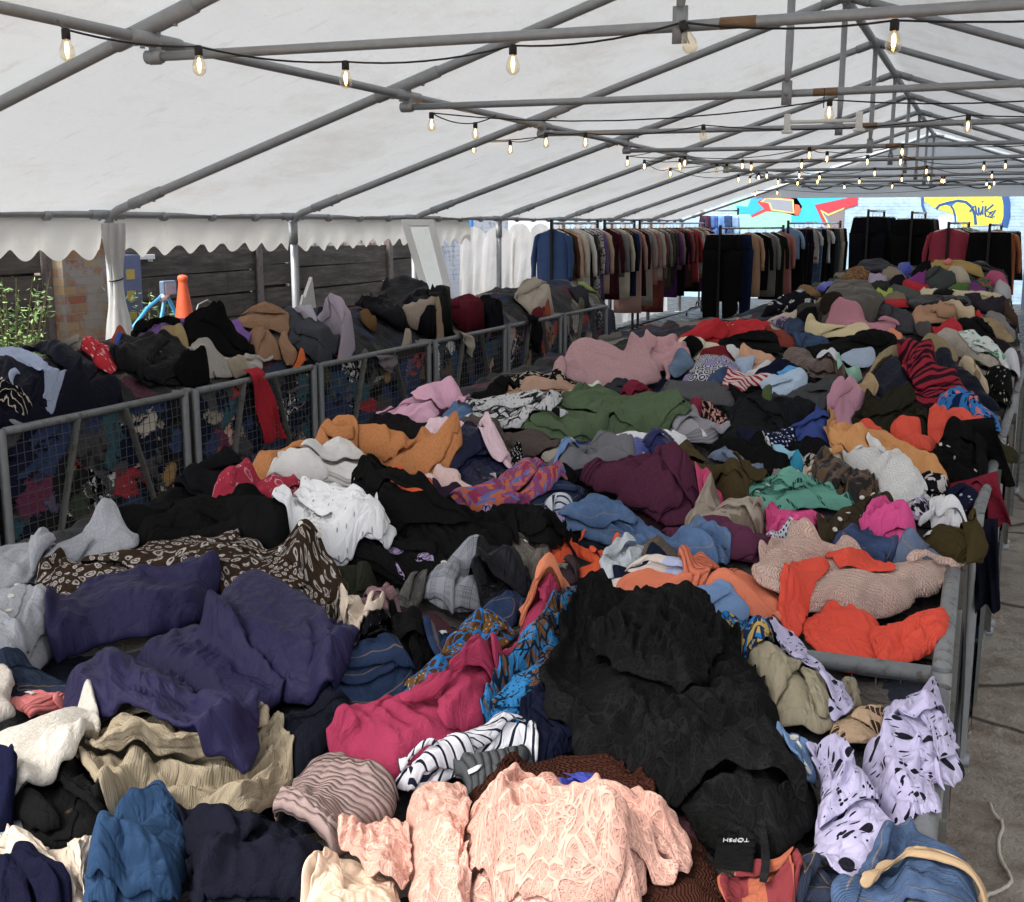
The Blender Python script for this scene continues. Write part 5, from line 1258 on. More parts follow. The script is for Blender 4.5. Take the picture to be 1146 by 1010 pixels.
gm('jacket', 'jacket', 'black leather jacket laid across in front of the cream coat', 'c', '27282b', 'leather', '450,350 510,298 600,308 720,310 830,320 840,378 690,375 520,388', bulk=.08)
gm('hood_trim', 'hood', 'brown fur collar at the right edge of the far pile', 'c', '5a463a', 'fur', '1040,375 1085,385 1146,420 1146,460 1060,440', bulk=.06)
gm('coat', 'coat', 'camel coat with pleated folds below the black leather jacket', 'c', 'b3886a', 'wool', '458,460 490,385 600,372 700,375 800,430 700,462 570,482 480,485', bulk=.09, wa=.03, wl=.1)
gm('scarf', 'scarf', 'beige scarf lying over the camel coat', 'c', 'cab291', 'wool', '685,362 872,382 868,422 745,408', bulk=.04)
gm('coat', 'coat', 'dark tweed coat beside the pink padded sleeve', 'c', '44434a', 'wool', '205,405 270,370 400,390 475,430 485,510 430,535 340,500 240,430', pat=('tweed', '2c2c2c', .006), bulk=.09)
gm('jumper', 'jumper', 'grey knitted jumper beside the red cloth in mid pile', 'c', '5c5956', 'knit', '475,500 560,462 605,480 590,555 500,555', bulk=.07)
gm('cloth', 'cloth', 'scarlet cloth below the camel coat', 'c', 'bb1c2a', 'jersey', '592,520 640,466 730,455 808,490 785,522 640,532', bulk=.06)
gm('shirt', 'shirt', 'grey shirt at the right edge with khaki cloth under it', 'c', '868280', 'cotton', '915,415 960,402 1065,450 1128,520 1118,575 1060,535 960,460', bulk=.06)
gm('jacket', 'jacket', 'black jacket right of the scarlet cloth', 'c', '1b1b1e', 'cotton', '728,458 880,438 935,470 1000,580 900,560 800,505', bulk=.07)
gm('trousers', 'trousers', 'khaki trousers at the right edge of the far pile', 'c', 'a48f6c', 'cotton', '900,448 950,438 1055,490 1118,570 1065,595 970,525', bulk=.05)
gm('cloth', 'cloth', 'small red cloth between beige scarf and grey shirt', 'c', 'c8242c', 'jersey', '860,405 900,400 930,432 880,448', bulk=.03)
gm('coat', 'coat', 'dark brown coat under the khaki trousers', 'c', '252024', 'wool', '940,545 1060,575 1110,620 1055,665 965,615', bulk=.06)
gm('blouse', 'blouse', 'white blouse at the right edge beside green leaf print', 'c', 'd0d0d6', 'cotton', '1025,665 1100,620 1160,655 1160,770 1085,755', bulk=.05)
gm('trousers', 'trousers', 'stone grey trousers beside the fur trimmed parka', 'c', 'ada497', 'cotton', '595,560 680,515 780,530 870,640 970,690 1060,745 980,770 890,735 835,670 720,600', bulk=.07)
gm('dress', 'dress', 'white dress with green palm leaves on the right edge', 'c', 'dadfdb', 'cotton', '765,542 820,508 890,522 935,570 1005,620 1090,735 1060,765 960,705 870,655 800,585', pat=('leaf', '2f8f68', .09), bulk=.05)
gm('skirt', 'skirt', 'black skirt with small white dots over the right edge', 'c', '131114', 'cotton', '920,775 1030,740 1125,755 1140,835 1090,940 990,965 925,870', pat=('dots', 'b4aaa4', .03, .5, .2), bulk=.08)
# nearer left of the far half (tile b)
gm('scarf', 'scarf', 'brown scarf above the black and white floral dress', 'b', '795b38', 'wool', '865,258 920,228 985,248 1030,295 960,308 895,278', bulk=.06)
gm('bag', 'bag', 'cobalt blue bag beside the brown scarf', 'b', '2536a8', 'satin', '990,240 1040,205 1128,212 1055,265', bulk=.05)
gm('jumper', 'jumper', 'black jumper bundle behind the taupe padded jacket', 'b', '111113', 'wool', '1010,300 1060,235 1150,235 1110,325 1050,322', bulk=.07)
gm('top', 'top', 'small tan top right of the black and white floral dress', 'b', '93734f', 'cotton', '985,350 1000,312 1075,325 1045,362', bulk=.04)
gm('dress', 'dress', 'black and white floral dress at the left edge of the far pile', 'b', '17171e', 'cotton', '655,410 690,365 830,275 900,260 985,320 1005,355 880,375 820,390 700,435', pat=('blossom', 'd0d0d2', .11, .25, 'a0a0a0'), bulk=.08)
gm('padded_jacket', 'jacket', 'taupe padded jacket puffed up in the far pile', 'c', '56514a', 'puffer', '-130,330 -60,260 0,238 80,222 205,255 272,310 268,380 100,412 -40,412 -120,400', bulk=.13, seams=('u', .16), dense=1.4)
gm('jacket', 'jacket', 'dark olive brown jacket below the floral dress', 'b', '3a3833', 'wool', '820,425 860,370 1000,355 1040,345 1035,435 940,460 860,450', bulk=.07)
gm('hat', 'hat', 'round dark brown fur hat before the taupe padded jacket', 'b', '352c28', 'fur', '1012,425 1035,345 1110,320 1160,345 1150,440 1060,455', bulk=.1)
gm('cardigan', 'cardigan', 'oatmeal cardigan beside the jeans in the far left', 'b', 'd9c8b2', 'knit', '630,495 700,438 800,402 868,450 800,480 690,510', bulk=.06)
gm('jeans', 'jeans', 'faded grey blue jeans at the left edge above the red coat', 'b', '66738f', 'denim', '490,495 560,460 665,458 645,505 540,515', bulk=.05)
gm('blouse', 'blouse', 'lilac patterned blouse above the red coat', 'b', 'a58aa8', 'cotton', '680,505 760,462 865,458 810,510 740,515', pat=('blotch', '4a4a64', .04, .52), bulk=.04)
gm('jeans', 'jeans', 'dark blue jeans in the far left between oatmeal and black', 'b', '30415c', 'denim', '772,515 870,445 935,490 948,535 870,555 800,540', bulk=.06)
gm('coat', 'coat', 'small black coat between jeans and pale yellow trousers', 'b', '141417', 'wool', '862,440 940,395 1008,440 968,500 920,500', bulk=.06)
gm('padded_jacket', 'jacket', 'dusty pink padded sleeve across the middle of the pile', 'C', 'be7c8c', 'puffer', '498,92 560,56 625,60 725,95 722,120 620,132 540,110', bulk=.1, seams=('u', .13), dense=1.4)
gm('hat', 'hat', 'yellow hat at the left edge behind the red coat', 'b', 'd0b94a', 'cotton', '388,505 410,455 450,458 502,490 475,515', bulk=.06)
gm('coat', 'coat', 'long red coat lying at the left edge', 'b', 'b81e28', 'wool', '130,590 210,535 260,490 350,485 420,515 460,495 640,505 700,530 670,575 540,588 440,612 300,595 200,600', bulk=.08, wa=.024)
gm('jumper', 'jumper', 'rust jumper at the right end of the long red coat', 'b', '964032', 'knit', '655,520 790,515 835,558 890,605 835,640 760,625 735,570', bulk=.07)
gm('trousers', 'trousers', 'pale yellow trousers folded before the pink padded sleeve', 'C', 'dccb9e', 'cotton', '445,125 455,98 480,82 560,100 650,118 655,135 600,135 540,140 480,140', bulk=.06)
gm('jeans', 'jeans', 'mid blue jeans below the rust jumper', 'b', '2f4768', 'denim', '832,570 900,540 1070,558 1065,600 960,650 890,650', bulk=.05)
gm('coat', 'coat', 'coral orange cloth peeking beside the striped scarf', 'c', 'e4855f', 'wool', '288,525 330,505 405,545 385,592 330,570', bulk=.05)
gm('skirt', 'skirt', 'black skirt below the long red coat', 'b', '121215', 'cotton', '350,610 480,580 600,558 745,555 770,668 640,665 500,655 400,655', bulk=.06)
gm('dress', 'dress', 'long black dress below the pale yellow trousers', 'C', '121214', 'cotton', '440,185 540,150 680,118 735,138 732,168 640,200 540,202 475,208', bulk=.07)
gm('trousers', 'trousers', 'cream trousers at the left edge below the red coat', 'b', 'd8cdb5', 'cotton', '40,625 130,575 250,572 330,605 445,670 465,705 400,700 250,700 130,660', bulk=.06)
gm('hat', 'hat', 'black knotted hat on the cream trousers', 'b', '121214', 'knit', '122,645 190,605 258,608 268,665 190,702 140,688', bulk=.06)
gm('sweatshirt', 'sweatshirt', 'pale pink sweatshirt at the left edge beside the denim bundle', 'p', 'cf9ea4', 'fleece', '700,404 728,383 752,380 772,398 766,412 735,420 712,414', bulk=.07, wa=.026)
gm('top', 'top', 'dark red top under the black and white patterned dress', 'b', '741a22', 'jersey', '245,685 330,650 400,655 468,705 430,735 300,715', bulk=.05)
gm('shirt', 'shirt', 'white shirt beside the peach top in the middle', 'b', 'dadadc', 'cotton', '412,655 480,622 515,650 505,700 440,692', bulk=.04)
gm('top', 'top', 'peach top in the middle of the pile', 'b', 'cfa080', 'cotton', '498,645 530,598 600,638 690,668 758,690 690,730 590,780 540,785 590,710 510,700', bulk=.06)
gm('shirt', 'shirt', 'light blue folded shirt below the peach top', 'b', 'a5b8d4', 'cotton', '452,722 490,682 605,690 565,778 520,815 485,770', bulk=.04)
gm('cloth', 'cloth', 'white patterned cloth beside the light blue folded shirt', 'b', 'd4d4da', 'cotton', '522,820 600,758 680,695 720,730 650,805', bulk=.04)
gm('jacket', 'jacket', 'shiny brown jacket fanned out in mid pile', 'b', '5c4a42', 'satin', '775,645 830,620 960,648 1000,700 1110,770 1160,830 1060,852 950,792 860,712', bulk=.07, wa=.026)
gm('shirt', 'shirt', 'pale blue shirt with cuffs beside the tan cloth', 'C', 'a9bad0', 'cotton', '555,205 600,200 655,182 670,205 645,238 590,232', bulk=.05)
gm('shirt', 'shirt', 'white crumpled shirt on the shiny brown jacket', 'b', 'd6dbe2', 'cotton', '985,720 1090,655 1155,675 1155,770 1080,755', bulk=.05)
gm('top', 'top', 'mint green top below the pale blue shirt', 'C', '9accb4', 'cotton', '545,245 590,228 630,240 605,268 555,262', bulk=.03)
gm('skirt', 'skirt', 'black striped skirt beside the shiny brown jacket', 'b', '18181c', 'cotton', '682,765 730,685 800,688 945,770 1010,855 900,880 760,812', pat=('ustripe', '8a8478', .06, .18), bulk=.06)
gm('jeans', 'jeans', 'blue denim bundle at the left edge beside patterned dress', 'b', '5f7690', 'denim', '42,795 90,715 170,690 228,720 155,800 90,822', bulk=.06)
gm('dress', 'dress', 'lilac black and white patterned dress at the left edge', 'b', 'c2c2cc', 'cotton', '140,820 230,685 350,685 455,718 520,805 440,870 330,870 290,892 195,862', pat=('geo', '16161c', .05, '8a80b0'), bulk=.08)
gm('jeans', 'jeans', 'small blue jeans leg in front of the patterned dress', 'b', '33496c', 'denim', '282,890 330,825 410,800 448,830 405,895 330,912', bulk=.04)
gm('top', 'top', 'navy top behind the bright blue straps', 'b', '151a30', 'jersey', '560,820 680,775 800,775 940,835 800,870 640,860', bulk=.05)
gm('top', 'top', 'red and white striped top in the middle', 'b', 'd8c8c4', 'jersey', '388,890 470,800 530,810 600,835 765,850 650,880 565,890 520,925 445,915', pat=('ustripe', 'a02838', .035, .45), bulk=.05)
gm('swimwear', 'swimwear', 'bright blue straps on the light blue tee', 'b', '2c98da', 'satin', '745,815 780,775 855,792 928,850 905,868 830,830 770,838', bulk=.03)
gm('tee', 'tee', 'light blue tee in mid pile below the blue straps', 'b', 'b2c9e0', 'jersey', '642,875 720,842 820,826 918,828 928,885 850,930 800,962 715,975 700,925', bulk=.05)
gm('parka', 'parka', 'navy parka with beige fur hood under the striped scarf', 'c', '161b2a', 'puffer', '165,855 260,725 380,660 445,760 475,870 510,970 440,1015 250,960', bulk=.1,
   parts=[('sleeve', '590,690 650,645 725,690 765,770 885,870 1035,1010 880,1012 740,855 660,765', {'bulk': .09}), ('hood_trim', '160,845 215,720 290,655 370,605 398,640 290,725 205,830', {'style': 'fur', 'pcol': 'b8a580', 'bulk': .07}), ('hood_trim', '500,570 560,545 645,558 735,640 758,705 720,722 655,650 580,600', {'style': 'fur', 'pcol': 'b09c74', 'bulk': .08})])
gm('top', 'top', 'beige spotted top right of the navy parka', 'c', 'd0ba9a', 'cotton', '742,720 800,700 895,760 940,850 950,920 880,870 790,780', pat=('dots', '9a8468', .09, .7, .25), bulk=.05)
gm('scarf', 'scarf', 'red and black striped scarf draped over the navy parka', 'c', 'b0233c', 'knit', '352,600 420,540 472,562 630,662 580,755 470,805 392,795 418,700', pat=('stripe', '14141e', .045, .48), bulk=.09, uvrot=True,
   parts=[('tail', '438,800 560,755 645,788 735,778 795,860 900,1010 485,1015 486,900', {'bulk': .08})])
# ------------------------------------------------------------------ garments on the long pile, middle and near part
def gn(*a, **k):
    k.setdefault('group', GN); k.setdefault('grow', 1.07); return g(*a, **k)
gn('cloth', 'cloth', 'tan folded cloth at the left of the navy parka', 'C', 'b3966f', 'cotton', '525,290 560,275 640,282 675,300 670,330 600,315', bulk=.05)
gn('fleece', 'fleece', 'dusty pink textured fleece with hood at the left edge', 'B', 'c0969a', 'sherpa', '738,205 770,155 850,162 925,200 1045,255 1035,290 960,308 860,300 780,290 705,268', bulk=.12, wa=.02,
   parts=[('hood', '700,275 715,235 735,205 750,240 745,285', {'bulk': .04})])
gn('blouse', 'blouse', 'black blouse with pale flowers below the dusty pink fleece', 'B', '161417', 'cotton', '535,295 620,262 720,265 800,300 700,320 600,325', pat=('blotch', 'b5a494', .035, .55), bulk=.05)
gn('top', 'top', 'charcoal top between the dusty pink fleece and white cloth', 'B', '34343a', 'jersey', '790,300 900,290 975,300 960,325 860,325')
gn('top', 'top', 'tan long sleeved top above the snakeskin print', 'B', 'bb967f', 'jersey', '530,355 590,308 680,288 790,298 720,335 650,360 580,372', bulk=.06, wa=.02)
gn('cloth', 'cloth', 'black cloth at the left edge above the pink sweater', 'B', '141418', 'cotton', '430,345 480,310 560,290 600,305 540,350 470,362', bulk=.05)
gn('blouse', 'blouse', 'white folded blouse beside the snakeskin print', 'B', 'dad8d0', 'cotton', '712,362 745,318 800,298 855,282 885,335 810,362 745,372', bulk=.05)
gn('top', 'top', 'raspberry top behind the green trousers', 'B', '7a1c34', 'jersey', '910,320 980,300 1040,315 1040,345 950,345', bulk=.04)
gn('jumper', 'jumper', 'marled grey jumper lying right of the raspberry top', 'C', '5e5e62', 'knit', '-10,295 60,282 170,308 240,345 235,375 150,362 60,356 -10,345', bulk=.07, wa=.022)
gn('jumper', 'jumper', 'black jumper in front of the light blue tee', 'C', '19191c', 'wool', '190,320 300,305 360,330 330,365 240,372', bulk=.05)
gn('jumper', 'jumper', 'large charcoal jumper with long soft folds in mid pile', 'C', '46474a', 'jersey', '318,382 350,338 420,306 500,292 565,298 630,335 610,380 520,405 420,385', bulk=.08, wa=.028, fa=.1)
gn('sock', 'sock', 'rolled olive sock standing by the black trousers', 'C', '56683c', 'knit', '302,375 306,320 320,312 340,322 332,385', bulk=.05)
gn('scarf', 'scarf', 'mauve pink scarf knotted beside the olive jacket', 'C', 'b88498', 'wool', '510,385 545,335 600,318 655,350 612,385 600,440 548,445 518,405', bulk=.08, wa=.024)
gn('dress', 'dress', 'red patterned dress on black below the burgundy top', 'C', '1c1416', 'cotton', '90,365 135,358 200,400 205,420 180,455 140,425 105,400', pat=('blotch', 'c09088', .02, .5), bulk=.05)
gn('trousers', 'trousers', 'black trousers with belt loops in the middle of the pile', 'C', '1f2124', 'cotton', '170,455 232,330 290,345 340,390 430,370 500,388 495,440 420,455 300,480 215,480', bulk=.08, wa=.02)
gn('jacket', 'jacket', 'dark olive jacket beside the red orange cloth', 'C', '2b2a20', 'cotton', '595,415 640,366 720,348 795,358 850,402 838,440 720,440 635,448', bulk=.09, wa=.022)
gn('jumper', 'jumper', 'cobalt blue jumper in the middle of the pile', 'C', '2f4280', 'wool', '385,450 440,428 500,398 550,428 528,485 470,510 395,480', bulk=.06)
gn('blouse', 'blouse', 'bright blue floral blouse beside the striped scarf', 'C', '2276bc', 'cotton', '845,390 885,345 960,358 1050,378 1072,422 1040,445 960,395 890,415', pat=('blotch', '14244a', .05, .54, 'd07a80'), bulk=.06)
gn('cloth', 'cloth', 'red orange cloth folded into panels beside the dark olive jacket', 'C', 'e8523a', 'jersey', '845,400 905,370 980,375 1005,415 1090,468 1085,500 1040,495 950,448 905,490 850,480', bulk=.06, wa=.010,
   parts=[('panel', '712,432 790,402 870,492 850,535 780,500', {'bulk': .05}), ('panel', '598,432 640,418 720,448 715,475 640,460', {'bulk': .04})])
gn('cap', 'hat', 'dark olive cap at the right rail beside the red orange cloth', 'C', '34321f', 'cotton', '1000,470 1060,490 1128,500 1095,540 1040,530', bulk=.05, over=True)
gn('jacket', 'jacket', 'black jacket spread over the right rail below the red orange cloth', 'C', '131316', 'cotton', '832,535 900,438 960,425 1005,478 1085,570 1080,612 1030,605 960,625 880,590', bulk=.08, wa=.024, grow=1.02)
gn('dress', 'dress', 'navy dress with white polka dots in the middle', 'C', '161b38', 'cotton', '262,492 330,455 405,468 430,505 340,525 290,520', pat=('dots', 'c4c8d8', .018, .2, .22), bulk=.05)
gn('top', 'top', 'ink navy top next to the polka dot dress', 'C', '1c1e32', 'jersey', '228,465 300,448 335,465 275,498', bulk=.04)
gn('trousers', 'trousers', 'black trousers behind the white knitted sweater', 'C', '15161a', 'cotton', '392,510 440,476 515,490 530,540 450,570 405,548', bulk=.05)
gn('scarf', 'scarf', 'burgundy sleeve lying over the red patterned dress', 'C', '882640', 'jersey', '20,355 75,345 108,365 110,395 70,420 40,400', bulk=.05)
gn('sweatshirt', 'sweatshirt', 'lilac grey sweatshirt beside the green trousers', 'C', '9a98a0', 'fleece', '0,432 40,412 100,395 150,425 165,455 140,485 70,480 10,460', bulk=.07, wa=.016)
gn('blouse', 'blouse', 'white and green floral blouse on the black velvet top', 'C', 'd4d8d4', 'cotton', '262,492 300,478 355,530 410,575 390,592 330,550', pat=('blotch', '2c5a34', .04, .52, '18181c'), bulk=.04)
gn('skirt', 'skirt', 'zebra striped skirt under the turquoise cloth', 'C', 'c8c0b4', 'cotton', '345,588 430,548 490,540 470,580 430,608', pat=('zebra', '141416', .03, .5), bulk=.04)
gn('vest', 'vest', 'pale sky blue vest strap beside the floral blouse', 'C', '92c8e2', 'jersey', '338,500 378,492 432,550 445,585 418,592 380,545', bulk=.04)
gn('vest', 'vest', 'turquoise vest at the end of the sky blue strap', 'C', '2492b4', 'jersey', '378,588 412,556 448,590 420,602', bulk=.035)
gn('top', 'top', 'black velvet top in the middle of the pile', 'C', '0f0f11', 'velvet', '135,482 200,465 300,498 398,572 355,618 300,608 255,545 185,512', bulk=.06, wa=.022)
gn('jeans', 'jeans', 'dusty blue jeans leg under the olive top', 'C', '64758e', 'denim', '125,515 190,502 250,548 318,615 270,610 205,565', bulk=.06)
gn('skirt', 'skirt', 'cream and black patterned skirt beside the brown tiger print', 'C', 'cfbda4', 'cotton', '435,588 475,540 520,505 575,512 545,560 480,610', pat=('zebra', '2a2622', .05, .2), bulk=.05)
gn('fleece', 'fleece', 'folded mid grey fleece above the teal leaf print', 'C', '868688', 'fleece', '325,622 348,592 420,586 488,612 430,650 380,660', bulk=.05)
gn('hoodie', 'hoodie', 'tan orange hooded top with drawcord behind the white sweater', 'C', 'd59558', 'jersey', '518,475 548,436 620,440 720,450 805,510 865,550 922,632 825,640 755,575 700,530 640,520 555,520', bulk=.08, wa=.022, fa=0)
gn('blouse', 'blouse', 'black and white brushstroke blouse between orange top and white sweater', 'C', '1c1b1f', 'cotton', '755,570 822,602 918,640 855,665 800,625', pat=('blotch', 'c9c3c0', .03, .53), bulk=.05)
strip('sleeve', '', '', [(1060, 478), (1112, 474), (1137, 541), (1092, 548)], '131316', 'cotton', {'Y': 4.95}, parent=[o for o in COL.objects if o.get('label', '').startswith('black jacket spread over')][0], seed=11, amp=.014)
gn('cloth', 'cloth', 'maroon cloth draped down over the right rail below the black jacket', 'C', '7c1a30', 'jersey', '920,645 1000,600 1060,590 1050,625 1000,660 940,660', bulk=.03)
strip('hanging_part', '', '', [(1052, 552), (1116, 536), (1132, 588), (1100, 597)], '7c1a30', 'jersey', {'Y': 4.45}, parent=bpy.data.objects[[o.name for o in COL.objects if o.get('label', '').startswith('maroon cloth draped')][0]], seed=9, amp=.014)
gn('blouse', 'blouse', 'navy blouse with stars at the rail below the black jacket', 'C', '1a1e34', 'cotton', '890,645 930,630 1000,650 985,690 930,700', pat=('dots', 'b4b8c8', .03, .4, .2), bulk=.04)
gn('jumper', 'jumper', 'white knitted sweater spread diagonally on the right', 'C', 'f4f3ef', 'knit', '565,525 610,496 680,496 740,540 795,600 858,672 775,715 690,688 635,620', bulk=.08, wa=.02, fa=.1,
   parts=[('drawcord', '640,480 655,458 675,470 700,510 690,515 665,490 655,500', {'bulk': .02, 'style': 'cotton'})])
gn('blouse', 'blouse', 'lilac and black leopard blouse under the white sweater', 'C', '9a8fae', 'cotton', '772,695 830,665 858,700 810,735 775,720', pat=('blotch', '161418', .03, .5, 'd0ccd4'), bulk=.05)
gn('scarf', 'scarf', 'brown and gold tiger print scarf bundled left of the white sweater', 'C', '584028', 'satin', '465,595 488,556 550,536 622,578 678,645 662,680 580,690 498,660', pat=('zebra', '14100c', .05, .5), bulk=.1, wa=.022)
gn('top', 'top', 'turquoise top peeping out beside the mid grey fleece', 'C', '4fb0c0', 'jersey', '285,618 330,612 360,640 340,660 300,650', bulk=.04)
gn('blouse', 'blouse', 'teal blouse with dark leaf print across the middle', 'C', '66a894', 'cotton', '170,705 198,648 240,608 310,640 400,652 480,630 560,662 622,688 520,708 430,698 330,730 230,712', pat=('leaf', '2a4a44', .10), bulk=.07, wa=.022)
gn('trousers', 'trousers', 'green cotton trousers stretched across the middle of the pile', 'B', '54664a', 'cotton', '585,438 640,392 740,348 860,332 1045,328 1138,380 1138,410 1060,455 900,478 780,485 680,465', bulk=.09, wa=.022, fa=.15, grow=1.03)
gn('tee', 'tee', 'white tee between the green trousers and the olive top', 'B', 'e0e0e6', 'jersey', '838,480 900,452 1060,446 1155,490 1110,520 980,515 935,565 915,505', bulk=.05)
gn('shirt', 'shirt', 'grey beige shirt under the grey flannel trousers', 'B', 'a39c90', 'cotton', '662,515 730,478 805,488 780,520 690,548', bulk=.04)
gn('top', 'top', 'indigo top behind the grey flannel trousers', 'B', '2c2f74', 'jersey', '780,490 830,472 860,490 830,510', bulk=.03)
gn('shirt', 'shirt', 'violet blue shirt with a navy fold on the white tee', 'B', '525cb0', 'satin', '928,500 1000,470 1088,502 1080,545 990,575 955,552', bulk=.05, parts=[('fold', '985,478 1060,470 1098,510 1080,545 1040,530', {'pcol': '1e2152', 'bulk': .04})])
gn('top', 'top', 'olive brown long sleeved top beside the white tee', 'C', '4a3f27', 'jersey', '-15,555 35,505 80,492 120,528 200,578 268,600 250,665 180,675 125,635 60,610', bulk=.08, wa=.022)
gn('trousers', 'trousers', 'slate grey flannel trousers in the middle of the pile', 'B', '68686e', 'wool', '682,565 755,508 900,470 968,562 900,580 780,592 720,602', bulk=.07, wa=.016)
gn('trousers', 'trousers', 'black trousers under the slate flannel trousers', 'B', '16171a', 'cotton', '690,590 780,585 875,572 840,610 720,628', bulk=.05)
gn('jeans', 'jeans', 'blue jeans waistband between the pink sweater and snakeskin print', 'B', '506f98', 'denim', '335,412 375,362 440,360 478,395 400,420', bulk=.05)
gn('blouse', 'blouse', 'snakeskin print blouse in black, white and grey', 'B', 'c0c0c2', 'cotton', '425,362 480,345 600,348 720,328 725,372 640,405 590,440 525,432 465,395', pat=('snake', '121214', .05), bulk=.06, wa=.02)
gn('jumper', 'jumper', 'rose pink sweater at the left edge of the pile', 'B', 'd8a0b6', 'wool', '95,440 200,365 280,325 400,290 440,345 350,368 330,408 215,442', bulk=.1, wa=.018, fa=0)
gn('trousers', 'trousers', 'black trousers below the rose pink sweater', 'B', '1e1b1d', 'cotton', '62,475 130,425 290,425 350,410 340,470 280,500 150,492', bulk=.06)
gn('jacket', 'jacket', 'taupe brown jacket in front of the snakeskin print', 'B', '544a46', 'cotton', '372,408 450,386 530,415 558,505 480,482 420,440', bulk=.07, parts=[('sleeve', '540,448 620,428 700,458 728,485 640,522 600,550 555,505', {'bulk': .07})])
gn('blouse', 'blouse', 'black blouse with white polka dots beside the taupe brown jacket', 'B', '141416', 'cotton', '560,500 592,492 628,535 572,590', pat=('dots', 'd0d0d4', .02, .3, .22), bulk=.04)
gn('jeans', 'jeans', 'sky blue denim scrap beside the grey beige shirt', 'B', '5c82b4', 'denim', '700,540 735,505 790,518 740,545', bulk=.03)
gn('jacket', 'jacket', 'large navy jacket below the blush pink scarf', 'B', '191e3a', 'satin', '352,565 395,495 500,492 560,545 578,588 520,632 455,655 395,610', bulk=.1, wa=.02)
gn('scarf', 'scarf', 'blush pink scarf winding over the navy jacket', 'B', 'e4c4cc', 'jersey', '270,475 298,415 360,402 425,428 505,468 555,498 578,565 555,570 500,510 420,455 340,492', bulk=.06, wa=.02, fa=0)
gn('hoodie', 'hoodie', 'orange hooded top at the left edge of the pile', 'B', 'c8834c', 'fleece', '-20,500 80,478 180,478 310,498 400,487 408,520 300,615 225,580 95,525', bulk=0.16, wa=.026, fa=0,
   parts=[('hood', '-70,470 -20,435 30,432 70,448 80,490 20,505 -60,500', {'bulk': .1}), ('sleeve', '-270,545 -200,515 -110,495 -60,490 0,505 -80,535 -200,575', {'bulk': .07, 'tile': 'B'})])
gn('trousers', 'trousers', 'light brown trousers under the orange hooded top', 'B', 'a48468', 'cotton', '60,505 110,520 180,575 160,605 110,560', bulk=.04)
gn('jumper', 'jumper', 'white ribbed sweater sleeve below the orange hooded top', 'p', 'dedcd6', 'wool', '290,545 312,526 352,512 395,510 418,528 428,548 420,562 395,545 340,548', bulk=0.16, wa=.018, fa=0)
gn('tee', 'tee', 'vivid orange tee beside the white ribbed sweater sleeve', 'B', 'e4642c', 'jersey', '148,605 220,575 325,620 336,668 295,678 240,618 170,642', bulk=.06)
gn('top', 'top', 'shell pink top left of the large navy jacket', 'B', 'dfc0ba', 'jersey', '300,608 328,555 400,555 412,622 468,655 420,665 365,632', bulk=.06)
gn('cloth', 'cloth', 'dark plum cloth under the shell pink top', 'B', '2c2030', 'wool', '318,640 370,612 420,660 370,680 330,675', bulk=.04)
gn('jeans', 'jeans', 'dark blue jeans under the purple patterned scarf', 'B', '20304e', 'denim', '600,695 660,635 740,615 808,640 775,690 640,712', bulk=.05)
gn('blouse', 'blouse', 'white blouse with navy pinstripes near the denim shirt', 'B', 'd0d4dc', 'cotton', '672,685 720,660 768,668 750,730 700,728', pat=('stripe', '2a3350', .022, .3), bulk=.04)
gn('scarf', 'scarf', 'purple and orange patterned scarf winding through the middle', 'B', '80406c', 'wool', '335,690 380,668 470,648 560,585 632,515 675,538 668,585 740,580 735,628 660,660 590,708 470,700', pat=('blotch', 'c8702e', .05, .5, '3a78b8', '9a2a3c'), bulk=.07, wa=.02, fa=0)
gn('jumper', 'jumper', 'burgundy sweatshirt with wide folds in the middle right', 'B', '54283e', 'fleece', '788,600 860,565 960,550 1040,545 1105,600 1160,640 1155,745 1060,750 975,690 880,645', bulk=0.16, wa=.026,
   parts=[('sleeve', '1010,560 1068,545 1130,600 1220,650 1210,690 1130,700 1060,650', {'bulk': .07})])
gn('top', 'top', 'cerise top under the burgundy sweatshirt sleeve', 'C', 'cc4070', 'jersey', '85,625 140,625 185,662 165,708 125,690', bulk=.05)
gn('jacket', 'jacket', 'beige crumpled jacket below the cerise top', 'C', '968878', 'satin', '55,745 88,688 180,686 262,692 325,730 330,778 220,788 118,790', pat=('blotch', '6c5e50', .08, .52), bulk=.08, wa=.026)
gn('top', 'top', 'fuchsia pink top below the teal leaf print blouse', 'C', 'd84486', 'jersey', '325,710 420,696 525,708 495,768 480,790 400,795 328,765', bulk=.06, wa=.018)
gn('jacket', 'jacket', 'olive brown jacket rolled between two fuchsia tops', 'C', '42392a', 'cotton', '480,768 540,708 620,686 735,678 745,705 640,768 590,800 505,812', bulk=.08, wa=.024)
gn('top', 'top', 'fuchsia pink top twisted over the frayed jeans', 'C', 'd44288', 'jersey', '612,772 658,718 740,706 805,750 812,828 750,832 705,780', bulk=.07, wa=.026)
gn('shirt', 'shirt', 'white shirt hem hanging toward the rail', 'C', 'dedee4', 'cotton', '840,662 872,645 932,690 980,772 900,732 858,760', bulk=.05)
gn('jumper', 'jumper', 'olive jumper heaped at the right rail above the frayed jeans', 'C', '40371f', 'wool', '800,805 815,750 868,718 950,755 1010,830 1005,870 950,882 880,840', bulk=.07, wa=.024, over=True, grow=1.0)
gn('jacket', 'jacket', 'burgundy jacket with a white seam below the beige crumpled jacket', 'C', '562a42', 'wool', '-15,745 80,765 200,772 355,788 358,838 290,882 175,850 70,820', bulk=.07, wa=.02, fa=0)
gn('skirt', 'skirt', 'navy skirt with a white beaded hem by the chunky pink knit', 'C', 'c4c8d0', 'cotton', '315,782 388,766 408,790 345,818', pat=('dots', '1c2440', .014, .2, .3), bulk=.03)
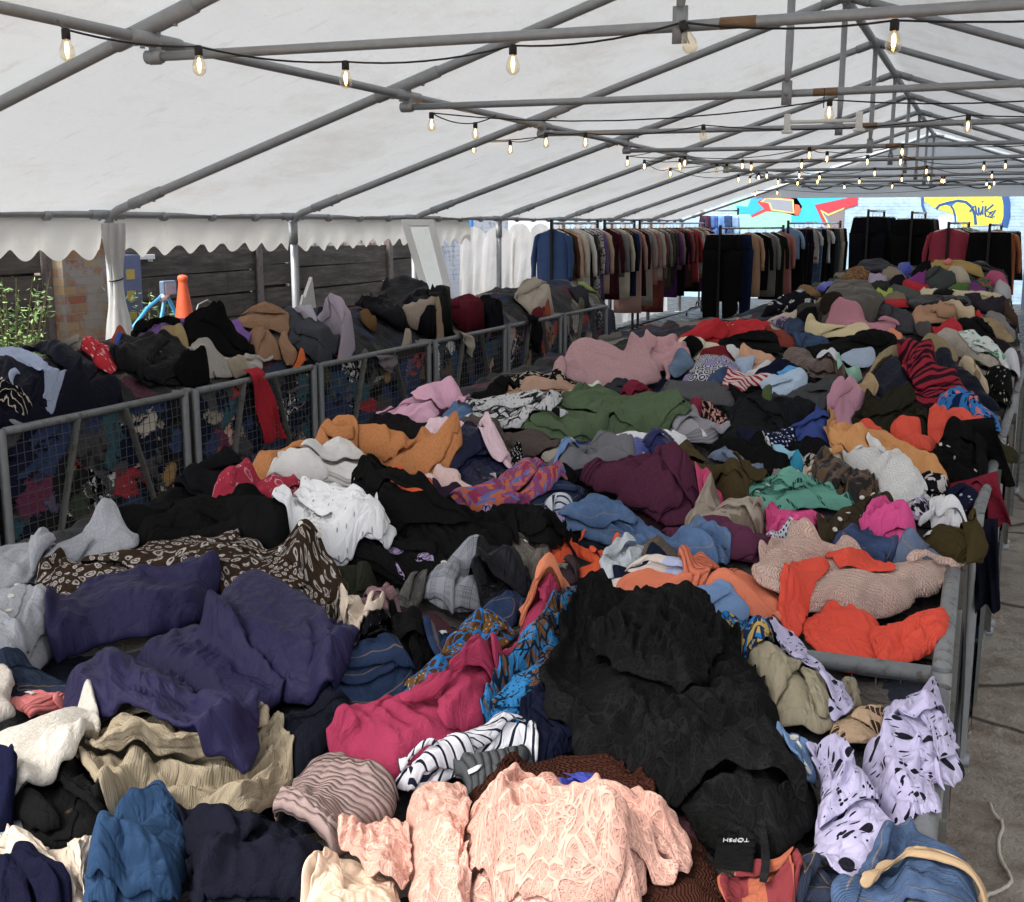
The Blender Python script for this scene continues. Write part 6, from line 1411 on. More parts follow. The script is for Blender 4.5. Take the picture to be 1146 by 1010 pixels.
gn('jeans', 'jeans', 'dark blue jeans in front of the fuchsia tops', 'C', '2f4266', 'denim', '520,808 600,776 700,788 738,842 705,882 595,842', bulk=.06, parts=[('frayed_leg', '715,885 748,838 840,828 912,858 898,895 800,892', {'pcol': '5a6c88', 'bulk': .06, 'wa': .022})])
gn('shirt', 'shirt', 'mid blue denim shirt lying across the middle', 'B', '4a6890', 'denim', '685,748 755,708 850,662 922,686 1000,742 1155,788 1260,820 1250,880 1150,862 1050,840 930,800 820,778 740,795', bulk=.08, wa=.02, fa=0)
gn('swimwear', 'swimwear', 'neon orange bikini top with tangled straps', 'B', 'ea5a28', 'jersey', '668,848 695,795 750,800 768,835 740,880 700,895', bulk=.04,
   parts=[('strap', '690,800 700,790 800,765 812,772 720,812', {'bulk': .02}), ('strap', '740,800 755,795 860,850 880,890 865,905 835,865', {'bulk': .02}), ('strap', '820,850 905,790 920,800 840,870', {'bulk': .02}), ('cup', '780,895 830,870 875,905 860,935 800,925', {'bulk': .035})])
gn('tee', 'tee', 'ice grey tee twisted beside the orange bikini top', 'B', 'bcc4ca', 'jersey', '850,885 895,828 960,810 1035,828 1005,875 930,910 878,935', bulk=.06, wa=.022)
gn('scarf', 'scarf', 'dark brown crumpled scarf beside the ice grey tee', 'B', '554638', 'satin', '985,878 1018,828 1080,820 1130,860 1050,890', bulk=.05, wa=.02)
gn('trousers', 'trousers', 'navy trousers under the ice grey tee', 'B', '1b2236', 'cotton', '900,905 1000,880 1080,878 1120,905 1000,930 910,935', bulk=.05)
gn('jumper', 'jumper', 'brown purple sock roll next to the orange bikini top', 'B', '3c3034', 'wool', '705,905 745,868 790,880 780,930 720,950', bulk=.05)
gn('cardigan', 'cardigan', 'herringbone tweed cardigan beside the black long top', 'B', '746d64', 'wool', '510,860 590,802 685,838 698,892 640,940 590,910', pat=('tweed', '4a453e', .008), bulk=.07)
gn('top', 'top', 'black sweatshirt with lilac motif in the middle', 'B', '131317', 'jersey', '435,722 520,685 620,695 750,745 705,838 600,812 500,775', pat=('blossom', 'a898c0', .1, .75), bulk=.07, wa=.02)
gn('dress', 'dress', 'long black dress left of the orange bikini top', 'B', '101012', 'jersey', '30,645 110,605 200,672 340,685 455,735 570,830 480,880 360,850 245,820 170,770', bulk=.09, wa=.024, fa=0)
gn('jacket', 'jacket', 'black wool jacket at the far left corner of the near pile', 'A', '121215', 'wool', '268,812 380,735 520,645 660,635 655,700 560,750 420,815', bulk=.08, wa=.018)
gn('coat', 'coat', 'black coat bundle beside the red bandana scarf', 'A', '151419', 'wool', '552,605 680,540 772,545 822,600 765,660 700,672 610,650', bulk=.1, wa=.016)
gn('scarf', 'scarf', 'red bandana print scarf above the white dotted blouse', 'A', 'a8243e', 'cotton', '672,690 715,625 830,596 968,612 978,655 880,680 780,700', pat=('bandana', 'd8a4ac', .05), bulk=.07, wa=.02)
gn('trousers', 'trousers', 'black trousers with a rolled end in front of the red bandana scarf', 'A', '0f1014', 'cotton', '435,808 560,735 640,685 800,680 925,698 942,765 915,860 800,820 740,795 560,800', bulk=0.2, wa=.014, fa=0)
gn('skirt', 'skirt', 'black skirt with embroidered lilac flowers', 'B', '0f0f12', 'cotton', '-60,815 60,785 200,795 300,828 368,872 335,930 220,940 95,890 10,872', pat=('blossom', 'c0aad0', .085, .6, 'e0d8e4'), bulk=.07)
gn('blouse', 'blouse', 'white dotted blouse with lace edging', 'p', 'e2e2e4', 'cotton', '303,573 330,558 355,551 380,549 402,564 428,590 443,596 440,612 418,616 395,614 362,634 330,640 318,612 332,588', pat=('dots', '9a9aa4', .026, .2, .1), bulk=.08, wa=.022, grow=1.03)
gn('trousers', 'trousers', 'dark olive trousers under the embroidered black skirt', 'B', '2c2d24', 'cotton', '-20,870 60,858 130,890 140,950 60,990 -30,960', bulk=.06)
gn('blazer', 'blazer', 'grey checked blazer in the centre of the near pile', 'B', '8c8d94', 'wool', '262,968 330,895 470,842 488,872 440,935 505,972 500,1015 400,1030 330,1015', pat=('plaid', '4c4e58', .04, '2a3048'), bulk=.09, wa=.02)
gn('jacket', 'jacket', 'black nylon jacket right of the grey checked blazer', 'B', '1a1a1f', 'satin', '430,935 468,865 540,855 615,898 638,965 585,1012 495,1008', bulk=.08, wa=.022)
gn('top', 'top', 'grey tweed skirt edge left of the checked blazer', 'B', '5e5c58', 'wool', '200,985 250,930 300,900 300,960 250,1020', pat=('tweed', '34332f', .01), bulk=.05)
gn('blouse', 'blouse', 'ivory and lilac panelled blouse below the denim shirt', 'B', 'd9cabe', 'cotton', '872,955 1000,902 1110,888 1155,930 1150,990 1000,990 900,985', pat=('block', 'b4bcd8', .62), bulk=.06, wa=.014)
gn('jumper', 'jumper', 'coral orange wool jumper with a ribbed cuff', 'C', 'd87250', 'wool', '105,990 200,912 275,938 345,1000 420,1060 380,1075 300,1050 200,1020', bulk=.08,
   parts=[('cuff', '30,895 88,838 165,878 172,925 118,975 55,945', {'style': 'rib', 'bulk': .08}), ('sleeve', '-160,965 -60,920 30,925 110,945 60,975 -60,985 -140,1010', {'bulk': .06})])
gn('shirt', 'shirt', 'chambray blue sleeve rolled under the coral orange jumper', 'F', '6a8ab4', 'cotton', '55,42 110,22 190,42 265,75 255,110 180,138 105,100', bulk=.06)
gn('jumper', 'jumper', 'chunky pale pink knit jumper at the right corner', 'C', 'f8c8b8', 'chunky', '258,925 300,868 390,788 480,806 600,828 720,890 870,882 912,905 885,970 800,1000 700,1060 500,1030 380,1020', bulk=0.13, wa=.018, grow=1.03)
gn('dress', 'dress', 'red orange dress trailing across the chunky pink knit', 'F', 'e0472f', 'jersey', '432,95 540,62 660,68 700,125 708,255 640,266 560,255 478,205', bulk=.05, wa=.010, folds=0, grow=1.1, over=True,
   parts=[('sash', '355,80 372,10 400,-60 440,-90 520,-100 508,-60 470,0 440,95 420,150', {'bulk': .03, 'wa': .005}), ('sash', '510,-110 600,-130 730,-55 700,-40 620,-60 560,-60', {'bulk': .03}), ('hem_panel', '650,150 780,80 900,50 890,145 800,215 700,285', {'bulk': .05})])
gn('top', 'top', 'khaki cotton top folded under the spotted lilac strip', 'F', '958c74', 'jersey', '222,245 350,222 440,268 525,350 530,465 480,480 415,462 355,475 335,400', bulk=.07, wa=.012, parts=[('fold', '560,300 610,330 628,400 590,420 555,380', {'bulk': .05})])
gn('jeans', 'jeans', 'dark jeans beneath the purple padded jacket', 'E', '1c304e', 'denim', '-60,350 110,200 190,205 270,300 210,370 100,412 -40,440', bulk=.06)
gn('scarf', 'scarf', 'black sparkly knit between cream cloth and black cloth', 'E', '1c1c20', 'knit', '82,185 150,125 205,150 195,212 105,212', pat=('dots', '8c8c94', .012, .8, .15), bulk=.05)
gn('top', 'top', 'mauve jersey top left of the checked blazer', 'E', '84646a', 'jersey', '10,78 130,50 180,-10 228,80 195,98 168,140', bulk=.06, wa=.02)
gn('top', 'top', 'cream gathered top beside the purple padded jacket', 'E', 'd0bfaa', 'cotton', '0,110 50,78 135,98 95,145 72,210 25,150', bulk=.05, wa=.02)
gn('skirt', 'skirt', 'black cloth hanging left of the blue jeans waistband', 'E', '151518', 'cotton', '185,100 262,65 352,240 275,298 195,175', bulk=.05)
gn('jeans', 'jeans', 'indigo jeans waistband under the checked blazer', 'E', '203659', 'denim', '292,140 420,130 500,98 632,55 610,128 480,190 335,232', bulk=.05)
gn('wrap', 'wrap', 'ochre and brown wax print wrap beside the crimson scarf', 'E', '6a4a2a', 'cotton', '195,358 340,235 420,155 492,128 590,150 545,210 450,230 390,310 385,358 270,392', pat=('ankara', '4c3220', .045, '2f74b0', 'b5a04e'), bulk=.05)
gn('jeans', 'jeans', 'black denim between purple padded sleeve and crimson scarf', 'D', '191b24', 'cotton', '868,515 980,436 1040,378 1130,398 1170,450 1040,548 930,650', bulk=.07)
gn('scarf', 'scarf', 'crimson wool scarf snaking through the foreground', 'E', '96284a', 'wool', '-20,535 120,430 230,385 330,342 382,330 386,250 445,208 515,235 525,310 535,400 485,485 370,545 190,652 95,600', bulk=0.12, wa=0.032, wl=.13, fa=0,
   parts=[('tail', '505,245 590,150 620,68 750,40 735,112 645,230 520,320', {'bulk': .07, 'fa': 0})])
gn('jumper', 'jumper', 'orange knit end above the blue wax print wrap', 'E', 'd67c54', 'wool', '600,90 615,35 720,-5 780,5 740,55 650,70', bulk=.05)
gn('wrap', 'wrap', 'blue and brown wax print wrap beside the black lace dress', 'E', '2480bc', 'cotton', '478,415 560,292 620,205 690,165 738,60 800,5 905,5 835,62 780,105 745,205 700,305 695,375 600,392 555,440', pat=('ankara', '7a5638', .05, '14283c', '123a5c'), bulk=.05, wa=.008)
gn('wrap', 'wrap', 'gold and blue wax print wrap right of the black lace dress', 'F', 'b89a4c', 'cotton', '122,128 250,115 335,168 368,205 322,235 235,235', pat=('ankara', '2474b4', .05, '1c2c4c', '6c4c24'), bulk=.05)
gn('top', 'top', 'plain navy cotton top under the black lace dress', 'E', '171b2e', 'cotton', '590,412 695,365 810,525 720,562 638,585 615,475', bulk=.05)
gn('top', 'top', 'white and black striped top below the crimson scarf', 'E', 'd8d8de', 'jersey', '198,650 380,528 490,474 632,470 652,578 560,552 480,558 390,608 258,652', pat=('stripe', '1c2030', .018, .22), bulk=.05, wa=.014, uvrot=True)
gn('jumper', 'jumper', 'charcoal ribbed jumper under the striped top', 'E', '525557', 'rib', '380,605 480,562 605,542 635,575 560,650 500,692 432,700 420,625', bulk=.06)
gn('dress', 'dress', 'black lace dress heaped in the middle foreground', 'p', '0f0f13', 'lace', '605,775 620,737 648,686 690,667 742,667 794,686 828,740 870,800 845,835 760,852 690,852 638,840 610,818', bulk=0.14, wa=0.04, wl=0.13, grow=1.02, dense=1.2,
   parts=[('skirt', '636,815 690,800 790,790 870,800 878,840 905,890 912,940 884,974 845,990 805,975 745,905 690,870 652,858', {'bulk': .11, 'wl': .12}), ('fold', '655,720 690,690 735,672 790,690 812,730 780,775 730,770 690,760', {'bulk': .1, 'wa': .045}), ('hem', '690,868 760,830 850,850 900,895 900,930 850,915 790,905 740,905', {'bulk': .07, 'wa': .05})])
gn('jumper', 'jumper', 'chocolate brown cable jumper arched behind the peach lace blouse', 'p', '4a2a20', 'chunky', '518,908 548,898 582,864 638,850 682,852 718,878 745,905 780,950 815,1040 700,1045 600,1000 535,960', bulk=.10, wa=.006, sleeves=False)
gn('scarf', 'scarf', 'slate chiffon scarf in the fold of the brown jumper', 'E', '50506a', 'satin', '492,728 640,640 738,692 715,730 600,745', bulk=.03, wa=.008)
gn('top', 'top', 'royal blue satin top beside the slate chiffon scarf', 'E', '3040ae', 'satin', '692,665 780,610 845,628 865,695 800,720 735,705', bulk=.04, wa=.012)
gn('shirt', 'shirt', 'light blue denim shirt below the khaki top', 'F', '5f80a8', 'denim', '345,475 420,470 480,498 482,590 430,650 372,545', bulk=.02, wa=.008, sleeves=False, folds=0)
gn('scarf', 'scarf', 'brown and beige leaf print scarf beside the spotted dress', 'F', 'b89c7c', 'cotton', '522,462 600,412 705,425 745,475 640,530 555,505', pat=('leaf', '3c2a22', .08), bulk=.06)
gn('trousers', 'trousers', 'dark grey jeans under the spotted dress at the bottom', 'F', '20283a', 'denim', '385,940 520,920 620,960 600,1060 400,1060', bulk=.05)
gn('dress', 'dress', 'lilac dress with black ink spots over the corner rail', 'F', 'b4aece', 'jersey', '440,525 530,476 566,498 645,620 705,690 778,770 788,802 712,855 722,885 600,962 515,945 455,845 485,745 515,590', pat=('splash', '14141c', .036), bulk=.03, wa=.018, over=True, wl=.08, fa=.1, grow=1.03, folds=1,
   parts=[('bodice', '632,482 680,455 770,400 850,420 908,455 940,560 922,615 850,602 885,690 885,725 760,758 676,655 636,575', {'bulk': .05, 'wa': .02}), ('sleeve', '684,392 760,348 850,325 890,350 905,450 830,470 730,475', {'bulk': .04}), ('sash', '255,92 330,108 420,158 505,240 595,340 595,395 530,460 510,432 540,385 475,300 395,222 325,152', {'bulk': .03, 'wa': .012})])
gn('jeans', 'jeans', 'blue jeans with a tan turned waistband at the bottom right', 'F', '3a5070', 'denim', '515,1050 640,940 700,850 780,838 935,900 1000,1000 960,1060', bulk=.07, wa=.016, over=True, folds=0,
   parts=[('waistband', '615,1010 695,888 800,892 985,970 1000,1010 930,985 800,935 720,915 665,1010', {'pcol': 'b39672', 'style': 'cotton', 'bulk': .03})])
gn('bag', 'bag', 'striped rust and maroon bag under the lace dress tag', 'F', 'a4583c', 'cotton', '165,985 240,922 320,915 410,900 425,1060 180,1060', pat=('ustripe', '7a3438', .08, .5), bulk=.05)
gn('blouse', 'blouse', 'grey hooded sweatshirt with white stripes at the left edge', 'D', 'a0a2a8', 'fleece', '-60,35 100,8 195,42 180,120 140,185 80,278 -60,300', bulk=.08, wa=.02,
   parts=[('sleeve', '85,-20 180,-105 270,-145 380,-170 445,-148 430,-120 330,-85 230,-45 130,5', {'bulk': .07}), ('hood', '-60,-90 40,-130 95,-150 190,-120 140,-60 90,5 -60,20', {'bulk': .08})])
gn('shirt', 'shirt', 'brown shirt with pale ringed flowers behind the purple jacket', 'A', '35291f', 'cotton', '110,965 190,838 340,878 450,830 560,798 750,778 880,848 1095,925 1088,1045 950,1010 800,960 600,980 300,1005 190,1012', pat=('flower', 'a8a09a', .03), bulk=.07, wa=.016, fa=.1, grow=1.03)
gn('jeans', 'jeans', 'dark navy jeans leg at the left under the purple padded jacket', 'D', '202c40', 'denim', '-30,288 120,265 225,328 262,392 120,362 30,358', bulk=.05)
gn('jumper', 'jumper', 'coral pink jumper between navy jeans and white sherpa', 'D', 'e87c78', 'wool', '30,360 120,350 220,382 100,440', bulk=.04)
gn('coat', 'coat', 'black wool coat under the white sherpa collar', 'D', '101114', 'wool', '20,800 55,680 240,560 328,680 352,780 330,845 140,868', bulk=.08, wa=.016)
gn('trousers', 'trousers', 'khaki corduroy trousers under the purple padded sleeve', 'D', 'a09278', 'cord', '238,565 285,440 350,392 440,415 600,500 780,560 830,420 885,475 938,640 800,780 620,775 430,705 345,775 292,650', bulk=0.09, wa=0.028, fa=.9, grow=1.02, dense=1.2)
gn('puffer_jacket', 'jacket', 'dark purple padded jacket spread over the brown flowered shirt', 'D', '262345', 'puffer',
  '155,110 230,38 420,2 600,-38 705,-48 690,40 640,135 500,175 330,205 180,220', wl=0.12, bulk=0.15, fa=.5, grow=1.03,
  parts=[('shoulder_panel', '635,110 690,-12 760,-62 850,-80 965,-10 1060,68 1150,195 1128,275 1062,358 960,335 850,265 735,205', {'bulk': .09}),
         ('front_panel', '410,195 560,148 650,122 765,200 885,300 905,350 760,400 655,365 555,305', {'bulk': .05}),
         ('sleeve', '200,295 228,222 330,182 480,198 570,258 645,350 765,395 842,480 808,608 728,585 558,508 400,430 245,380', {'bulk': .13, 'wa': .014, 'fa': 1.5})], wa=0.022)
gn('coat', 'coat', 'white sherpa lined collar at the left edge', 'D', 'd9d1c4', 'sherpa', '-60,480 60,440 180,400 280,380 318,415 300,490 240,570 150,640 60,680 -60,610', bulk=.09, wa=.0, ex=.0, corners=(0, 3, 5, 9),
   parts=[('collar', '-40,300 30,300 55,335 35,400 62,440 -40,480', {'bulk': .07, 'pcol': 'c8beb2'})])
gn('coat', 'coat', 'navy coat lapel at the left edge below the white sherpa', 'D', '141830', 'wool', '-50,600 60,650 72,680 35,810 -50,870', bulk=.07, wa=.012)
gn('shirt', 'shirt', 'cream shirt crumpled at the bottom left', 'D', 'd4c2ae', 'cotton', '-20,870 50,785 130,828 160,868 260,832 330,828 285,945 270,1060 150,1060 50,930', bulk=.06, wa=.022)
gn('coat', 'coat', 'dark navy coat corner at the very bottom left', 'D', '12172a', 'wool', '-50,905 100,925 225,1010 230,1070 -50,1070', bulk=.06, wa=.01)
gn('top', 'top', 'blue velvet top with deep folds at the bottom left', 'D', '26405f', 'velvet', '255,1060 300,895 365,765 430,698 520,695 575,740 610,830 580,1060', bulk=0.12, wa=0.036, wl=0.11, fa=0, grow=1.03)
gn('coat', 'coat', 'dark navy wool coat right of the blue velvet top', 'D', '181924', 'wool', '568,745 640,705 780,755 905,798 1055,880 1040,965 1000,1060 610,1060 618,850', bulk=0.1, wa=0.02, grow=1.03)
gn('jumper', 'jumper', 'mauve ribbed knit jumper folded beside the navy wool coat', 'p', 'a28a84', 'rib', '304,924 318,886 348,853 378,850 410,864 442,896 446,922 410,945 394,970 372,966 338,940', bulk=0.12, wa=.018, grow=1.03)
gn('camisole', 'camisole', 'pale peach satin camisole at the bottom left of the lace blouse', 'p', 'e6c8aa', 'satin', '330,1045 345,1005 374,962 405,975 445,1010 450,1045', bulk=0.04, wa=.016)
gn('blouse', 'blouse', 'peach lace blouse bunched at the bottom middle', 'E', 'dfa996', 'lace',
  '405,835 430,785 520,735 640,696 850,682 935,705 1012,742 1075,808 1150,880 1145,960 1090,975 1015,918 990,985 1000,1070 700,1100 440,1070 415,930', bulk=0.09, wl=0.09, wa=0.036, grow=1.02, dense=1.3, folds=2,
   parts=[('sleeve', '228,702 268,638 320,620 402,628 436,660 434,765 408,832 430,930 445,1070 245,1070 252,855', {'bulk': .08, 'fa': 0, 'wa': .03}), ('ruffle', '10,812 80,775 185,755 240,770 250,900 230,960 130,955 55,875', {'bulk': .05}),
          ('gathered_front', '520,925 600,820 700,800 800,812 945,900 930,1000 800,1060 650,1060', {'bulk': .05, 'wa': .026})])
# ---- woven tag and zip of the black lace dress
def on_pile(x, y, dz=.004):
    d = ray(x, y); dh = math.hypot(d[0], d[1]); t_ = np.arange(1.0, 4.0, .004)/dh
    h = samp(H, d[0]*t_, d[1]*t_); k = np.nonzero(EYE+d[2]*t_-h-dz < 0)[0]; k = k[0] if len(k) else 0
    return Vector((d[0]*t_[k], d[1]*t_[k], EYE+d[2]*t_[k]))
lace = [o for o in COL.objects if o.get('label', '').startswith('black lace dress')][0]
A_, B_, C_, D_ = [on_pile(*q, .012) for q in ((803, 936), (846, 940), (842, 976), (798, 970))]
def quad_patch(name, Q, mat, parent, N=14, lift=.0):
    mb = MB()
    for i in range(N):
        for j in range(N):
            u, v = i/(N-1), j/(N-1); p = Q[0].lerp(Q[1], u).lerp(Q[3].lerp(Q[2], u), v)
            z = max(p.z, float(samp(H, np.array([p.x]), np.array([p.y]))[0])+.006)+lift; mb.v.append((p.x, p.y, z))
    V = np.array(mb.v).reshape(N, N, 3)
    for _ in range(6): V[1:-1, 1:-1, 2] = np.maximum(V[1:-1, 1:-1, 2], (V[:-2, 1:-1, 2]+V[2:, 1:-1, 2]+V[1:-1, :-2, 2]+V[1:-1, 2:, 2])/4)
    UV = V[..., :2]; return grid_mesh(name, [(V, UV, UV*0+1)], mat, parent, .002, 0), V
bind, BV = quad_patch('facing', [A_, B_, C_, D_], cloth_mat('07070a', 'cotton', None, 801), lace)
cu = bpy.data.curves.new('tag_text', 'FONT'); cu.body = 'TOPSH'; cu.size = .0125; cu.extrude = .0006; cu.align_x = 'CENTER'
to = bpy.data.objects.new('tag_text', cu); COL.objects.link(to); bpy.context.view_layer.update()
dg = bpy.context.evaluated_depsgraph_get(); me = bpy.data.meshes.new_from_object(to.evaluated_get(dg)); bpy.data.objects.remove(to)
def lay_text(me, name, px, py, up_px, size=1.0):
    c = on_pile(px, py, .02); top = on_pile(*up_px, .02); u = (top-c); u.z = 0; u.normalize(); r = Vector((u.y, -u.x, 0)); c.z = BV[..., 2].max()*.5+BV[..., 2].mean()*.5
    zs = []
    for v in me.vertices:
        p = c+r*v.co.x*size+u*v.co.y*size; i = np.argmin((BV[..., 0]-p.x)**2+(BV[..., 1]-p.y)**2); zs.append((p, BV.reshape(-1, 3)[i, 2]))
    zm = max(z for _, z in zs)
    for v, (p, z) in zip(me.vertices, zs): v.co = Vector((p.x, p.y, z*.7+zm*.3+.0035+v.co.z))
    o = bpy.data.objects.new(name, me); me.materials.clear(); me.materials.append(mat_plain('tag_print', 'b8b8be', .7, 0, .05, 10)); return link(o, lace)
lay_text(me, 'tag_lettering', 823, 957, (820, 985))
zp = [on_pile(x, y, .014) for x, y in ((853, 932), (856, 950), (857, 968), (855, 986))]
mb = MB(); mb.tube(zp, .004, 6)
for i in range(3):
    for j in range(8): p = zp[i].lerp(zp[i+1], j/8); mb.box(p+Vector((0, 0, .004)), (.012, .003, .004))
mb.box(zp[-1]+Vector((0, 0, .006)), (.01, .02, .006)); mb.build('zip', M['black_plastic'], lace)
# ------------------------------------------------------------------ clothes on racks
HM = {}
def hmat(col, style='cotton', pat=None):
    k = (col, style, pat)
    if k not in HM: HM[k] = cloth_mat(col, style, pat, 300+len(HM))
    return HM[k]
def add_uv(o):
    me = o.data; co = np.empty(len(me.vertices)*3, np.float32); me.vertices.foreach_get('co', co); co = co.reshape(-1, 3)
    li = np.empty(len(me.loops), np.int32); me.loops.foreach_get('vertex_index', li)
    l = me.uv_layers.new(name='UVMap'); l.data.foreach_set('uv', np.ascontiguousarray(co[li][:, [0, 2]]).reshape(-1))
    l2 = me.uv_layers.new(name='EdgeUV'); l2.data.foreach_set('uv', np.full(len(li)*2, .5, np.float32)); return o
def loft(mb, rings):
    n = len(rings[0]); k = len(rings)
    mb.add([p for r in rings for p in r], [(i*n+j, i*n+(j+1) % n, (i+1)*n+(j+1) % n, (i+1)*n+j) for i in range(k-1) for j in range(n)]+[tuple(range(n))[::-1], tuple((k-1)*n+j for j in range(n))])
def ring(cx, cy, z, hw, d, n, seed, fold):
    out = []
    for j in range(n):
        a = 2*PI*j/n; f = 1+fold*math.sin(5*a+seed)+fold*.6*math.sin(9*a+seed*2.3)
        out.append((cx+hw*math.copysign(abs(math.cos(a))**.7, math.cos(a)), cy+d*math.sin(a)*f+.008*math.sin(7*a+seed+z*3), z))
    return out
def hanger(e, mat, w=.2, clips=False):
    mb = MB(); mb.tube([(0, 0, .02), (.012, 0, .045), (0, 0, .062), (-.014, 0, .048)], .003, 5)
    o1 = mb
    if clips:
        o1.tube([(-w*.8, 0, -.02), (w*.8, 0, -.02)], .007, 6); o1.tube([(0, 0, .03), (0, 0, -.02)], .005, 5)
        for s in (-1, 1): o1.box((s*w*.7, 0, -.04), (.02, .02, .05))
    else:
        o1.tube([(0, 0, .03), (0, 0, .0)], .005, 5)
        o1.tube([(-w, 0, -.075), (-w*.6, 0, -.035), (0, 0, .004), (w*.6, 0, -.035), (w, 0, -.075)], [.007, .010, .012, .010, .007], 6)
    return o1.build('hanger', M[mat], e, smooth=True)
def hang(kind, label, cat, p, rz, col, length, group, style='cotton', pat=None, w=.21, hg='white_plastic', seed=0, sleeve=.55):
    rs = random.Random(seed); e = empty(cat.replace(' ', '_'), p, label, cat, group, rz); m = hmat(col, style, pat)
    n = 22; hanger(e, hg, w*.95, kind != 'top')
    mb = MB(); R = []
    if kind == 'top':
        for z, hw, d in ((.0, .055, .03), (-.02, .075, .04), (-.05, w*.72, .045), (-.085, w, .042), (-.14, w*1.02, .05), (-.25, w*.97, .055)): R.append(ring(0, 0, z, hw, d, n, seed, .05))
        for q in range(1, 7):
            f = q/6; R.append(ring(.01*math.sin(seed+f*3), 0, -.25-(length-.25)*f, w*(.97+.06*f), .05+.012*f, n, seed+f, .10+.16*f))
        loft(mb, R); o = add_uv(mb.build('body', m, e, smooth=True))
        if sleeve:
            for s in (-1, 1):
                mb = MB(); R = []; bend = rs.uniform(-.02, .03); fw = rs.uniform(-.02, .03)
                for q in range(9):
                    f = q/8; x = s*(w*.93+.055*min(1, f*2.2)+bend*f); r = .058-.022*f
                    R.append([(x+r*.75*math.cos(a)*(1+.12*math.sin(4*a+q*1.7+seed)), fw*f+r*1.0*math.sin(a)*(1+.1*math.sin(3*a+q*2+seed)), -.075-sleeve*f+.5*r*s*math.cos(a)*(1-f)*-1) for a in [2*PI*j/12 for j in range(12)]])
                loft(mb, R); add_uv(mb.build('sleeve', m, e, smooth=True))
    elif kind == 'trousers':
        R = [ring(0, 0, -.03-.26*q/4, w*(.82+.16*q/4), .04+.012*q/4, n, seed, .05+.03*q) for q in range(5)]
        loft(mb, R); add_uv(mb.build('waist', m, e, smooth=True))
        for s in (-1, 1):
            mb = MB(); R = []
            for q in range(8):
                f = q/7; R.append(ring(s*w*(.49+.03*f), .008*s, -.27-(length-.27)*f, w*(.52-.16*f), .052-.006*f, 16, seed+s+f*2, .12+.1*f))
            loft(mb, R); add_uv(mb.build('leg', m, e, smooth=True))
    else:
        R = [ring(0, 0, -.03-(length-.03)*q/8, w*(.8+.22*q/8), .035+.035*q/8, n, seed, .1+.3*q/8) for q in range(9)]
        loft(mb, R); add_uv(mb.build('skirt', m, e, smooth=True))
    return e
def rack(a, b, z, label, top_up=.05):
    a, b = Vector(a), Vector(b); d = (b-a).normalized(); s = Vector((-d.y, d.x, 0)); e = empty('clothes_rack', (a.x, a.y, 0), label, 'clothes rack', 'clothes racks')
    o = Vector((-a.x, -a.y, 0))
    mb = MB(); mb.tube([a+o+Vector((0, 0, z)), b+o+Vector((0, 0, z))], .0165, 10); mb.build('rail', M['chrome'], e, smooth=True)
    for p in (a, b):
        mb = MB(); mb.bar(p+o+Vector((0, 0, .09)), p+o+Vector((0, 0, z+top_up)), .035, .035, up=tuple(d)); mb.build('upright', M['rail_black'], e)
        mb = MB(); mb.tube([p+o-s*.30+Vector((0, 0, .09)), p+o-s*.22+Vector((0, 0, .16)), p+o+Vector((0, 0, .20)), p+o+s*.22+Vector((0, 0, .16)), p+o+s*.30+Vector((0, 0, .09))], .016, 8); mb.build('foot', M['rail_black'], e, smooth=True)
        for q in (-.30, .30):
            mb = MB(); c = p+o+s*q; mb.tube([c+Vector((-.012, 0, .04)), c+Vector((.012, 0, .04))], .038, 14); mb.build('castor', M['black_plastic'], e, smooth=True)
    mb = MB(); mb.tube([a+o+Vector((0, 0, .19)), b+o+Vector((0, 0, .19))], .014, 8); mb.build('base_bar', M['rail_black'], e, smooth=True)
    return e
def fill(a, b, z, items, group, where, seed, first_gap=.06, turn=0.0):
    a, b = Vector(a), Vector(b); L = (b-a).length; d = (b-a).normalized(); n = len(items); rz0 = math.atan2(d.y, d.x)-PI/2+turn; rs = random.Random(seed); prev = None
    for i, it in enumerate(items):
        kind, cname, what, cat, col, ln = it[:6]; k = dict(it[6]) if len(it) > 6 else {}
        p = a+d*(first_gap+(L-first_gap-.08)*i/max(1, n-1)); nm = f'{cname} {what}'
        lab = f'{nm} at the front of {where}' if prev is None else f'{nm} hung behind the {prev} on {where}'
        lab = ' '.join(lab.split()[:16])
        hang(kind, lab, cat, (p.x, p.y, z-.075), rz0+rs.uniform(-.3, .3), col, ln*rs.uniform(.85, 1.12), group, hg=k.pop('hg', 'wood_hanger' if rs.random() < .45 else 'white_plastic'), seed=seed*100+i, **k); prev = nm
T, Q_, S_ = 'top', 'trousers', 'skirt'
zr = 1.80
xa = -5.15
ya = at(617, 300, X=xa).y; yb, yc = at(668, 300, X=xa).y, at(676, 300, X=xa).y; yd, ye = at(709, 300, X=xa).y, at(715, 300, X=xa).y; yf = 22.9
rack((xa, ya, 0), (xa, yb, 0), zr, 'black clothes rack with the blue shirt at its near end')
rack((xa, yc, 0), (xa, yd, 0), zr, 'clothes rack of muted jackets in the middle of the left side')
rack((xa, ye, 0), (xa, yf, 0), zr, 'clothes rack with the scarlet padded jacket at the left side')
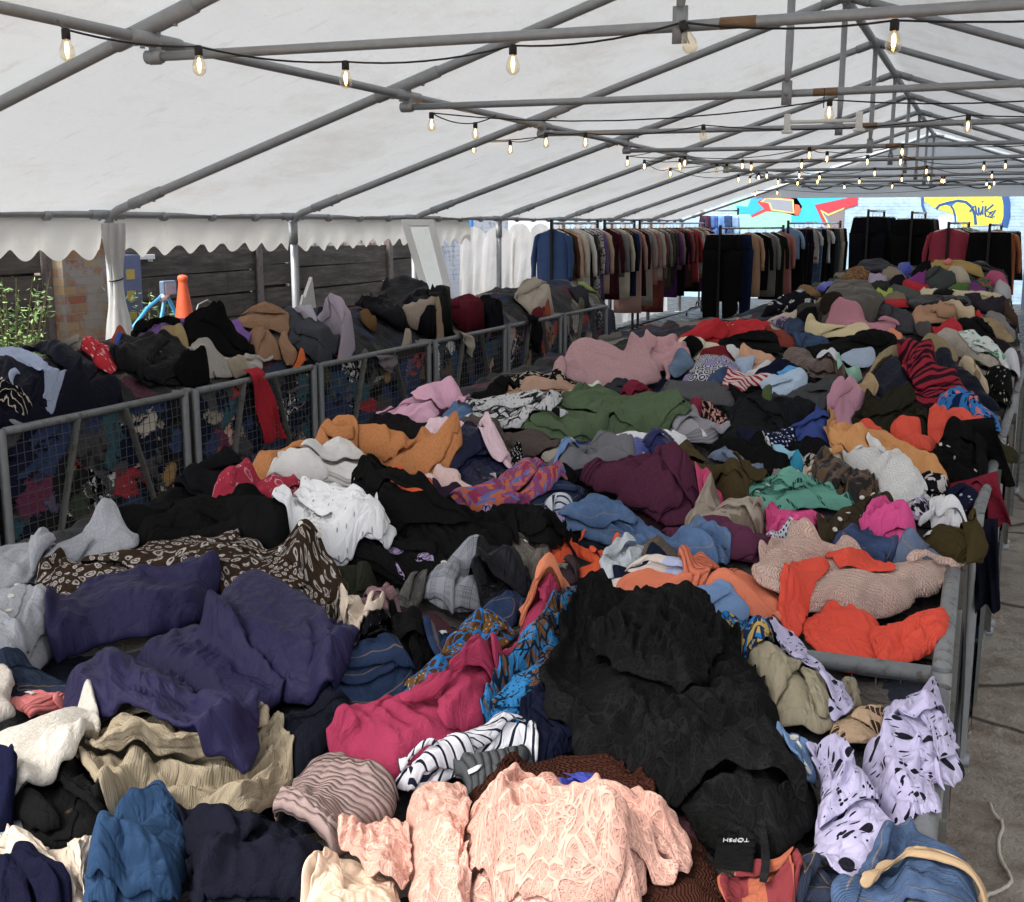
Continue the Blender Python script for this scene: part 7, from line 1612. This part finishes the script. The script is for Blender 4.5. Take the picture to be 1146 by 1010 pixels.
fill((xa, ya, 0), (xa, yb, 0), zr, [
 (T, 'plain blue', 'long sleeved shirt', 'shirt', '3a527e', .78, {'hg': 'white_plastic', 'w': .235, 'sleeve': .56}), (T, 'dark brown', 'jacket', 'jacket', '4a3328', .8), (T, 'pale peach', 'cardigan', 'cardigan', 'c4a088', 1.0), (T, 'cream', 'jacket', 'jacket', 'c8beac', .85), (T, 'white', 'blouse', 'blouse', 'd0cec8', .9),
 (T, 'charcoal', 'coat', 'coat', '2a2a2c', 1.0), (T, 'grey patterned', 'blouse', 'blouse', 'a8a49e', .9, {'pat': ('blotch', '55504c', .04, .52)}), (T, 'violet', 'cardigan', 'cardigan', '5c4a7a', .9), (T, 'beige', 'cardigan', 'cardigan', 'b09880', 1.05)], 'clothes hanging on the first left rack', 'the first left rack', 3)
fill((xa+.01, yc, 0), (xa+.01, yd, 0), zr-.004, [
 (T, 'dark wine', 'dress', 'dress', '3c1822', 1.15), (T, 'mid grey', 'jacket', 'jacket', '6c6a6c', .8), (T, 'ivory striped', 'cardigan', 'cardigan', 'b8b0a0', .95), (T, 'black', 'short dress', 'dress', '111114', .95), (T, 'navy', 'long top', 'top', '1c2a50', 1.15), (T, 'dusty pink', 'coat', 'coat', 'a88478', 1.2), (T, 'dark aubergine', 'dress', 'dress', '2a141c', 1.15)], 'clothes hanging on the second left rack', 'the second left rack', 4)
fill((xa, ye, 0), (xa, yf, 0), zr-.008, [
 (T, 'stone', 'coat', 'coat', '8e867c', 1.15), (T, 'rose', 'jacket', 'jacket', '9c6c68', .85), (T, 'oatmeal', 'poncho', 'poncho', 'a39c90', .85, {'w': .26}), (T, 'terracotta', 'dress', 'dress', '6a3430', 1.25), (T, 'ash grey', 'jacket', 'jacket', '77736e', .9), (T, 'olive', 'coat', 'coat', '4a4838', 1.2), (T, 'dark olive', 'jumper', 'jumper', '34342a', .85),
 (T, 'bright purple', 'coat', 'coat', '4c2458', 1.1), (T, 'mauve', 'shirt', 'shirt', '8c6878', .8), (T, 'black', 'long coat', 'coat', '121113', 1.3), (T, 'plum', 'cardigan', 'cardigan', '4a2434', 1.0), (T, 'coral', 'blouse', 'blouse', '9c4444', .75), (T, 'brown', 'padded jacket', 'jacket', '3c3026', .95),
 (T, 'scarlet', 'padded jacket', 'jacket', 'a01c24', .9, {'style': 'puffer', 'w': .25}), (T, 'black', 'coat', 'coat', '141214', 1.3), (T, 'pale grey', 'fleece', 'fleece', 'a09e98', .9), (T, 'tan', 'jacket', 'jacket', '8a6a4c', .9), (T, 'cream striped', 'top', 'top', 'b8a890', .8, {'pat': ('stripe', '5a2a30', .12, .4)}), (T, 'burgundy', 'coat', 'coat', '4c1626', 1.0, {'w': .25}), (T, 'deep purple', 'dress', 'dress', '3a1a3e', 1.1)], 'clothes hanging on the third left rack', 'the third left rack', 5)
# the rack in the middle distance
p1 = at(803, 355, Y=19.0); ra = Vector((p1.x, 19.0, 0)); p2 = at(938, 300, Y=23.6); rb = Vector((p2.x, 23.6, 0)); mid = ra.lerp(rb, .5)
rack(ra, ra.lerp(rb, .48), 1.72, 'black clothes rack with black trousers at its near end'); rack(ra.lerp(rb, .52), rb, 1.80, 'clothes rack of dark trousers near the graffiti wall')
fill(ra, ra.lerp(rb, .48), 1.72, [
 (Q_, 'black', 'wide trousers', 'trousers', '131418', 1.38, {'w': .31}), (Q_, 'charcoal', 'trousers', 'trousers', '1c1d22', 1.3, {'w': .25}), (Q_, 'navy', 'trousers', 'trousers', '1a2444', 1.4, {'w': .24}), (T, 'camel', 'long coat', 'coat', 'b08c6c', 1.15), (T, 'black', 'jacket', 'jacket', '141416', 1.0), (T, 'grey', 'coat', 'coat', '7a7874', 1.2), (T, 'dark green', 'dress', 'dress', '23281e', 1.25), (T, 'salmon', 'dress', 'dress', 'b0706a', 1.0)], 'clothes hanging on the middle rack', 'the middle rack', 6, turn=.12)
fill(ra.lerp(rb, .52), rb, 1.80, [
 (T, 'pale denim', 'blouse', 'blouse', '7c98bc', .62, {'sleeve': .3}), (Q_, 'black', 'trousers', 'trousers', '141417', 1.2), (Q_, 'striped black', 'trousers', 'trousers', '1c1c20', 1.25, {'pat': ('ustripe', '4a4a50', .05, .15)}), (Q_, 'plum black', 'trousers', 'trousers', '201820', 1.25), (T, 'grey printed', 'tee', 'tee', 'b4b0aa', .6, {'sleeve': .25, 'pat': ('blossom', '8a3a3a', .16, .5)}), (Q_, 'faded blue', 'jeans', 'jeans', '47607c', 1.1, {'style': 'denim'}), (Q_, 'dark', 'trousers', 'trousers', '17181a', 1.2),
 (T, 'white striped', 'tee', 'tee', 'b8b8b4', .6, {'sleeve': .22}), (Q_, 'jet black', 'trousers', 'trousers', '0f0f11', 1.2), (Q_, 'slate', 'trousers', 'trousers', '3a3c40', 1.2), (Q_, 'beige striped', 'trousers', 'trousers', '8a8270', 1.15), (Q_, 'wide black', 'trousers', 'trousers', '121214', 1.25)], 'clothes hanging on the far middle rack', 'the far middle rack', 7, turn=.12)
# two high racks of dark trousers and the right hand racks at the far end
def short_rack(px, py, Y, L, label, items, where, seed, dx=0.0):
    p = at(px, py, Y=Y); a = Vector((p.x, Y, 0)); b = Vector((p.x+dx, Y+L, 0)); rack(a, b, p.z, label, .02); fill(a, b, p.z, items, 'clothes hanging on '+where, where, seed)
short_rack(972, 236, 19.6, 1.5, 'high black rack of dark trousers left of the yellow graffiti', [(Q_, 'navy black', 'trousers', 'trousers', '10131c', 1.25, {'w': .3}), (Q_, 'ink black', 'trousers', 'trousers', '111215', 1.25, {'w': .26}), (Q_, 'bottle green', 'trousers', 'trousers', '1c2c28', 1.2, {'w': .26}), (Q_, 'ash black', 'trousers', 'trousers', '1b1b1e', 1.2, {'w': .26}), (Q_, 'dark teal', 'trousers', 'trousers', '1a2a30', 1.2, {'w': .26})], 'the left high rack', 8, .12)
short_rack(1021, 238, 19.4, 1.5, 'high black rack of black trousers in front of the yellow graffiti', [(Q_, 'deep black', 'trousers', 'trousers', '0d0d0f', 1.25, {'w': .3}), (Q_, 'soft black', 'trousers', 'trousers', '121214', 1.25, {'w': .28}), (Q_, 'grey black', 'trousers', 'trousers', '222225', 1.2, {'w': .27}), (Q_, 'taupe', 'trousers', 'trousers', '57504a', 1.2, {'w': .27}), (Q_, 'graphite', 'trousers', 'trousers', '2c2d30', 1.2, {'w': .27})], 'the right high rack', 9, .12)
short_rack(1062, 250, 18.4, 1.3, 'black rack with a white hanger and a raspberry jacket at the far right', [(T, 'raspberry', 'jacket', 'jacket', 'a4364c', .8, {'w': .28}), (T, 'dark tweed', 'coat', 'coat', '38342f', .9), (T, 'black', 'blazer', 'blazer', '141416', .8), (T, 'mustard brown', 'jacket', 'jacket', '6e5a34', .8, {'w': .27}), (T, 'khaki', 'cardigan', 'cardigan', '756848', .8, {'w': .27})], 'the far right rack', 10, .25)
short_rack(1108, 252, 18.2, 1.3, 'black rack of black skirts at the far right edge', [(S_, 'black pleated', 'skirt', 'skirt', '101012', .8, {'w': .34}), (S_, 'black', 'skirt', 'skirt', '161618', .85, {'w': .3}), (T, 'burnt orange', 'dress', 'dress', 'b0683c', .95, {'w': .3}), (S_, 'charcoal', 'skirt', 'skirt', '26262a', .85, {'w': .36})], 'the skirt rack', 11, .16)
# jeans on a rail outside the far left corner
p = at(785, 236, Y=24.6); q = at(826, 236, Y=24.9); e = rack((p.x, p.y, 0), (q.x, q.y, 0), p.z, 'rack of blue jeans outside the far left corner of the marquee')
for i in range(5):
    f = (i+.5)/5; c = Vector((p.x, p.y, p.z)).lerp(Vector((q.x, q.y, p.z)), f)
    hang(Q_, ['plum trousers at the left end of the rack of blue jeans', 'blue jeans beside the plum trousers', 'bright blue jeans in the middle of the outdoor jeans rack', 'navy jeans on the outdoor rack left of the pale blue pair', 'pale blue jeans nearest the graffiti on the outdoor rack'][i], ['trousers', 'jeans', 'jeans', 'jeans', 'jeans'][i], (c.x, c.y, c.z-.075), .1, ['3c2034', '41619a', '5a86c4', '2c4068', '7c9cc8'][i], 1.1, 'jeans hanging outside', 'denim', w=.13, seed=70+i)

# ------------------------------------------------------------------ strings of filament lamps
t = NT('lamp_glass_clear'); tr_ = t.n('ShaderNodeBsdfTransparent', {'Color': (1, .93, .8, 1)}); gl_ = t.n('ShaderNodeBsdfGlossy', {'Roughness': .05, 'Color': (1, 1, 1, 1)})
lw = t.n('ShaderNodeLayerWeight', {'Blend': .35}); fc = t.m('ADD', .06, t.m('MULTIPLY', lw.outputs['Facing'], .45)); mx = t.n('ShaderNodeMixShader', {0: fc, 1: tr_.outputs[0], 2: gl_.outputs[0]}); t.nt.links.new(mx.outputs[0], t.out.inputs[0]); M['bulb_glass'] = t.mat
t = NT('lit_filament'); em = t.n('ShaderNodeEmission', {'Color': (1, .56, .2, 1), 'Strength': 16.0}); t.nt.links.new(em.outputs[0], t.out.inputs[0]); M['filament'] = t.mat
M['dead_filament'] = mat_plain('dull_filament', '8c8478', .4, .6, .1, 30)
BULB = [(75, 57), (223, 74), (387, 89), (574, 73), (763, 50, 0, -.35), (1000, 48)]
BULB2 = [(483, 140), (532, 150), (530, 167), (571, 168), (611, 160), (655, 160), (787, 152, 0), (928, 127), (1083, 142)]
cB = [(42, 533), (12, 560), (58, 525), (160, 545, 0), (193, 545, 0), (230, 578), (243, 535), (271, 540), (267, 582), (295, 572), (283, 625), (321, 567), (357, 587), (355, 620), (433, 533), (457, 500), (514, 512), (420, 590), (425, 565), (484, 585), (490, 572), (570, 602), (618, 585), (643, 522), (667, 558), (723, 600), (754, 578), (755, 490), (750, 522), (833, 552), (840, 575), (882, 582), (890, 583), (1017, 540), (1086, 535), (1043, 567), (1026, 592), (1050, 590), (1035, 602)]
ALLB = [(x, y, (r[0] if r else 1), (r[1] if len(r) > 1 else 0)) for x, y, *r in BULB+BULB2+[(702, 183), (721, 187), (735, 200), (750, 195), (761, 188)]]+[(746+x*400/1146, y*350/1003, (r[0] if r else 1), 0) for x, y, *r in cB]
pl = []
for x, y, lit, tilt in ALLB:
    p = at(x, y, Z=2.43)
    if p.y > 23.5: p = at(x, y, Y=23.5)
    pl.append((p, lit, tilt))
rows = {}
for p, lit, tilt in pl:
    k = int(round((p.y-YK(-1))/BAY)); rows.setdefault(k, []).append((p, lit, tilt))
WHERE = ['nearest the camera', 'along the second tie bar', 'along the third tie bar', 'along the fourth tie bar', 'along the fifth tie bar', 'along the sixth tie bar', 'along the seventh tie bar', 'along the eighth tie bar', 'along the far gable', 'at the very end', 'past the end', 'x']
prev_end = None
for k in sorted(rows):
    L = sorted(rows[k], key=lambda q: q[0].x); c = sum((q[0] for q in L), Vector())/len(L)
    e = empty('string_light', (c.x, c.y, 2.5), 'black cable of warm filament bulbs strung across the roof '+WHERE[k], 'string lights', 'strings of filament bulbs')
    o_ = Vector((-c.x, -c.y, -2.5)); cable = []
    ends = [Vector((XP+.1, L[0][0].y+.1, 2.56))]+[q[0]+Vector((0, 0, .075)) for q in L]+[Vector((2*XM-XP-.1, L[-1][0].y+.1, 2.56))]
    for a, b in zip(ends[:-1], ends[1:]):
        ln = (b-a).length
        for j in range(8):
            f = j/8; cable.append(a.lerp(b, f)-Vector((0, 0, .10*ln*f*(1-f)*1.3))+o_)
    cable.append(ends[-1]+o_)
    mb = MB(); mb.tube(cable, .0045, 5); mb.build('cable', M['black_plastic'], e, smooth=True)
    for p, lit, tilt in L:
        R = Matrix.Rotation(tilt, 4, 'Y'); p0 = p+o_+Vector((0, 0, .075))
        def lathe_at(prof, n, name, mat, par, smooth=True):
            mb = MB(); mb.lathe((0, 0, 0), prof, n); mb.v = [tuple(R @ Vector(v)+p0) for v in mb.v]; return mb.build(name, M[mat], par, smooth=smooth)
        b = lathe_at([(.0, -.115), (.012, -.113), (.024, -.102), (.029, -.086), (.027, -.070), (.019, -.048), (.013, -.034), (.013, -.03)], 16, 'bulb', 'bulb_glass', e)
        lathe_at([(.0, .006), (.012, .005), (.0165, .0), (.0165, -.034), (.013, -.036), (.0, -.036)], 12, 'socket', 'black_plastic', b)
        if lit: lathe_at([(.0, -.092), (.006, -.088), (.0075, -.07), (.005, -.048), (.0, -.045)], 8, 'filament', 'filament', b)
        else: lathe_at([(.0, -.08), (.002, -.078), (.002, -.045), (.0, -.043)], 6, 'filament', 'dead_filament', b)
# an old white lamp holder hanging in the middle
p = at(921, 136, Y=6.75); e = empty('hanging_light_fitting', p, 'white plastic light fitting hung crosswise under the second tie bar', 'light fitting')
mb = MB(); mb.tube([(-.2, 0, 0), (.2, 0, 0)], .010, 8); mb.build('tube', M['white_plastic'], e, smooth=True)
for s in (-1, 1):
    mb = MB(); mb.box((s*.19, 0, .0), (.035, .03, .09)); mb.box((s*.19, 0, -.05), (.06, .03, .02)); mb.build('bracket', M['white_plastic'], e, bevel=.006)
mb = MB(); mb.tube([(0, 0, .07), (0, 0, 2.515-p.z)], .003, 5); mb.build('hanging_wire', M['black_plastic'], e)

# ------------------------------------------------------------------ right hand aisle
w_ = [at(x, y, Z=.012) for x, y in ((1107, 899), (1112, 912), (1121, 918), (1122, 927), (1117, 942), (1118, 957), (1124, 968), (1130, 980), (1132, 988), (1125, 993), (1113, 998), (1104, 1003), (1099, 1012))]
mb = MB(); r_ = []
for i in range(len(w_)-1):
    for j in range(4): r_.append(w_[i].lerp(w_[i+1], j/4)+Vector((0, 0, .004*math.sin(i*1.7+j))))
mb.tube(r_, .006, 6); o = mb.build('drawcord', mat_plain('cream_cord', 'c8bfae', .8, 0, .12, 30), smooth=True); tag(o, 'cream drawcord lying in curves on the concrete at the lower right', 'cord')
# coat hung over the right hand rail, and the red pallet under the cages
p = Vector((float(rail_x(4.2))+.06, 4.2, 0))
strip('coat', 'dark navy coat hung down the outside of the right rail below the olive jumper', 'coat', [(1086, 592), (1117, 590), (1120, 682), (1092, 684)], '141824', 'wool', {'Y': 4.0}, group=GN, seed=12, amp=.02)
redm = mat_plain('red_painted_timber', '9a4a3a', .75, 0, .3, 10, .003, 40, dirt='5a3a30')
for i, (y, L) in enumerate(rspans[:5]):
    e = empty('pallet', (float(rail_x(y))-.66, y+L/2, 0), ['red timber pallet under the nearest cage bin', 'red timber pallet beneath the cage with the pink knit', 'red timber pallet below the hanging navy coat', 'red timber pallet below the maroon drape', 'red timber pallet below the parka'][i], 'pallet', 'red pallets under the cages')
    for x in (-.62, 0, .62): mb = MB(); mb.box((x, 0, .03), (.10, L-.04, .055)); mb.build('bearer', redm, e, bevel=.004)
# loose litter on the ground
rs = random.Random(9); mb = MB()
for i in range(260):
    y = rs.uniform(2.6, 16); x = rs.uniform(.15, 2.6)+.02*y; s = rs.uniform(.004, .016); a = rs.uniform(0, PI)
    mb.box((x, y, s*.4), (s*2*rs.uniform(.6, 1.4), s*1.6, s), Matrix.Rotation(a, 3, 'Z') @ Matrix.Rotation(rs.uniform(-.4, .4), 3, 'X'))
o = mb.build('gravel', mat_plain('loose_gravel', '9a8f80', .9, 0, .4, 3), bevel=0); tag(o, 'loose gravel and grit on the concrete', 'gravel', kind='stuff')
